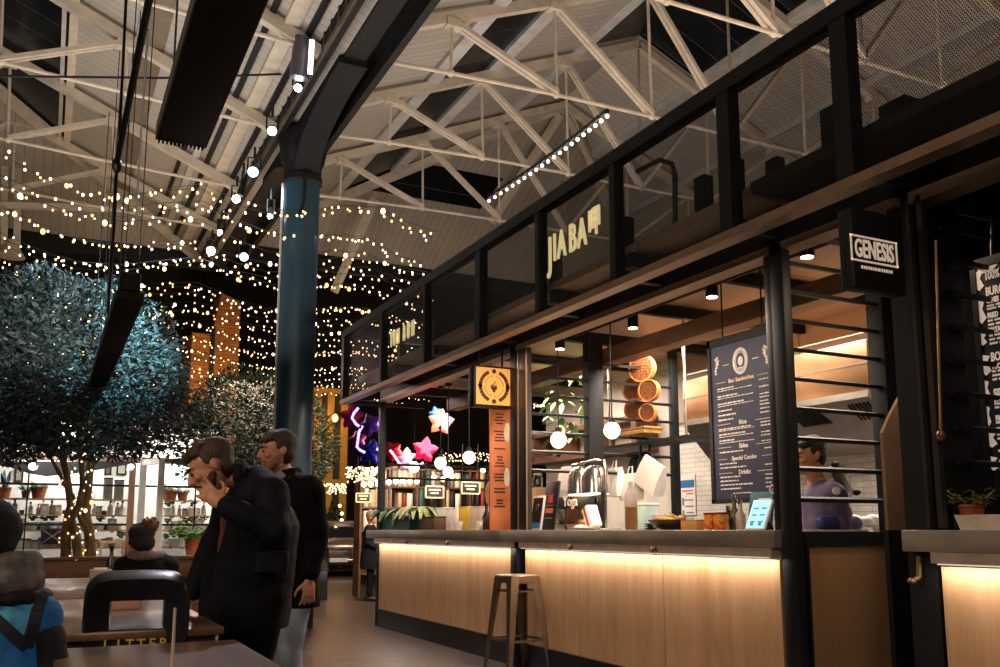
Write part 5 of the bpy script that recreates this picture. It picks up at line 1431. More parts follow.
# ---- second man, standing behind in the black overcoat
w2 = 5.35
t = thing('person', 'man in a black overcoat and pale jeans standing behind the bending man', 'person', (W(294, 600, w2).x, W(294, 600, w2).y, 0))
hc2 = W(276.5, 451, w2); hf2 = (L_ * .83 - HF * .5 - ZV * .1)
kB = 1.0
nb2 = W(286, 479, w2 + .02); ch2 = W(288, 520, w2); pe2 = W(292, 590, w2)
sL2, sR2 = W(310, 489, w2 - .12), W(266, 488, w2 + .16)
eL2, wL2 = W(317, 540, w2 - .1), W(309, 580, w2 - .16); eR2, wR2 = W(262, 540, w2 + .2), W(268, 585, w2 + .15)
hL2, hR2 = W(297, 592, w2 - .08), W(284, 592, w2 + .1)
aL2, aR2 = V((hL2.x, hL2.y, .09)), V((hR2.x, hR2.y, .09)) + L_ * .06
kL2, kR2 = V((hL2.x, hL2.y, .48)) + L_ * .03, V((hR2.x, hR2.y, .48)) + L_ * .05
def f2(bm):
    store['h'] = head_mesh(bm, hc2, hf2, ZV, kB)
    tube(bm, [nb2 - ZV * .02, W(280, 466, w2)], [.062, .057], 14)
    limb(bm, [nb2, ch2, pe2], [.08, .13, .13]); limb(bm, [sL2, nb2, sR2], [.05, .07, .05])
    limb(bm, [sL2, eL2, wL2], [.05, .042, .027]); limb(bm, [sR2, eR2, wR2], [.05, .042, .027])
    for h, k, a in ((hL2, kL2, aL2), (hR2, kR2, aR2)): limb(bm, [h, k, a], [.085, .055, .04]); limb(bm, [pe2, h], [.12, .085])
    hand(bm, wL2, -ZV, L_ * .4 + HF * .6, 1.0, .4, -1); hand(bm, wR2, -ZV, L_, 1.0, .4, 1)
body([f2], t, .0075)
P, ax = store['h']; eyes(P, ax, t, kB); hair_cap(P, ax, t, M_HAIR2, kB, .018, seed=8); beard(P, ax, t, mat('stubble', '#7d5641', .7), kB * .985)
def coat2(bm):
    f = hf2 * 1; f = V((f.x, f.y, 0)); s = f.cross(ZV)
    [ell(bm, W(287, 475, w2 + .02) + HF * .07 * math.cos(k * .63) + L_ * (.066 * math.sin(k * .63)) + ZV * (-.02 * math.sin(k * .63)), .03, .03, .035, seg=8, rg=6) for k in range(10) if math.sin(k * .63) < .6]
    torso(bm, [(W(292, 606, w2), s, f, .2, .15), (W(291, 570, w2), s, f, .2, .15), (W(289, 530, w2), s, f, .21, .145), (W(288, 500, w2), s, f, .215, .14), (W(287, 486, w2), s, f, .17, .11), (W(285, 476, w2 + .02), s, f, .085, .085)])
    limb(bm, [sL2, (sL2 + eL2) / 2, eL2, wL2 + (eL2 - wL2) * .2], [.085, .078, .07, .055]); limb(bm, [sR2, eR2, wR2], [.085, .07, .052])
    limb(bm, [sL2, nb2 - ZV * .03, sR2], [.08, .085, .08])
cloth('overcoat', coat2, M_COAT, t)
def lap(bm):
    for q in (-1, 1): tube(bm, [W(285 + 9 * q, 474, w2 - .03), W(281 + 5 * q, 482, w2 - .14), W(278 + 2 * q, 496, w2 - .17)], [.02, .024, .014], 8)
cloth('lapel', lap, M_COAT, t, .008, 2)
def shirt2(bm): limb(bm, [W(284, 476, w2), W(281, 480, w2 - .05)], [.066, .055])
cloth('shirt_collar', shirt2, mat('grey_shirt', '#7d7876', .7), t, .008, 2)
def tro2(bm):
    for h, k, a in ((hL2, kL2, aL2), (hR2, kR2, aR2)): limb(bm, [h, k, a], [.1, .075, .065])
    limb(bm, [pe2, hL2], [.13, .1]); limb(bm, [pe2, hR2], [.13, .1])
cloth('jeans', tro2, M_JEAN, t)
shoe(aL2, L_ - HF * .3, t); shoe(aR2, L_ - HF * .3, t)

# ---- seated person with the bobble hat, seen from behind
w3 = 7.0
c3 = W(146, 575, w3)
t = thing('person', 'seated person in a dark coat and bobble hat, seen from behind at the far table', 'person', (c3.x, c3.y, 0))
hd = W(141, 542, w3); 
def f3(bm):
    store['h'] = head_mesh(bm, hd, HF * .8 + L_ * .6 - ZV * .15, ZV, 1.1)
    a = W(147, 560, w3); b_ = W(149, 620, w3 - .05)
    limb(bm, [hd - ZV * .08, a], [.055, .06]); limb(bm, [a, (a + b_) / 2, b_], [.1, .14, .15])
    for q in (-1, 1):
        s_ = a + RGT * q * .17 - ZV * .05; e = s_ - ZV * .27 + HF * .05; wr = e + HF * .24 + ZV * .04
        limb(bm, [a, s_], [.08, .05]); limb(bm, [s_, e, wr], [.05, .042, .028]); hand(bm, wr, HF, -ZV, .95, .3, q)
        h = b_ + RGT * q * .09; kn = h + HF * .42; an = kn - ZV * (kn.z - .09)
        limb(bm, [b_, h], [.13, .085]); limb(bm, [h, kn, an], [.085, .06, .04])
    store['s'] = (a, b_)
body([f3], t, .01)
P, ax = store['h']; a3, b3 = store['s']
eyes(P, ax, t, .98)
def coat3(bm):
    s, f = RGT, HF
    torso(bm, [(b3 - ZV * .06, s, f, .26, .2), ((a3 + b3) / 2, s, f, .25, .18), (a3 - ZV * .06, s, f, .22, .15), (a3 + ZV * .05, s, f, .11, .1)])
    for q in (-1, 1):
        s_ = a3 + RGT * q * .17 - ZV * .05; e = s_ - ZV * .27 + HF * .05; wr = e + HF * .2 + ZV * .03
        limb(bm, [a3, s_], [.09, .085]); limb(bm, [s_, e, wr], [.08, .07, .05])
cloth('coat', coat3, mat('dark_brown_coat', '#0f0d0d', .85, 0, .2, 20, .3, spec=.15), t)
def hood3(bm): 
    for k in range(9):
        an = PI * (k / 8) ; ell(bm, a3 + ZV * .035 + RGT * .11 * math.cos(an) - HF * .1 * math.sin(an), .045, .05, .04, seg=10, rg=8)
cloth('hood', hood3, mat('grey_fur', '#6d625a', .9, 0, .3, 40, .6), t)
def tr3(bm):
    for q in (-1, 1):
        h = b3 + RGT * q * .09; kn = h + HF * .42; an = kn - ZV * (kn.z - .09); limb(bm, [b3, h], [.14, .1]); limb(bm, [h, kn, an], [.1, .075, .06])
cloth('trousers', tr3, M_TROU, t)
for q in (-1, 1): 
    h = b3 + RGT * q * .09 + HF * .42; shoe(h, HF, t)
hat = lambda bm: (ell(bm, P(0, -.015, .055), .1, .118, .09, ax, 20, 12), ell(bm, P(0, -.02, .0), .102, .118, .05, ax, 20, 8), ell(bm, P(0, -.05, -.02), .09, .08, .06, ax, 16, 8))
cloth('bobble_hat', hat, mat('black_knit', '#17171a', .9, 0, .2, 60, .5), t, .01, 2)
bm = NB(); rr = random.Random(2); cpm = W(150, 525, w3)
for k in range(70):
    d = V((rr.gauss(0, 1), rr.gauss(0, 1), rr.gauss(0, 1))).normalized(); bar(bm, cpm, cpm + d * .07, .012, .012)
ell(bm, cpm, .05, .05, .05); obj('bobble', bm, mat('brown_bobble', '#6b4c36', .9, 0, .3, 40), t)
# stool for the seated person
st = thing('stool', 'dark wooden stool under the seated person with the bobble hat', 'stool', (b3.x, b3.y, 0))
zs = b3.z - .2
bm = NB(); lathe(bm, [(.17, zs - .04), (.18, zs - .02), (.18, zs)], (b3.x, b3.y, 0), 20); obj('seat', bm, M_TEDGE, st)
for k in range(4):
    a = PI / 4 + k * PI / 2; bm = NB(); bar(bm, (b3.x + .12 * math.cos(a), b3.y + .12 * math.sin(a), zs - .03), (b3.x + .17 * math.cos(a), b3.y + .17 * math.sin(a), 0), .03, .03); obj('leg', bm, M_TEDGE, st)

# ---- person in the blue jacket, bottom left corner
w4 = 2.9
t = thing('person', 'person in a bright blue jacket with black chevrons, back turned, in the bottom left corner', 'person', (W(5, 600, w4).x, W(5, 600, w4).y, 0))
hd4 = W(-9, 541, w4); a4 = W(8, 600, w4); b4 = W(14, 735, w4)
def f4(bm):
    store['h'] = head_mesh(bm, hd4, HF - RGT * .3, ZV, .98)
    limb(bm, [hd4 - ZV * .08, a4], [.055, .06]); limb(bm, [a4, (a4 + b4) / 2, b4], [.1, .14, .15])
    for q in (-1, 1):
        s_ = a4 + RGT * q * .1 - ZV * .06; e = s_ - ZV * .22 + RGT * q * .05; wr = e - ZV * .05 + HF * .22
        limb(bm, [a4, s_], [.08, .05]); limb(bm, [s_, e, wr], [.05, .042, .028]); hand(bm, wr, HF, -ZV, .9, .3, q)
        h = b4 + RGT * q * .09; kn = h + HF * .4; an = V((kn.x, kn.y, .09)); limb(bm, [b4, h], [.13, .085]); limb(bm, [h, kn, an], [.085, .06, .04])
body([f4], t, .01)
P, ax = store['h']; eyes(P, ax, t, .98)
M_BLUE = mat('blue_fleece', '#1f6fb4', .8, 0, .25, 25, .3)
def jk(bm):
    s, f = RGT, HF
    torso(bm, [(b4, s, f, .2, .17), (W(12, 665, w4), s, f, .15, .15), (W(10, 625, w4), s, f, .14, .14), (W(8, 603, w4), s, f, .11, .11), (W(5, 592, w4), s, f, .07, .07)])
    for q in (-1, 1):
        s_ = a4 + RGT * q * .1 - ZV * .06; e = s_ - ZV * .22 + RGT * q * .05; wr = e - ZV * .05 + HF * .2
        limb(bm, [a4 - ZV * .02, s_], [.085, .08]); 
cloth('jacket', jk, M_BLUE, t)
def slv(bm):
    for q in (-1, 1):
        s_ = a4 + RGT * q * .12 - ZV * .12; e = s_ - ZV * .18 + RGT * q * .04; wr = e - ZV * .05 + HF * .2
        limb(bm, [s_, e, wr], [.072, .066, .05])
cloth('sleeve', slv, mat('black_sleeve', '#13161d', .8, 0, .2, 20, .2), t)
jko = [c for c in t.children if c.name.startswith('jacket')][0]
jko.data.materials.append(mat('sky_blue_fleece', '#4aa3d0', .8, 0, .3, 25, .3))
off_ = wl(jko)
from mathutils.bvhtree import BVHTree
bj = BVHTree.FromPolygons([v.co + off_ for v in jko.data.vertices], [p.vertices[:] for p in jko.data.polygons])
CH = [(-22, 604), (0, 623), (26, 646), (34, 622), (42, 596)]
def chy(x):
    for (x0, y0), (x1, y1) in zip(CH, CH[1:]):
        if x0 <= x <= x1: return y0 + (y1 - y0) * (x - x0) / (x1 - x0)
    return 595
for p in jko.data.polygons:
    c = p.center + off_ - CAM; wq = c.dot(FWD); px = CX + F_PX * c.dot(RGT) / wq; py = CY - F_PX * c.dot(UPV) / wq
    if py < chy(px) and c.dot(HF) < (a4 - CAM).dot(HF): p.material_index = 1
bm = NB(); prev = None
for (x0, y0), (x1, y1) in zip(CH, CH[1:]):
    for k in range(9):
        h = bj.ray_cast(CAM, ray(x0 + (x1 - x0) * k / 8, y0 + (y1 - y0) * k / 8).normalized())
        if h[0] is None: continue
        q = h[0] + h[1] * .004
        if prev is not None and (q - prev).length > 1e-4: bar(bm, prev, q, .034, .014, h[1])
        prev = q
obj('chevron', bm, mat('navy_chevron', '#131a2c', .8), t)
def scf(bm):
    for k in range(14):
        an = 2 * PI * k / 14; c = W(0, 580, w4) + RGT * .085 * math.cos(an) + HF * .09 * math.sin(an)
        ell(bm, c, .05, .05, .05, seg=10, rg=8); ell(bm, c + ZV * .05, .04, .04, .045, seg=10, rg=8)
cloth('scarf', scf, mat('grey_scarf', '#6f6a66', .9, 0, .3, 30, .5), t)
def clr(bm):
    for k in range(14):
        an = 2 * PI * k / 14; ell(bm, W(2, 597, w4) + RGT * .12 * math.cos(an) + HF * .1 * math.sin(an), .035, .035, .03, seg=10, rg=8)
cloth('collar', clr, mat('black_sleeve', '#13161d', .8), t)
def ht4(bm): ell(bm, P(0, -.015, .04), .09, .108, .1, ax, 20, 12); ell(bm, P(0, -.04, -.01), .083, .085, .06, ax, 18, 10)
cloth('hat', ht4, mat('black_knit', '#17171a', .9), t, .01, 2)
def tr4(bm):
    for q in (-1, 1):
        h = b4 + RGT * q * .09; kn = h + HF * .4; an = V((kn.x, kn.y, .09)); limb(bm, [b4, h], [.14, .1]); limb(bm, [h, kn, an], [.1, .075, .06])
cloth('trousers', tr4, M_TROU, t)
for q in (-1, 1): shoe(b4 + RGT * q * .09 + HF * .4, HF, t)
st = thing('stool', 'dark wooden stool under the person in the blue jacket', 'stool', (b4.x, b4.y, 0))
zs = b4.z - .17
bm = NB(); lathe(bm, [(.17, zs - .04), (.18, zs - .02), (.18, zs)], (b4.x, b4.y, 0), 20); obj('seat', bm, M_TEDGE, st)
for k in range(4):
    a = PI / 4 + k * PI / 2; bm = NB(); bar(bm, (b4.x + .12 * math.cos(a), b4.y + .12 * math.sin(a), zs - .03), (b4.x + .17 * math.cos(a), b4.y + .17 * math.sin(a), 0), .03, .03); obj('leg', bm, M_TEDGE, st)

# ---- woman at the far end of the counter
w5 = 14.3
base5 = at_z(369, 601, 0); 
t = thing('person', 'woman in a long dark coat standing at the far end of the bar counters', 'person', base5)
H5 = 1.46; k5 = H5 / 1.7
def at5(x, z, y=0): return base5 + RGT * x * k5 + ZV * z * k5 + HF * y * k5
ff5 = RGT * .9 - HF * .3
def f5(bm):
    store['h'] = head_mesh(bm, at5(.03, 1.575), ff5, ZV, k5 * 1.05)
    limb(bm, [at5(.01, 1.5), at5(0, 1.38)], [.05 * k5, .06 * k5]); limb(bm, [at5(0, 1.36), at5(0, 1.15), at5(0, .92)], [.1 * k5, .12 * k5, .13 * k5])
    for q in (-1, 1):
        s_ = at5(0, 1.36, q * .17); e = at5(-.03, 1.1, q * .2); wr = at5(.14, 1.0, q * .16); limb(bm, [at5(0, 1.38), s_], [.07 * k5, .05 * k5]); limb(bm, [s_, e, wr], [.047 * k5, .04 * k5, .026 * k5]); hand(bm, wr, RGT, -HF * q, k5, .4, q)
        h = at5(0, .88, q * .08); kn = at5(.02, .48, q * .08); an = at5(0, .09, q * .08); limb(bm, [at5(0, .92), h], [.12 * k5, .08 * k5]); limb(bm, [h, kn, an], [.08 * k5, .05 * k5, .036 * k5])
body([f5], t, .01)
P, ax = store['h']; eyes(P, ax, t, k5 * 1.05); hair_cap(P, ax, t, mat('fair_hair', '#6e5b52', .7), k5 * 1.05, .01)
def ct5(bm):
    torso(bm, [(at5(0, .6), HF, RGT, .2 * k5, .19 * k5), (at5(0, .9), HF, RGT, .19 * k5, .175 * k5), (at5(0, 1.15), HF, RGT, .18 * k5, .15 * k5), (at5(0, 1.36), HF, RGT, .19 * k5, .12 * k5), (at5(0, 1.44), HF, RGT, .08 * k5, .08 * k5)])
    for q in (-1, 1):
        s_ = at5(0, 1.36, q * .17); e = at5(-.03, 1.1, q * .2); wr = at5(.12, 1.01, q * .16); limb(bm, [s_, e, wr], [.075 * k5, .065 * k5, .05 * k5])
cloth('coat', ct5, mat('teal_black_coat', '#0c131a', .85, 0, .2, 14, .2, spec=.15), t)
def lg5(bm):
    for q in (-1, 1): limb(bm, [at5(0, .85, q * .08), at5(.02, .48, q * .08), at5(0, .1, q * .08)], [.085 * k5, .058 * k5, .046 * k5])
cloth('leggings', lg5, M_TROU, t, .01)
for q in (-1, 1): shoe(at5(0, 0, q * .08), RGT, t, None, k5)

# ---- cook behind the louvres
w6 = 5.75
hd6 = W(808.5, 456, w6); base6 = V((hd6.x, hd6.y, 0))
t = thing('person', 'cook in a purple sweatshirt with cropped dark hair behind the louvres', 'person', base6)
f6 = (-RGT * .95 - HF * .25); 
a6 = W(823, 484, w6 + .02); b6 = V((a6.x, a6.y, .95)) + RGT * .04
sA = W(856, 508, w6 - .1); 
def fc(bm):
    store['h'] = head_mesh(bm, hd6, f6 - ZV * .12, ZV + f6 * .1, 1.02)
    limb(bm, [hd6 - ZV * .08 + RGT * .02, a6], [.062, .065]); limb(bm, [a6, (a6 + b6) / 2, b6], [.1, .14, .14])
    for q in (-1, 1):
        s_ = a6 - HF * q * .18 - ZV * .08; e = s_ - ZV * .26 + RGT * .05; wr = e + f6 * .22 - ZV * .02
        limb(bm, [a6, s_], [.08, .055]); limb(bm, [s_, e, wr], [.052, .045, .03]); hand(bm, wr, f6, -ZV, 1, .5, -q)
        h = b6 - HF * q * .09 - ZV * .05; kn = V((h.x, h.y, .48)); an = V((h.x, h.y, .09)); limb(bm, [b6, h], [.12, .09]); limb(bm, [h, kn, an], [.09, .06, .042])
body([fc], t, .0075, M_SKIN2)
P, ax = store['h']; eyes(P, ax, t, 1.02)
hair_cap(P, ax, t, mat('cropped_black_hair', '#1f1a18', .75, 0, .3, 80, .6), 1.01, .022, seed=12)
def sw(bm):
    s = HF; f = f6
    torso(bm, [(b6 - ZV * .08, s, f, .19, .16), ((a6 + b6) / 2, s, f, .2, .16), (a6 - ZV * .1, s, f, .2, .14), (a6 + ZV * .005, s, f, .1, .09)])
    for q in (-1, 1):
        s_ = a6 - HF * q * .18 - ZV * .08; e = s_ - ZV * .26 + RGT * .05; wr = e + f6 * .2 - ZV * .02
        limb(bm, [a6 - ZV * .03, s_], [.085, .085]); limb(bm, [s_, e, wr], [.08, .07, .05])
cloth('sweatshirt', sw, mat('purple_sweatshirt', '#5a4f6b', .85, 0, .2, 16, .3), t)
def swc(bm):
    for k in range(12):
        an = 2 * PI * k / 12; ell(bm, a6 + ZV * .012 + HF * .08 * math.cos(an) + RGT * .075 * math.sin(an), .02, .02, .02, seg=8, rg=6)
cloth('neckband', swc, mat('dark_neckband', '#2b2733', .85), t, .008, 1)
def tr6(bm):
    for q in (-1, 1):
        h = b6 - HF * q * .09 - ZV * .05; limb(bm, [h, V((h.x, h.y, .48)), V((h.x, h.y, .1))], [.1, .075, .06])
    limb(bm, [b6, b6 - ZV * .1], [.15, .15])
cloth('trousers', tr6, M_TROU, t)
for q in (-1, 1): shoe(b6 - HF * q * .09, f6, t)
bm = NB(); p = W(836, 491, w6 - .25); tube(bm, [p, p - HF * .012], .024, 16); obj('badge', bm, M_WHITE, t)
# ------------------------------------------------------------------ things on and over the near counter
ZT = 1.15
def cp(px, X=3.95, z=ZT):
    p = at_x(px, 529, X); p.z = z; return p
def pxw(px0, px1, p):
    return (p - CAM).dot(FWD) / F_PX * abs(px1 - px0)
M_WHT = mat('clean_white', '#efe9e1', .55, 0, .05, 6)
M_CHROME = mat('bright_steel', '#cfcac2', .18, .95, .1, 5)
M_GREENPOT = mat('green_planter_glaze', '#1f5f55', .4, 0, .2, 4)
M_KRAFT = mat('kraft_brown', '#b28a5f', .7, 0, .12, 10)
M_CARDBLK = mat('card_black', '#15151a', .45)
SD = V((0, -1, 0)); OUT = V((-1, 0, 0))       # along the counter to the right, and towards the customers

def easel(px0, px1, ztop, X, label, m, name='table_sign'):
    c = cp((px0 + px1) / 2, X); w_ = abs(at_x(px1, 529, X).y - at_x(px0, 529, X).y)
    t = thing(name, label, 'sign', c)
    tilt = V((.16, 0, 1)).normalized(); n_ = V((1, 0, -.16)).normalized()
    bm = NB(); obox(bm, c + tilt * ztop / 2, SD, n_, tilt, w_ / 2, .008, ztop / 2, .002); obj('card', bm, m, t)
    bm = NB(); bar(bm, c + tilt * ztop * .7 + V((.01, 0, 0)), c + V((ztop * .45, 0, .003)), .02, .006); obj('strut', bm, m, t)
    return t, c, w_, tilt, n_
# small framed holder with a blue foot panel
t, c, w_, ti, n_ = easel(530, 541, .3, 3.82, 'small framed dark card with a blue lower part on the near counter', M_WHT)
bm = NB(); obox(bm, c + ti * .17 - n_ * .009, SD, n_, ti, w_ * .42, .002, .11); obj('dark_print', bm, M_CARDBLK, t)
bm = NB(); obox(bm, c + ti * .04 - n_ * .009, SD, n_, ti, w_ * .42, .002, .028); obj('blue_print', bm, mat('print_blue', '#2f86b5', .5), t)
bm = NB(); tube(bm, [c + ti * (.2 + .022 * math.sin(a)) - n_ * .012 + SD * (.022 * math.cos(a)) for a in [2 * PI * k / 12 for k in range(13)]], .004, 6); obj('ring_mark', bm, mat('print_grey', '#777b80', .5), t)
# tall black card with red marks
t, c, w_, ti, n_ = easel(541, 554, .42, 3.86, 'tall black card with red lettering marks beside the small framed card', M_CARDBLK)
M_RED = mat('print_red', '#c2402f', .5)
bm = NB()
obox(bm, c + ti * .27 - n_ * .009, SD, n_, ti, w_ * .14, .002, .035); obox(bm, c + ti * .24 - n_ * .009, SD, n_, ti, w_ * .22, .002, .006); obox(bm, c + ti * .3 - n_ * .009, SD, n_, ti, w_ * .2, .002, .005); obj('red_mark', bm, M_RED, t)
for k in range(5):
    bm = NB(); obox(bm, c + ti * .165 - n_ * .009 + SD * w_ * (.12 * (k - 2)), SD, n_, ti, w_ * .045, .002, .02); obj('red_print', bm, mat('print_orange', '#d8693a', .5), t)
bm = NB(); obox(bm, c + ti * .1 - n_ * .009, SD, n_, ti, w_ * .3, .002, .004); obox(bm, c + ti * .21 - n_ * .009, SD, n_, ti, w_ * .3, .002, .004); obj('small_print', bm, mat('print_grey', '#777b80', .5), t)
# little wooden box on the framed card's back shelf
c = cp(538, 4.2); t = thing('wooden_box', 'small pale wooden box with a glass jar on it, above the framed card', 'box', c)
bm = NB(); box(bm, c.x - .06, c.x + .06, c.y - .08, c.y + .08, ZT, ZT + .4, .004); obj('box', bm, M_KRAFT, t)
j = thing('jar', 'glass jar standing on the small wooden box', 'jar', c + ZV * .4); bm = NB(); hollow(bm, [(.045, .4), (.05, .41), (.05, .5), (.04, .52)], c, 16, .004); obj('glass', bm, glass_mat('jar_glass'), j)
bm = NB(); lathe(bm, [(.043, .52), (.043, .54)], c, 16); obj('lid', bm, M_KRAFT, j)
# heat lamp rack: polished domed carvery warmer
a, b = cp(574, 4.15), cp(604, 4.15)
zl0, zl1 = at_x(590, 494, 4.15).z, at_x(590, 466, 4.15).z
t = thing('heat_lamp', 'polished steel double heat lamp glowing over the middle of the near counter', 'heat lamp', ((a.x + b.x) / 2, (a.y + b.y) / 2, ZT))
for k, f in enumerate((.27, .75)):
    c = a.lerp(b, f); r = abs(a.y - b.y) * .25
    bm = NB(); lathe(bm, [(r * 1.02, zl0 - .0), (r * 1.0, zl0 + .02), (r * .97, zl0 + (zl1 - zl0) * .6), (r * .8, zl0 + (zl1 - zl0) * .86), (r * .35, zl1), (.01, zl1 + .005)], (c.x, c.y, 0), 24); obj('dome', bm, M_CHROME, t)
    bm = NB(); lathe(bm, [(r * .9, zl0 - .006), (r * .9, zl0 + .004)], (c.x, c.y, 0), 20); obj('glowing_ring', bm, emat('heat_glow', '#ffe2b0', 9, True), t)
bm = NB(); pts = [V((b.x, b.y - .03, ZT)), V((b.x, b.y - .04, zl1 - .05)), V((b.x, b.y - .02, zl1 + .03)), V((b.x, b.y + .1, zl1 + .05)), V((b.x, a.y + .02, zl1 + .02))]; tube(bm, pts, .012, 10); obj('stand', bm, M_CHROME, t)
bm = NB(); box(bm, b.x - .1, b.x + .1, b.y - .1, b.y + .03, ZT, ZT + .015, .004); obj('foot', bm, M_CHROME, t)
bm = NB(); box(bm, b.x - .02, b.x + .02, b.y - .0, b.y + .05, ZT + .015, zl0 + .02); obj('back_post', bm, M_POST, t)
# low dark display case with a steel band
a, b = cp(560, 4.22), cp(590, 4.22); ca = (a + b) / 2
t = thing('display_case', 'low dark food display with a white scrawled word on it, under the heat lamp', 'display case', ca)
zc = at_x(575, 497, 4.2).z
bm = NB(); box(bm, 4.1, 4.3, b.y, a.y, zc - .1, zc, .004); obj('black_panel', bm, M_CARDBLK, t)
bm = NB(); box(bm, 4.1, 4.3, b.y, a.y, ZT, ZT + .05, .004); box(bm, 4.27, 4.3, b.y, a.y, ZT, zc); obj('base', bm, M_SS, t)
bm = NB(); box(bm, 4.1, 4.104, b.y, a.y, ZT + .05, zc - .1); obj('glass', bm, glass_mat('jar_glass'), t)
text('lettering', 'Yoga', .12, M_WHT, t, (4.09, at_x(570, 500, 4.09).y, zc - .045), NX, ZV, .002, bold=.003)
for k in range(5):
    c = V((4.2, b.y + (a.y - b.y) * (.15 + .17 * k), ZT + .052)); o = thing('pastry', 'golden bun on the tray inside the low display', 'pastry', c, 'buns in the low display')
    bm = NB(); ell(bm, c + ZV * .02, .045, .04, .022, seg=12, rg=8); obj('bun', bm, mat('bun_gold', '#d79b4d', .5, 0, .2, 20), o)
# paper roll and napkin holder
c = cp(592, 3.9); t = thing('napkin_holder', 'white wedge of paper napkins leaning on the counter under the heat lamp', 'napkins', c)
bm = NB(); obox(bm, c + ZV * .1, SD + V((0, 0, .5)), V((1, 0, 0)), V((0, .5, 1)), .045, .05, .09, .006); obj('napkins', bm, M_WHT, t)
bm = NB(); obox(bm, c + ZV * .1 - V((.052, 0, 0)), SD + V((0, 0, .5)), V((1, 0, 0)), V((0, .5, 1)), .012, .003, .085); obj('red_stripe', bm, M_RED, t)
c = cp(582, 3.8); t = thing('plate', 'white oval plate on the near counter in front of the napkins', 'plate', c)
bm = NB(); lathe(bm, [(.06, 0), (.1, .012), (.115, .02), (.11, .02), (.06, .006)], c, 24); obj('plate', bm, M_WHT, t)
bm = NB(); 
for k in range(6): ell(bm, c + V((.04 * math.cos(k), .05 * math.sin(k * 1.7), .02)), .03, .03, .018, seg=8, rg=6)
o = obj('cloth', bm, M_WHT, t)
# white bags and towels hung behind
def bag(px0, px1, py0, py1, X, label, m=M_WHT, handles=True, grp=None, tilt=0.0):
    a = at_x(px0, py0, X); b = at_x(px1, py1, X); c = V((X, (a.y + b.y) / 2, (a.z + b.z) / 2)); hw = abs(a.y - b.y) / 2; hh = abs(a.z - b.z) / 2
    t = thing('paper_bag', label, 'bag', c, grp)
    s = V((0, -math.cos(tilt), math.sin(tilt))); u = V((0, math.sin(tilt), math.cos(tilt)))
    bm = NB(); pr = []
    for k, (f, d) in enumerate(((-1, .05), (-.6, .06), (.2, .045), (1, .012))):
        pr.append([c + u * hh * f + s * hw * q * (1 if f < .9 else .96) + V((dd, 0, 0)) for q, dd in ((-1, -d), (-.3, -d * 1.1), (.3, -d * .9), (1, -d), (1, d), (.3, d), (-.3, d), (-1, d))])
    rings(bm, pr); obj('bag', bm, m, t)
    if handles:
        bm = NB(); tube(bm, [c + u * hh * .8 - s * hw * .4 - V((.02, 0, 0)), c + u * (hh + .06) - s * hw * .2, c + u * (hh + .06) + s * hw * .2, c + u * hh * .8 + s * hw * .4 - V((.02, 0, 0))], .006, 6); obj('handle', bm, m, t)
    return t
bag(562, 575, 467, 490, 4.55, 'white cloth hanging left of the heat lamp', handles=False)
bag(609, 622, 468, 496, 4.7, 'white carrier bag hanging right of the heat lamp')
bag(624, 639, 474, 500, 4.75, 'white carrier bag hanging behind the sauce bottle')
t = bag(641, 663, 461, 490, 4.75, 'tilted white board hanging by the pan rack', handles=False, tilt=-.45)
t['category'] = 'board'; t.name = 'hanging_board'
# hanging rack rail and pans
ra, rb = at_x(600, 449, 4.9), at_x(668, 452, 4.9)
t = thing('hanging_rail', 'dark steel shelf rail with hooks over the counter, left of the tiled wall', 'rail', (ra + rb) / 2)
bm = NB(); box(bm, 4.8, 5.1, rb.y - .4, ra.y, ra.z - .03, ra.z); obj('shelf', bm, M_POST, t)
for yy in (ra.y - .1, rb.y - .2):
    bm = NB(); rod(bm, (4.95, yy, ra.z), (4.95, yy, 3.0), .012); obj('drop_rod', bm, M_SS, t)
for px, r, l in ((650, .15, 'round black pan hanging behind the tilted white board'), (641, .13, 'smaller black pan hanging left of the tilted white board')):
    c = at_x(px, 468, 4.86); t = thing('frying_pan', l, 'pan', c, 'hanging pans')
    bm = NB(); pr = [(.001, .0), (r * .8, 0), (r, .05), (r * .96, .05), (r * .78, .01), (.001, .01)]
    rr = [[c + V((-z, q * math.cos(a), q * math.sin(a))) for a in [2 * PI * k / 24 for k in range(24)]] for q, z in pr]; rings(bm, rr); obj('pan', bm, mat('black_pan', '#1a1817', .35, .5), t)
    bm = NB(); bar(bm, c + ZV * r, c + ZV * (r + .14), .02, .012); obj('handle', bm, M_POST, t)
# woven steamers on the shelves
M_BAM = mat('bamboo', '#b5763c', .55, 0, .25, 30, .3); M_BAMD = mat('bamboo_weave', '#7a4521', .6)
def steamer_flat(px, py, rpx, label, upright=True, X=5.0):
    c = at_x(px, py, X); r = rpx * (c - CAM).dot(FWD) / F_PX
    t = thing('bamboo_steamer', label, 'steamer', c, 'bamboo steamers')
    ax = V((-1, -.5, 0)).normalized() if upright else ZV
    s, u = frame_of(ax)
    def ring(rr, h): return [c + ax * h + s * (rr * math.cos(a)) + u * (rr * math.sin(a)) for a in [2 * PI * k / 28 for k in range(28)]]
    bm = NB(); rings(bm, [ring(r * .9, 0), ring(r, 0), ring(r, .07), ring(r * .9, .07), ring(r * .9, .02)], caps=False); obj('rim', bm, M_BAM, t)
    bm = NB(); rings(bm, [ring(r * .91, .03), ring(r * .91, .05)]); obj('lid', bm, M_BAM, t)
    bm = NB()
    for k in range(-4, 5):
        o = k * r * .2; h = math.sqrt(max(0, (r * .88) ** 2 - o * o))
        bar(bm, c + ax * .055 + s * o - u * h, c + ax * .055 + s * o + u * h, r * .06, .006); bar(bm, c + ax * .058 + u * o - s * h, c + ax * .058 + u * o + s * h, r * .06, .006)
    obj('weave', bm, M_BAMD, t); return t
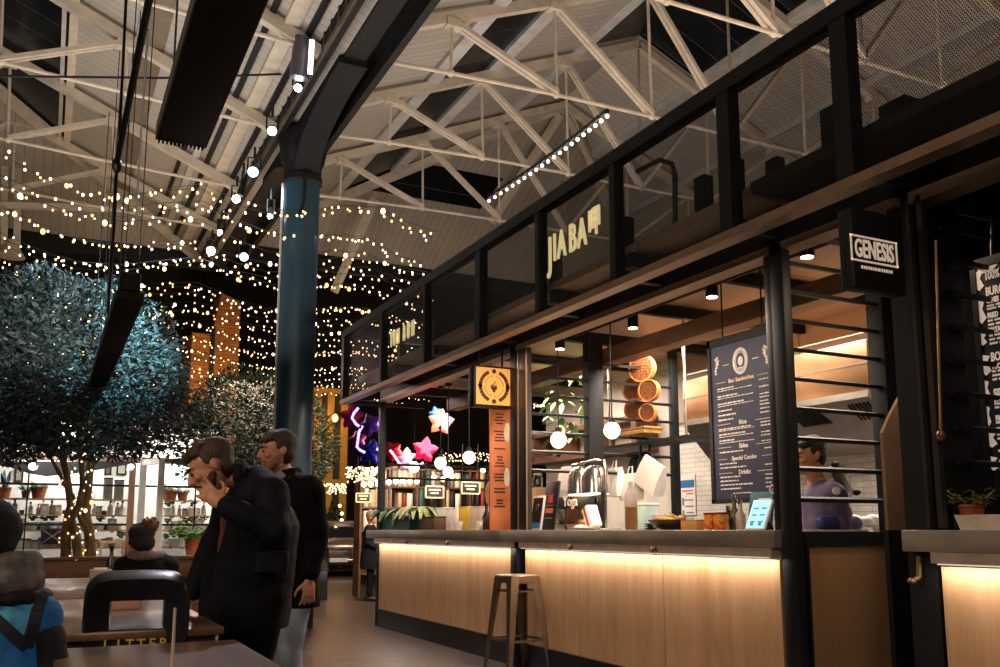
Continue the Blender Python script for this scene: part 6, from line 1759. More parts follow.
steamer_flat(644, 369, 14, 'large woven bamboo steamer lid, topmost of the steamers')
steamer_flat(636, 390, 12, 'woven bamboo steamer below the large lid, left one')
steamer_flat(651, 391, 11, 'woven bamboo steamer below the large lid, right one')
steamer_flat(637, 410, 11, 'woven bamboo steamer above the long bamboo tray')
steamer_flat(650, 413, 9, 'small woven bamboo steamer at the right end of the stack')
c = at_x(639, 431, 4.95); t = thing('bamboo_tray', 'long pale bamboo tray on the hanging shelf beside the right globe pendant', 'tray', c)
bm = NB(); box(bm, c.x - .1, c.x + .1, c.y - .22, c.y + .22, c.z - .04, c.z + .005, .01); obj('tray', bm, mat('pale_bamboo', '#d8a45a', .5, 0, .15, 10), t)
bm = NB(); box(bm, c.x - .11, c.x + .11, c.y - .24, c.y + .24, c.z + .0, c.z + .02, .006); obj('rim', bm, M_BAM, t)
# sauce bottle, tubs, fruit, tins, screen
def lath(name, label, cat, px, X, parts, grp=None):
    c = cp(px, X); t = thing(name, label, cat, c, grp)
    for n_, prof, m in parts:
        bm = NB(); lathe(bm, prof, c, 20); obj(n_, bm, m, t)
    return t
lath('sauce_bottle', 'tall bottle of brown sauce with a clear top on the near counter', 'bottle', 631.5, 3.95, [('sauce', [(.045, 0), (.048, .01), (.048, .17)], mat('brown_sauce', '#8a6236', .3)), ('bottle', [(.049, .17), (.049, .25), (.04, .28), (.018, .32), (.016, .36)], mat('clear_plastic', '#d8cdbf', .2, trans=.4)), ('nozzle', [(.014, .355), (.004, .41)], M_WHT)])
c = cp(647, 4.25); t = thing('tub', 'pale teal square tub beside the sauce bottle', 'tub', c)
bm = NB(); box(bm, c.x - .06, c.x + .06, c.y - .075, c.y + .075, ZT, ZT + .19, .01); obj('tub', bm, mat('pale_teal', '#b4d2cb', .4), t); bm = NB(); box(bm, c.x - .064, c.x + .064, c.y - .079, c.y + .079, ZT + .19, ZT + .21, .005); obj('lid', bm, M_WHT, t)
# fruit bowl
c = cp(671, 3.9); t = thing('fruit_bowl', 'shallow dark bowl heaped with yellow and orange fruit on the near counter', 'bowl', c)
bm = NB(); hollow(bm, [(.05, 0), (.1, .015), (.15, .055), (.16, .07)], c, 28); obj('bowl', bm, mat('dark_bowl', '#3a2f28', .35), t)
rg_ = random.Random(14)
for k in range(22):
    a = rg_.uniform(0, 6.28); r = .115 * math.sqrt(rg_.random()); q = c + V((r * math.cos(a), r * math.sin(a), .065 + .035 * (1 - r / .12)))
    nm, m, l = (('lime', mat('fruit_green', '#a3a04a', .5), 'small green yellow fruit in the shallow bowl'), ('lemon', mat('fruit_yellow', '#dcb24e', .5), 'small yellow fruit in the shallow bowl'), ('clementine', mat('fruit_orange', '#d07a34', .5), 'small orange fruit in the shallow bowl'))[k % 3]
    o = thing(nm, l, 'fruit', q, nm + 's in the shallow bowl'); bm = NB(); ell(bm, q, .024, .024, .021, seg=10, rg=8); obj('fruit', bm, m, o); bm = NB(); rod(bm, q + ZV * .02, q + ZV * .027, .004, n=5); obj('stem', bm, M_BROWN, o)
for px, r, h, l, m in ((655, .09, .05, 'stack of dark plates left of the fruit bowl', mat('dark_plate', '#332b28', .3)), (659, .06, .11, 'pale stacked bowls behind the fruit bowl', M_WHT)):
    c = cp(px, 4.15); t = thing('crockery', l, 'crockery', c); 
    for k in range(3): bm = NB(); hollow(bm, [(r * .55, k * h / 3), (r * .9, k * h / 3 + h * .25), (r, k * h / 3 + h * .33)], c, 24); obj('dish', bm, m, t)
c = cp(697, 3.92); t = thing('wooden_tray', 'pale wooden box between the fruit bowl and the red tins', 'box', c)
bm = NB(); hollow(bm, [(.085, 0), (.09, .06)], c, 4, .008); bm.free(); bm = NB(); box(bm, c.x - .07, c.x + .07, c.y - .085, c.y + .085, ZT, ZT + .06, .004); obj('box', bm, mat('pale_wood_box', '#c98e4e', .5, 0, .15, 8), t)
bm = NB(); box(bm, c.x - .07, c.x + .07, c.y - .085, c.y + .085, ZT + .06, ZT + .068); obj('lid', bm, M_KRAFT, t)
for px, l in ((711.5, 'left'), (721.5, 'right')):
    c = cp(px, 3.86); t = thing('tin', 'red and gold printed tin, %s of the pair beside the tablet' % l, 'tin', c, 'printed tins')
    bm = NB(); box(bm, c.x - .035, c.x + .035, c.y - .035, c.y + .035, ZT, ZT + .1, .006); obj('tin', bm, mat('tin_red', '#c23a18', .35, 0, .6, 28, col2='#f0b23e'), t)
    bm = NB(); box(bm, c.x - .036, c.x + .036, c.y - .036, c.y + .036, ZT + .1, ZT + .112, .003); obj('lid', bm, mat('tin_lid', '#7a2c18', .35), t)
for px, X, h, m, l in ((729, 3.95, .13, mat('soy_dark', '#2c1d16', .2), 'small dark sauce bottle right of the tins'), (735, 4.05, .2, mat('oil_green', '#5b5a34', .2), 'green oil bottle behind the tablet'), (741, 4.0, .17, mat('clear_plastic', '#d8cdbf', .2), 'clear swing top bottle behind the tablet')):
    lath('bottle', l, 'bottle', px, X, [('body', [(.03, 0), (.033, .01), (.033, h * .55), (.014, h * .75), (.013, h)], m), ('cap', [(.016, h - .005), (.016, h + .025)], M_CHROME)])
# tablet till
c = cp(755, 3.86); w_ = .17
t = thing('tablet_till', 'tilted till tablet with a pale blue screen on the near counter by the corner post', 'tablet', c)
ti = V((.45, 0, 1)).normalized(); n_ = V((1, 0, -.45)).normalized()
bm = NB(); obox(bm, c + ti * .1, SD, n_, ti, w_ / 2, .008, .1, .004); obj('case', bm, M_WHT, t)
bm = NB(); obox(bm, c + ti * .1 - n_ * .0085, SD, n_, ti, w_ / 2 - .008, .001, .092); obj('screen', bm, emat('screen_blue', '#8fcfe6', .9, True), t)
bm = NB(); M_SCRD = emat('screen_dark', '#2a6f97', .3)
for i in range(2):
    for k in range(3): obox(bm, c + ti * (.05 + .045 * k) - n_ * .0098 + SD * (.035 * (2 * i - 1)), SD, n_, ti, .022, .0004, .004)
    obox(bm, c + ti * .035 - n_ * .0098 + SD * (.035 * (2 * i - 1)), SD, n_, ti, .012, .0004, .009)
obj('screen_text', bm, M_SCRD, t)
bm = NB(); bar(bm, c + ti * .1 + n_ * .01, c + V((.12, 0, .004)), .06, .01); obj('stand', bm, M_POST, t)
t, c, w_, ti, n_ = easel(748, 771, .24, 4.0, 'teal card standing behind the tablet till', mat('teal_card', '#12687a', .5))
bm = NB(); obox(bm, c + ti * .19 - n_ * .01 + SD * .03, SD, n_, ti, .05, .002, .008); obox(bm, c + ti * .15 - n_ * .01, SD, n_, ti, .05, .002, .005); obj('white_print', bm, M_WHT, t)
bm = NB(); o = c + ti * .18 - n_ * .01 - SD * -.07; prism(bm, [o, o + SD * .03 + ti * .03, o + SD * .015 - ti * .02], -n_ * .003); obj('arrow', bm, M_WHT, t)
p = at_x(773, 489, 3.99); t = thing('round_sticker', 'round pale sticker with a dark ring mark at the corner post', 'sticker', p)
bm = NB(); tube(bm, [p, p - V((.004, 0, 0))], .03, 20); obj('disc', bm, mat('sticker_pink', '#d9c9cf', .5), t)
bm = NB(); tube(bm, [p + V((-.006, .012 * math.cos(a), .014 * math.sin(a))) for a in [2 * PI * k / 14 for k in range(15)]], .003, 6); obj('ring_mark', bm, M_POST, t)
# poster on the tiled wall
a, b = at_x(680, 476, XW - .01), at_x(696, 515, XW - .01)
t = thing('wall_poster', 'narrow white poster with a blue heading on the white tiled wall', 'poster', ((a + b) / 2))
bm = NB(); box(bm, XW - .012, XW - .004, b.y, a.y, b.z, a.z); obj('sheet', bm, M_WHT, t)
bm = NB(); box(bm, XW - .014, XW - .012, b.y + .01, a.y - .01, a.z - .13, a.z - .05); obj('blue_heading', bm, mat('poster_blue', '#1f6fae', .5), t)
bm = NB(); rp_ = random.Random(1)
for k in range(5):
    z = a.z - .2 - k * .065; box(bm, XW - .014, XW - .012, b.y + .03, b.y + .03 + rp_.uniform(.1, .16), z, z + .012)
    if k in (1, 3): box(bm, XW - .014, XW - .012, a.y - .06, a.y - .03, z - .05, z + .03)
obj('small_print', bm, mat('print_grey', '#777b80', .5), t)
bm = NB(); box(bm, XW - .014, XW - .012, b.y + .03, a.y - .03, a.z - .17, a.z - .155); obj('red_line', bm, mat('print_orange', '#d8693a', .5), t)

# ---- inside the near end, round the cook
w_ = 5.2
c = at_y(838, 480, 4.25); t = thing('card_terminal', 'till terminal on a swivel arm seen from behind, beside the cook', 'till', c)
ax = V((.75, -.3, 0)).normalized()
q = at_y(842, 478, 4.15)
bm = NB(); obox(bm, q, (1, .2, .25), (0, -1, .3), (-.25, .3, 1), .075, .012, .085, .008); obj('screen_back', bm, mat('till_grey', '#3a3531', .45), t)
bm = NB(); obox(bm, q + V((-.02, .03, -.02)), (1, .2, .25), (0, -1, .3), (-.25, .3, 1), .09, .008, .1, .004); obj('bezel', bm, mat('till_beige', '#b9a992', .5), t)
for dx, dz in ((-.085, .08), (.085, -.09)):
    bm = NB(); ell(bm, q + V((dx, -.03, dz)), .02, .03, .02, seg=10, rg=8); obj('knob', bm, M_POST, t)
bm = NB(); tube(bm, [q - ZV * .05, q + V((.02, .02, -.2)), V((q.x + .02, q.y + .02, 1.14))], .018, 8); obj('arm', bm, M_POST, t)
bm = NB(); tube(bm, [q + V((0, -.03, .02)), q + V((.03, -.05, -.08)), q + V((-.02, -.04, -.24)), q + V((-.14, -.03, -.3)), q + V((-.2, 0, -.36))], .006, 6); obj('cable', bm, M_WHT, t)
M_SHELFT = M_SS
bm = NB(); box(bm, 3.76, 4.95, 4.0, 4.45, 1.1, 1.14, .004); o = thing('worktop', 'narrow steel back counter behind the near louvres', 'worktop', (4.5, 4.2, 1.1)); obj('top', bm, M_SS, o)
for xx, yy in ((3.81, 4.05), (4.9, 4.05), (4.9, 4.4), (4.35, 4.4)):
    bm = NB(); box(bm, xx - .02, xx + .02, yy - .02, yy + .02, 0, 1.1); obj('leg', bm, M_SS, o)
ca = at_y(819, 520, 4.1); cb = at_y(858, 520, 4.1)
t = thing('rolled_cloth', 'rolled dark blue cloth on the back counter behind the louvres', 'cloth', ((ca + cb) / 2))
bm = NB(); rr = [];
zc = 1.14 + .05
tube(bm, [V((ca.x, 4.1, zc)), V((ca.x + .02, 4.1, zc + .002)), V(((ca.x + cb.x) / 2, 4.1, zc + .004)), V((cb.x - .02, 4.1, zc)), V((cb.x, 4.1, zc))], [.036, .046, .05, .046, .036], 14); obj('roll', bm, mat('royal_blue_cloth', '#23346b', .6, 0, .3, 20, .3), t)
bm = NB(); tube(bm, [V((ca.x - .012, 4.1, zc)), V((ca.x, 4.1, zc))], [.02, .036], 14); obj('end_band', bm, mat('royal_blue_cloth', '#23346b', .6), t)
for px, l in ((862, 'crumpled white cloth pile on the back counter'), (875, 'second crumpled white cloth pile on the back counter, nearest the black post')):
    c = at_y(px, 520, 4.3); c.z = 1.14; t = thing('white_cloth', l, 'cloth', c, 'white cloths')
    bm = NB()
    for k in range(9): ell(bm, c + V((rg_.uniform(-.05, .05), rg_.uniform(-.05, .05), .025 + rg_.uniform(0, .06))), .045, .045, .03, seg=10, rg=8)
    bm = remesh(bm, 'cloth', .01, 2); obj('cloth', bm, M_WHT, t, 60)
c = at_y(797, 522, 4.08); c.z = 1.14; t = thing('bottle', 'small green bottle with a pale cap behind the bottom louvre', 'bottle', c)
bm = NB(); lathe(bm, [(.025, 0), (.027, .01), (.027, .06), (.012, .08)], c, 14); obj('body', bm, mat('bottle_green', '#4a6b32', .3), t); bm = NB(); lathe(bm, [(.014, .078), (.014, .1)], c, 12); obj('cap', bm, M_KRAFT, t)

# ---- globe pendants over the near counter
M_GLOBE = emat('globe_warm', '#ffe9cf', 3.2, True)
def pendant(px, py, rpx, X, label, grp='globe pendants', ceil_z=2.9):
    c = at_x(px, py, X); r = rpx * (c - CAM).dot(FWD) / F_PX
    t = thing('globe_pendant', label, 'pendant lamp', c, grp)
    bm = NB(); ell(bm, c, r, r, r * 1.05, seg=20, rg=14); obj('globe', bm, M_GLOBE, t)
    bm = NB(); lathe(bm, [(r * .42, r * .95), (r * .42, r * 1.5), (r * .2, r * 1.65)], c, 14); obj('socket', bm, M_POST, t)
    bm = NB(); rod(bm, c + ZV * r * 1.6, V((c.x, c.y, ceil_z)), .006, n=6); obj('cord', bm, M_BLACK, t)
    bm = NB(); lathe(bm, [(.04, ceil_z - .03), (.045, ceil_z)], (c.x, c.y, 0), 14); obj('ceiling_rose', bm, M_POST, t)
    return c
PG = [pendant(558.5, 440, 8, 4.0, 'glowing globe pendant above the tall black card'), pendant(612, 430.5, 8.2, 3.95, 'glowing globe pendant beside the bamboo tray')]
pc = at_x(675, 330, 4.2); 
# far unit pendants
for px, py, r, l in ((414, 467, 5.5, 'lowest left globe pendant over the far counter'), (440.5, 463, 6, 'globe pendant over the far counter, upper of the close pair'), (448, 472, 5.2, 'globe pendant over the far counter, lower of the close pair'), (469, 457.5, 6.3, 'globe pendant over the far counter nearest the orange menu board')):
    PG.append(pendant(px, py, r, 4.3, l, 'globe pendants', 2.92))

# ---- back wall of the far unit seen through the divider
bm = NB(); box(bm, XW, XW + .1, 7.9, 10.75, 0, 3.0); struct('wall_kiosk_back', bm, mat('pale_wall', '#cfc4b4', .6, 0, .12, 3))
t = thing('wall_shelf', 'brown timber shelf unit with framed panes behind the divider louvres', 'shelf', (XW - .15, 9.3, 1.9))
M_WALN = wood_mat('walnut', '#4a2e1c', '#6f4a2f', .45, 'Y', 3)
za, zb = at_x(560, 433, XW - .2).z, at_x(560, 458, XW - .2).z
bm = NB(); box(bm, XW - .3, XW, 8.2, 10.7, za - .03, za + .03); obj('board', bm, M_WALN, t)
bm = NB(); box(bm, XW - .3, XW, 8.2, 10.7, zb - .05, zb + .03); obj('board', bm, M_WALN, t)
for y in (8.25, 9.1, 9.9, 10.6):
    bm = NB(); box(bm, XW - .3, XW - .02, y - .05, y + .05, zb, za); obj('upright', bm, M_WALN, t)
# hanging foliage inside the far unit
t = thing('hanging_plant', 'leafy trailing plant hanging behind the divider louvres', 'plant', at_x(566, 365, 5.2))
bm = NB(); c = at_x(566, 360, 5.2); lathe(bm, [(.08, -.02), (.12, .06), (.12, .1)], c, 14); obj('pot', bm, M_POST, t)
bm = NB(); rq = random.Random(6)
for k in range(70):
    p = at_x(566 + rq.uniform(-20, 18), rq.uniform(352, 440) , 5.2 + rq.uniform(-.15, .15)); d = V((rq.gauss(0, 1), rq.gauss(0, 1), rq.gauss(-.3, .5)))
    leaf(bm, p, d, rq.uniform(.09, .15), rq.uniform(.05, .08), .4)
obj('leaves', bm, mat('trailing_leaf', '#5d7a38', .5, 0, .4, 8), t)
bm = NB(); rod(bm, c + ZV * .1, V((c.x, c.y, 3.0)), .006, n=5); obj('cord', bm, M_BLACK, t)

# ---- things on the far counter
def cf(px, X=3.9): return cp(px, X)
a, b = at_x(380, 520, 3.75), at_x(415, 520, 3.75)
c = (a + b) / 2; hw = abs(a.y - b.y) / 2; zt_ = at_x(398, 509, 3.75).z
t = thing('planter_box', 'dark green glazed planter of drooping leaves at the far end of the counter', 'planter', (3.85, c.y, ZT))
bm = NB(); rings(bm, [[V((3.85 + i * .16 * f, c.y + j * hw * f, z)) for i, j in ((-1, -1), (1, -1), (1, 1), (-1, 1))] for f, z in ((.9, ZT), (1, zt_), (.92, zt_), (.85, zt_ - .05))], caps=True); obj('pot', bm, M_GREENPOT, t, smooth=0)
bm = NB()
for k in range(120):
    p = V((3.85 + rq.uniform(-.14, .14), c.y + rq.uniform(-hw, hw), zt_ - .04)); an = rq.uniform(0, 6.28); d = V((math.cos(an), math.sin(an), rq.uniform(.3, 1.3)))
    leaf(bm, p, d, rq.uniform(.16, .32), rq.uniform(.06, .1), .9)
obj('leaves', bm, mat('planter_leaf', '#5d7450', .45, 0, .4, 6), t)
bm = NB()
for k in range(60):
    p = V((3.8 + rq.uniform(-.1, .1), at_x(416 + rq.uniform(-4, 10), 510, 3.8).y, zt_ - .02)); an = rq.uniform(0, 6.28); leaf(bm, p, (math.cos(an), math.sin(an), .8), .3, .08, 1.0)
obj('leaves', bm, mat('planter_leaf_pale', '#8a9a62', .45, 0, .3, 6), t)
def cbox(name, px0, px1, py, X, label, cat, m, m2=None, d=.07, grp=None):
    a, b = at_x(px0, 529, X), at_x(px1, 529, X); z = at_x((px0 + px1) / 2, py, X).z
    t = thing(name, label, cat, (X, (a.y + b.y) / 2, ZT), grp)
    bm = NB(); box(bm, X - d, X + d, b.y, a.y, ZT, z, .004); obj('box', bm, m, t)
    bm = NB(); box(bm, X - d - .002, X + d + .002, b.y - .002, a.y + .002, z, z + .015, .002); obj('lid', bm, m2 or m, t)
    return t
cbox('box', 417, 427.5, 509, 3.95, 'yellow box between the green planter and the brown crate', 'box', mat('box_amber', '#c98a22', .5))
t = cbox('crate', 424, 440, 518, 3.8, 'brown slatted crate on the far counter', 'crate', mat('crate_brown', '#5d4330', .6), mat('crate_dark', '#3a2a1f', .6))
for px0, px1, py, m, l, nm in ((440, 449.5, 509, M_WHT, 'tall white box right of the brown crate', 'carton'), (450.5, 461, 509, M_WHT, 'tall white box in the middle of the far counter', 'carton'), (464.5, 474, 508, mat('box_yellow', '#e3bb45', .5), 'bright yellow standing box on the far counter', 'carton'), (475.5, 486, 508, mat('box_rose', '#cdb5a4', .5), 'pale rose standing box right of the yellow one', 'carton')):
    cbox(nm, px0, px1, py, 4.05, l, 'box', m)
lath('bottle', 'slim dark bottle beside the pale rose box on the far counter', 'bottle', 486.5, 3.9, [('body', [(.035, 0), (.037, .01), (.037, .14), (.016, .19), (.015, .24)], mat('dark_bottle', '#2c2420', .2)), ('cap', [(.018, .235), (.018, .265)], M_POST)])
for i, (px, l) in enumerate(((453, 'small white cup in front of the white boxes'), (458, 'second small white cup beside the first, in front of the white boxes'), (478, 'small white cup in front of the pale rose box'))):
    c = cp(px, 3.8); t = thing('cup', l, 'cup', c, 'small white cups'); bm = NB(); hollow(bm, [(.035, 0), (.05, .07), (.052, .09)], c, 18, .004); obj('cup', bm, M_WHT, t); bm = NB(); tube(bm, [c + V((0, -.048, .07)), c + V((0, -.075, .05)), c + V((0, -.042, .025))], .006, 6); obj('handle', bm, M_WHT, t)
cbox('carton', 488, 509, 518, 4.0, 'low pink and brown carton under the orange menu board', 'box', mat('box_pink', '#c79a80', .6), mat('lid_blue', '#6a86a0', .5))
c = at_x(490.5, 494, 3.72); t = thing('oval_plaque', 'pale oval plaque with a green scrawl hanging left of the orange menu board', 'plaque', c)
w2_ = (c - CAM).dot(FWD) / F_PX
bm = NB(); n0 = (-RGT * .2 - HF); s = RGT; rr = [[c + s * (5.2 * w2_ * f * math.cos(a)) + ZV * (13 * w2_ * f * math.sin(a)) - HF * d for a in [2 * PI * k / 26 for k in range(26)]] for f, d in ((.95, -.012), (1, 0), (.95, .012))]; rings(bm, rr); obj('disc', bm, mat('plaque_wood', '#cdb98c', .6, 0, .15, 12), t)
bm = NB()
for k in range(7): bar(bm, c - HF * .014 + s * (math.sin(k * 2.1) * 1.6 * w2_) + ZV * ((7 - k * 2.2) * w2_), c - HF * .014 + s * (math.cos(k * 2.7) * 2 * w2_) + ZV * ((5.5 - k * 2.2) * w2_), .008, .004)
obj('scrawl', bm, mat('plaque_green', '#5a6b3a', .6), t)
bm = NB(); rod(bm, c + ZV * 13 * w2_, V((c.x, c.y, 2.8)), .004, n=5); obj('cord', bm, M_BLACK, t)
for px, py, l in ((507, 433, 'upper'), (507, 478, 'lower')):
    c = at_y(px, py, YB + .2); t = thing('round_lamp', 'pale round disc lamp on the middle post, %s one' % l, 'lamp', c, 'disc lamps on the middle post')
    ww = (c - CAM).dot(FWD) / F_PX; bm = NB(); rr = [[c + RGT * (3.2 * ww * f * math.cos(a)) + ZV * (10 * ww * f * math.sin(a)) - HF * d for a in [2 * PI * k / 22 for k in range(22)]] for f, d in ((.9, -.01), (1, 0), (.9, .01))]; rings(bm, rr); obj('disc', bm, mat('disc_cream', '#d9c7a6', .5), t)
    bm = NB(); bar(bm, c, c + RGT * .08 + HF * .02, .012, .012); obj('bracket', bm, M_POST, t)

# ---- bar stool
M_STOOL = mat('bronze_stool', '#8a765f', .35, .75, .2, 6, .1)
sp_ = at_z(517, 574.5, .79); ang = .06
t = thing('bar_stool', 'bronze metal bar stool standing in front of the counter at the middle post', 'stool', (sp_.x, sp_.y, 0))
sp_ = V((sp_.x, sp_.y, 0)); ex = V((math.cos(ang), math.sin(ang), 0)); ey = V((-math.sin(ang), math.cos(ang), 0)); hs = .135
bm = NB(); obox(bm, sp_ + ZV * .777, ex, ey, ZV, hs, hs, .013, .012)
obj('seat', bm, M_STOOL, t)
bm = NB(); 
for a_, b_ in ((ex, ey), (ey, ex)):
    for q in (-1, 1): obox(bm, sp_ + a_ * q * (hs - .004) + ZV * .747, b_, a_, ZV, hs * .97, .003, .022)
obj('skirt', bm, M_STOOL, t)
feet = []
for i, j in ((-1, -1), (1, -1), (1, 1), (-1, 1)):
    top = sp_ + ex * i * (hs - .012) + ey * j * (hs - .012) + ZV * .77; ft = sp_ + ex * i * (hs + .065) + ey * j * (hs + .065)
    feet.append((top, ft)); bm = NB()
    for a_, b_, q in ((ex, ey, i), (ey, ex, j)):
        # each leg is a tapering pressed angle: two flanges meeting at the outer corner
        o0, o1 = top + a_ * q * .012, ft + a_ * q * .006
        inw = -b_ * (j if a_ is ex else i)
        c0 = top + ex * i * .012 + ey * j * .012; c1 = ft + ex * i * .006 + ey * j * .006
        prism(bm, [c0, c0 + inw * .075, c1 + inw * .032, c1], -a_ * q * .003)
    obj('leg', bm, M_STOOL, t)
for k in range(4):
    (t0, f0_), (t1, f1_) = feet[k], feet[(k + 1) % 4]
    bm = NB(); bar(bm, f0_.lerp(t0, .36), f1_.lerp(t1, .36), .004, .02); obj('stretcher', bm, M_STOOL, t)
    bm = NB(); bar(bm, f0_.lerp(t0, .86), f1_.lerp(t1, .86), .004, .012); obj('upper_stretcher', bm, M_STOOL, t)

# ---- plants on the right hand counter
c = cp(982, 3.8); c.y = at_x(982, 529, 3.8).y
t = thing('planter', 'long pale planter holding a terracotta pot on the right hand counter', 'planter', c)
a = at_x(966, 529, 3.8).y
bm = NB(); rings(bm, [[V((3.8 + i * .075 * f, 2.2 + j * (a - 2.2) * f if j > 0 else 2.0, z)) for i, j in ((-1, -1), (1, -1), (1, 1), (-1, 1))] for f, z in ((.96, ZT), (1, ZT + .068), (.98, ZT + .068), (.97, ZT + .03))]); obj('trough', bm, mat('trough_pink', '#ead9ca', .5), t, smooth=0)
pp = V((3.8, at_x(973, 529, 3.8).y, ZT + .03))
t2 = potplant(pp, .058, .085, 'succulent with pale stems in a terracotta pot set in the long planter', 'bush', mat('succulent', '#8d8a4e', .5, 0, .4, 12), None, 'potted_plant', None, .14, 18)
lath('bottle', 'small dark bottle beside the long planter on the right hand counter', 'bottle', 957, 3.85, [('body', [(.02, 0), (.022, .01), (.022, .08), (.01, .1)], M_POST), ('cap', [(.011, .1), (.011, .13)], M_POST)])

# ------------------------------------------------------------------ beyond the far end: book shop, balloons, car
BY = 15.6
bx0, bx1 = at_y(361, 500, BY).x, at_y(520, 500, BY).x
t = thing('bookcase', 'long dark bookcase beyond the far end of the kiosks', 'bookcase', ((bx0 + bx1) / 2, BY, 0))
zs_ = [at_y(430, py, BY).z for py in (530, 507.5, 487)]
bm = NB(); box(bm, bx0, bx1, BY + .32, BY + .36, 0, zs_[2] + .35); obj('back', bm, mat('bookcase_brown', '#33251c', .6), t)
for z in [0.4, .8] + zs_ + [zs_[2] + .33]:
    bm = NB(); box(bm, bx0, bx1, BY, BY + .32, z - .03, z); obj('shelf', bm, M_WALN, t)
for k in range(7):
    x = bx0 + (bx1 - bx0) * k / 6; bm = NB(); box(bm, x - .02, x + .02, BY - .01, BY + .32, 0, zs_[2] + .35); obj('upright', bm, M_WALN, t)
rb_ = random.Random(31)
bmats = [mat('book_white', '#e5ddd0', .6), mat('book_black', '#23201f', .6), mat('book_cream', '#cdb692', .6), mat('book_grey', '#8d8781', .6), mat('book_red', '#8a3a2c', .6), mat('book_teal', '#3f6266', .6)]
bcn = [('white', 'white'), ('black', 'black'), ('cream', 'cream'), ('grey', 'grey'), ('red', 'red'), ('teal', 'teal')]
books = {}
for ri, z in enumerate(zs_[:2] + [zs_[2]]):
    x = bx0 + .06
    rown = ('lowest lit', 'middle', 'top')[ri]
    while x < bx1 - .1:
        k = rb_.choice((0, 0, 0, 1, 1, 2, 3, 4, 5, 0, 2)); key = k
        wd = rb_.uniform(.07, .12); hh = rb_.uniform(.25, .37)
        if key not in books:
            o = thing('book', '', 'book', (0, 0, 0)); bm = NB(); box(bm, -.5, .5, 0, .2, 0, 1, .02); obj('cover', bm, bmats[k], o, local=True); bm = NB(); box(bm, -.42, .42, .03, .205, .01, .99); obj('pages', bm, M_WHT, o, local=True); books[key] = o
        else: o = copy_tree(books[key])
        o.location = (x + wd / 2, BY + .03, z); o.scale = (wd, 1, hh); o['label'] = '%s book on the %s shelf of the long dark bookcase' % (bcn[k][0], rown); o['group'] = '%s books on the %s shelf' % (bcn[k][0], rown)
        x += wd + rb_.choice((.004, .004, .01, .12))
# small hanging signs
for px0, px1, py0, py1, Y, l in ((355.5, 371, 493, 502.5, 14.6, 'small black framed sign hanging left of the green planter, beyond the counter'), (425, 444, 486, 498, 13.6, 'small black framed sign hanging above the brown crate, left of the other'), (461, 480, 482, 494, 13.2, 'small black framed sign hanging left of the oval plaque')):
    a = at_y(px0, py1, Y); b = at_y(px1, py0, Y); t = thing('hanging_sign', l, 'sign', ((a.x + b.x) / 2, Y, a.z), 'small black hanging signs')
    bm = NB(); box(bm, a.x, b.x, Y, Y + .03, a.z, b.z); obj('board', bm, M_CARDBLK, t)
    bm = NB()
    for x0, x1, z0, z1 in ((a.x, b.x, b.z - .018, b.z), (a.x, b.x, a.z, a.z + .018), (a.x, a.x + .018, a.z, b.z), (b.x - .018, b.x, a.z, b.z)): box(bm, x0, x1, Y - .008, Y, z0, z1)
    obj('frame', bm, M_CREAMT, t)
    bm = NB(); zc = (a.z + b.z) / 2; xm = (a.x + b.x) / 2; hw = (b.x - a.x) * .3
    box(bm, xm - hw, xm + hw, Y - .006, Y, zc + .02, zc + .045); box(bm, xm - hw * .7, xm + hw * .7, Y - .006, Y, zc - .03, zc - .01); obj('small_print', bm, M_CREAMT, t)
    for x in (a.x + .03, b.x - .03):
        bm = NB(); rod(bm, (x, Y + .015, b.z), (x, Y + .015, b.z + .6), .006, n=5); obj('chain', bm, M_BLACK, t)
# row of small bulbs over the bookcase
PTS = [(389, 482), (396, 481), (403, 480.5), (410, 481), (417, 481), (434, 477), (443, 479), (452, 476), (483, 470), (493, 468), (364, 484), (371, 484), (378, 483.5)]
t = thing('bulb_string', 'string of round white bulbs above the long bookcase', 'string lights', at_y(420, 478, BY - .3), None)
pts = [at_y(px, py - 3, BY - .3) for px, py in sorted(PTS)]
bm = NB(); tube(bm, pts, .008, 5); obj('wire', bm, M_BLACK, t)
bm = NB(); ell(bm, (0, 0, 0), .05, .05, .05, seg=10, rg=8); b0_ = obj('bulb', bm, emat('bulb_warm', '#ffe2bd', 5), None); b0_.parent = t; b0_.location = pts[0] - ZV * .06 - wl(t)
for p in pts[1:]:
    c = b0_.copy(); COL.objects.link(c); c.location = p - ZV * .06 - wl(t)
# dense clusters of tiny lights
def garland(px0, px1, py0, py1, Y, n, label, r=.012):
    bm = NB(); rr = random.Random(px0); a = at_y((px0 + px1) / 2, (py0 + py1) / 2, Y)
    for k in range(n):
        u = rr.random(); p = at_y(px0 + (px1 - px0) * u, py0 + (py1 - py0) * (rr.random() ** 1.2), Y + rr.uniform(-.2, .2))
        ell(bm, p, r, r, r, seg=6, rg=4)
    o = tag(rebase(obj('light_garland', bm, emat('garland_warm', '#ffd9a0', 3), smooth=0)), label, 'garland', None, 'stuff'); return o
garland(345, 381, 467, 482, 15.0, 170, 'dense garland of tiny warm lights left of the far counter end', .013)
garland(318, 346, 484, 494, 22, 90, 'band of tiny white lights over the far shop front right of the column', .02)
garland(443, 492, 453, 462, 14.4, 80, 'garland of tiny warm lights behind the far globe pendants', .01)
garland(529, 556, 394, 408, 13.4, 110, 'garland of tiny warm lights seen through the divider louvres', .012)
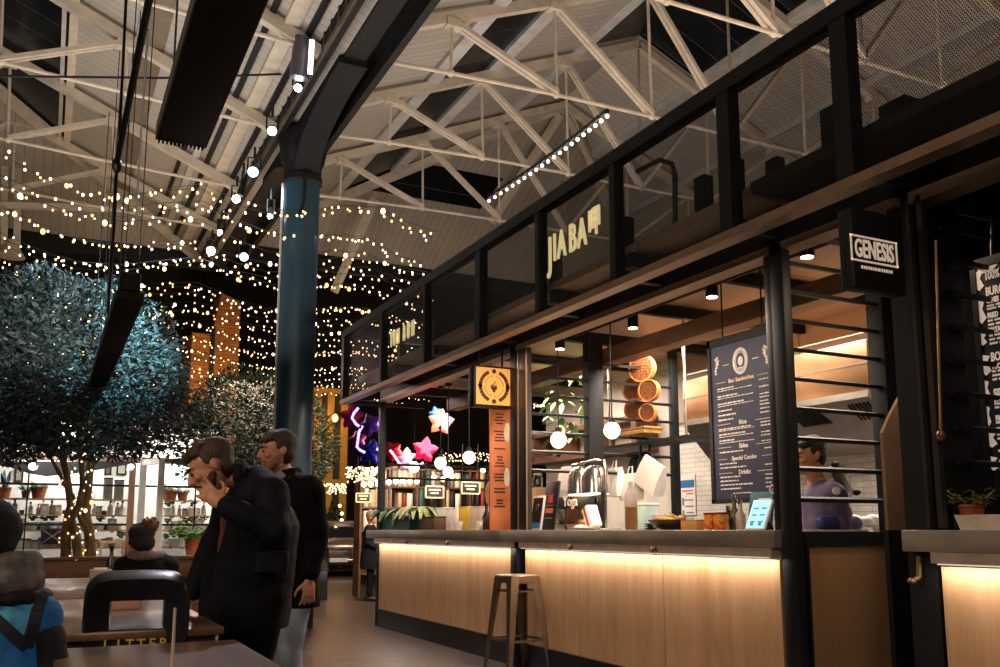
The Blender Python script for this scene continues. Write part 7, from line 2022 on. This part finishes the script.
# foil balloons and neon
def star(px, py, rpx, Y, m, label, n=5, rot=.3, name='star_balloon'):
    c = at_y(px, py, Y); r = rpx * (c - CAM).dot(FWD) / F_PX
    t = thing(name, label, 'balloon', c, 'foil balloons over the far end')
    bm = NB(); rim = []
    for k in range(n * 4):
        a = rot + 2 * PI * k / (n * 4); f = abs(((k / 4) % 1) - .5) * 2; q = r * 1.25 * (.6 + .4 * f ** 1.2); rim.append(c + RGT * (q * math.cos(a)) + ZV * (q * math.sin(a)))
    def layer(f, d): return [c + (p - c) * f - HF * d for p in rim]
    dd = r * .42
    rings(bm, [layer(.02, -dd), layer(.5, -dd * .8), layer(.85, -dd * .35), layer(1, 0), layer(.85, dd * .35), layer(.5, dd * .8), layer(.02, dd)]); obj('foil', bm, m, t, 60)
    bm = NB(); rod(bm, c - ZV * r * .5, c - ZV * (r * 1.6), .004, n=5); obj('string', bm, M_BLACK, t)
def foil(n, c): return mat(n, c, .22, .55, .1, 4)
YS = 12.6
star(352, 417, 11, YS, foil('foil_magenta', '#b01f5c'), 'magenta foil star balloon left of the others')
star(371, 452, 11, YS + .2, foil('foil_blue', '#1f2fb0'), 'deep blue foil star balloon below the magenta one', rot=.1)
star(371, 425, 10, YS + .4, foil('foil_violet', '#4a2a8a'), 'violet foil star balloon right of the magenta one', rot=.7)
star(393, 451, 9, YS, foil('foil_red', '#c41f30'), 'red foil star balloon left of the lilac star', rot=.9)
star(407, 459, 9.5, YS + .3, foil('foil_lilac', '#b79ad0'), 'lilac foil star balloon between the red and crimson ones', rot=.32)
star(425, 450, 11, YS + .1, foil('foil_crimson', '#b01038'), 'crimson foil star balloon right of the lilac star', rot=.15)
star(358, 440, 8, YS + .5, foil('foil_plum', '#8a2a6a'), 'small plum foil star balloon behind the neon tube', rot=.5)
star(441, 422, 11, YS + .6, foil('foil_orange', '#d0705a'), 'orange pink foil star balloon nearest the orange menu board', rot=.2)
star(436, 413, 6, YS + .9, foil('foil_sky', '#2f62b0'), 'small sky blue foil star balloon above the orange pink one', rot=.6)
M_NEON = emat('neon_violet', '#a58cff', 3.5, True); M_NEONW = emat('neon_pink', '#ff9fd0', 3, True)
def neon(pts, label, m=M_NEON, Y=YS - .35):
    q = [at_y(px, py, Y) for px, py in pts]; c = q[len(q) // 2]; t = thing('neon_tube', label, 'neon light', c, 'bent neon tubes among the balloons')
    bm = NB(); tube(bm, q, .018, 8); obj('tube', bm, m, t)
    bm = NB(); ell(bm, q[0], .026, .026, .026, seg=8, rg=6); ell(bm, q[-1], .026, .026, .026, seg=8, rg=6); obj('end_cap', bm, M_BLACK, t)
neon([(359, 407), (354, 413), (352, 418), (356, 424), (360, 427)], 'short bent violet neon tube on the magenta star balloon')
neon([(363, 425), (359, 432), (357, 447), (360, 450), (366, 453)], 'violet neon tube shaped like an L beside the blue star balloon')
neon([(375, 448), (383, 452)], 'short violet neon tube right of the blue star balloon')
neon([(389, 449), (394, 455), (399, 463), (406, 467), (416, 468), (424, 462)], 'curved pink neon tube under the lilac star balloon', M_NEONW)
neon([(446, 412), (449, 418), (449, 425), (444, 428), (440, 428)], 'small bent violet neon tube on the orange pink star balloon')
neon([(365, 389), (370, 394)], 'short pink neon tube high up by the fascia end', M_NEONW)

# small christmas tree with lights in the distance
c = at_z(333, 560, 0); c = at_y(334, 540, 27.2); c.z = 0
t = thing('christmas_tree', 'small dark conifer with round lights, right of the far bin', 'tree', c)
bm = NB(); rt_ = random.Random(3)
for k in range(420):
    f = rt_.random(); r = .75 * (1 - f) + .05; a = rt_.uniform(0, 6.28); p = c + V((r * .4 * math.cos(a), r * .4 * math.sin(a), .35 + 1.75 * f)); leaf(bm, p, (math.cos(a), math.sin(a), -.25), r * .6 + .08, .06, .3, 3)
obj('foliage', bm, mat('conifer', '#2c3d2c', .6, 0, .3, 8), t)
bm = NB(); rod(bm, c, c + ZV * .5, .06); obj('trunk', bm, M_BARK, t)
bm = NB(); ell(bm, (0, 0, 0), .05, .05, .05, seg=8, rg=6); b0_ = obj('light', bm, emat('tree_light', '#ffdca0', 6), None); b0_.parent = t; b0_.location = V((-.3, -.5, 1.0))
for k in range(13):
    f = rt_.uniform(.05, .95); a = rt_.uniform(-2.6, -.6); r = .75 * (1 - f) * .95 + .1; o = b0_.copy(); COL.objects.link(o); o.location = V((r * math.cos(a), r * math.sin(a), .4 + 1.7 * f))
# parked car
cb_ = at_z(352, 569, 0) 
car = thing('car', 'grey vintage car parked in the distance left of the woman', 'car', (0, 0, 0))
M_CAR = mat('car_grey', '#6b665f', .25, .5, .1, 2); M_CGLASS = mat('car_glass', '#20242a', .1, .2)
def cs(x, zb, zt, hw): 
    return [V((x, q * hw * g, zb + (zt - zb) * f)) for q, g, f in ((-1, .9, 0), (-1, 1, .35), (-1, .97, .75), (-1, .75, 1), (1, .75, 1), (1, .97, .75), (1, 1, .35), (1, .9, 0))]
bm = NB(); rings(bm, [cs(-2.0, .4, .72, .6), cs(-1.9, .28, .82, .74), cs(-1.2, .22, .92, .8), cs(-.5, .22, .96, .82), (cs(.8, .22, .96, .82)), cs(1.5, .24, .9, .8), cs(1.95, .35, .75, .66)]); obj('body', bm, M_CAR, car, 40, True)
bm = NB(); rings(bm, [cs(-.75, .9, .97, .72), cs(-.25, .9, 1.34, .66), cs(.55, .9, 1.36, .66), cs(1.2, .9, .97, .7)]); obj('cabin', bm, M_CGLASS, car, 40, True)
bm = NB(); rings(bm, [cs(-.22, 1.33, 1.39, .62), cs(.5, 1.34, 1.4, .62)]); obj('roof', bm, M_CAR, car, 40, True)
for x in (-1.25, 1.25):
    for y in (-.74, .74):
        bm = NB(); tube(bm, [(x, y - .09, .3), (x, y + .09, .3)], .3, 20); obj('wheel', bm, M_BLACK, car, 40, True)
        bm = NB(); tube(bm, [(x, y - .1, .3), (x, y + .1, .3)], .16, 14); obj('hubcap', bm, M_CHROME, car, 40, True)
for y in (-.5, .5):
    bm = NB(); ell(bm, (-1.95, y, .62), .06, .13, .13, seg=12, rg=8); obj('headlamp', bm, M_CHROME, car, 40, True)
bm = NB()
for k in range(5): box(bm, -2.03, -1.98, -.32, .32, .5 + k * .045, .52 + k * .045)
obj('grille', bm, M_CHROME, car, 30, True)
bm = NB(); box(bm, -2.12, -2.02, -.75, .75, .36, .44, .02); obj('bumper', bm, M_CHROME, car, 30, True)
bm = NB(); box(bm, -2.14, -2.12, -.22, .22, .36, .46); obj('number_plate', bm, M_WHT, car, 30, True)
car.location = at_z(338, 574, 0) + V((.1, .6, 0)); car.rotation_euler = (0, 0, math.atan2(.95, .4) + .15)
# ------------------------------------------------------------------ lights
w = bpy.data.worlds.new('night'); sc.world = w; w.use_nodes = True
w.node_tree.nodes['Background'].inputs[0].default_value = (.009, .010, .012, 1); w.node_tree.nodes['Background'].inputs[1].default_value = 1.0
sc.cycles.use_denoising = True
lamp('uplight_roof_left', 'AREA', (.2, 9.5, 3.4), 185, '#fff4ea', 2.5, (.4, 10, 8), sizey=6)
lamp('hall_fill', 'AREA', (-.5, -2.5, 4.5), 85, '#ffe8d4', 3.0, (1.5, 6, .8), sizey=3)
for c in PG[:2]: lamp('globe_lamp', 'POINT', c - V((.16, 0, .02)), 6, '#ffd9ae', .05)
lamp('far_unit_lamp', 'AREA', (5.5, 12.8, 2.9), 260, '#ffe2c4', 2, (5.8, 15.2, 1.2))
lamp('uplight_roof_right', 'AREA', (5.0, 9.5, 3.4), 112, '#ffeee0', 2.0, (5.0, 9.8, 8), sizey=6)
lamp('uplight_roof_kiosk', 'AREA', (6.5, 4.5, 3.4), 220, '#ffe6d0', 2.0, (6.5, 4.5, 8), sizey=5)
lamp('uplight_far', 'AREA', (1.5, 14.5, 4.9), 25, '#ffd2a0', 4, (1.5, 15, 8))
lamp('face_fill', 'AREA', (-3.2, 2.6, 3.3), 90, '#ffdcb8', 1.2, (1, 4.6, 1.3))  # added light out of view at the left, lifts the men's faces
lamp('passage_fill', 'AREA', (4.1, 3.15, 2.7), 10, '#ffe0c0', .3, (4.1, 3.4, 0))  # added fill without a fitting, brightens the bronze panels in the passage
lamp('car_fill', 'AREA', (6.6, 20.5, 4.6), 160, '#ffdcb8', 1, (7.4, 23, 0))  # added fill, no fixture stands here; brings up the parked car
# kiosk interior
for y in (4.9, 6.4):
    lamp('kiosk_ceiling_lamp', 'AREA', (4.98, y, 2.8), 55, '#fff0e0', .4, (4.98, y, 0), sizey=1.0)
lamp('kiosk_ceiling_lamp', 'AREA', (5.0, 8.8, 2.85), 90, '#fff0e0', .6, (5, 8.8, 0), sizey=1.4)
lamp('kitchen_strip', 'AREA', (5.62, 5.2, 1.86), 190, '#fff2e0', .15, (6.0, 5.2, 1.2), sizey=2.2)
for y in (5.1, 6.2, 8.0, 9.7):
    lamp('canopy_lamp', 'AREA', (3.45, y, 2.7), 24, '#ffe6d0', .06, (3.47, y, 0), sizey=1.0)
# strips under the counter lips
for y0, y1 in ((YB + .07, YA - .02), (YN_ + .09, YB - .09), (1.2, 2.87)):
    L_ = y1 - y0
    lamp('counter_strip', 'AREA', (XF - .052, (y0 + y1) / 2, .992), 3.6 * L_, '#ffefe2', .012, (XF + .05, (y0 + y1) / 2, 0), sizey=L_)
lamp('floor_glow', 'AREA', (3.2, 15, 3.6), 95, '#ffd8c8', 1.5, (2.8, 13, 0))
# shop at the left
lamp('shop_lamp', 'AREA', (.2, SY + .6, 2.9), 190, '#fff6ee', .5, (.2, SY + .7, 0), sizey=3.6)
lamp('shop_lamp', 'AREA', (2.2, SY + .6, 2.9), 60, '#fff6ee', .5, (2.2, SY + .7, 0), sizey=1.0)
# spots on the tree
def spot_of(s, to, e, col, ang): 
    p, d = s
    lamp('gutter_spot', 'SPOT', p + (V(to) - p).normalized() * .1, e, col, .06, to, ang, .7)
spot_of(S3, (.95, 13.0, 3.75), 3600, '#abe2f8', 30)
spot_of(S7, (.4, 13.4, 4.4), 1500, '#c8ecff', 60)
spot_of(S2, (2.7, 15.2, 3.2), 450, '#eef2ff', 35)
spot_of(S2, (.6, 5.5, 1.0), 500, '#f2f0ff', 45)
spot_of(S1, (1.2, 8, 1.0), 400, '#f2f0ff', 60)
lamp('sodium_lamp', 'SPOT', (2.6, 20.5, 3), 900, '#ffce8a', .1, (3.6, 24, 4), 80)
lamp('timber_lamp', 'POINT', at_y(335, 418, 27.3), 25, '#ffb868', .08)
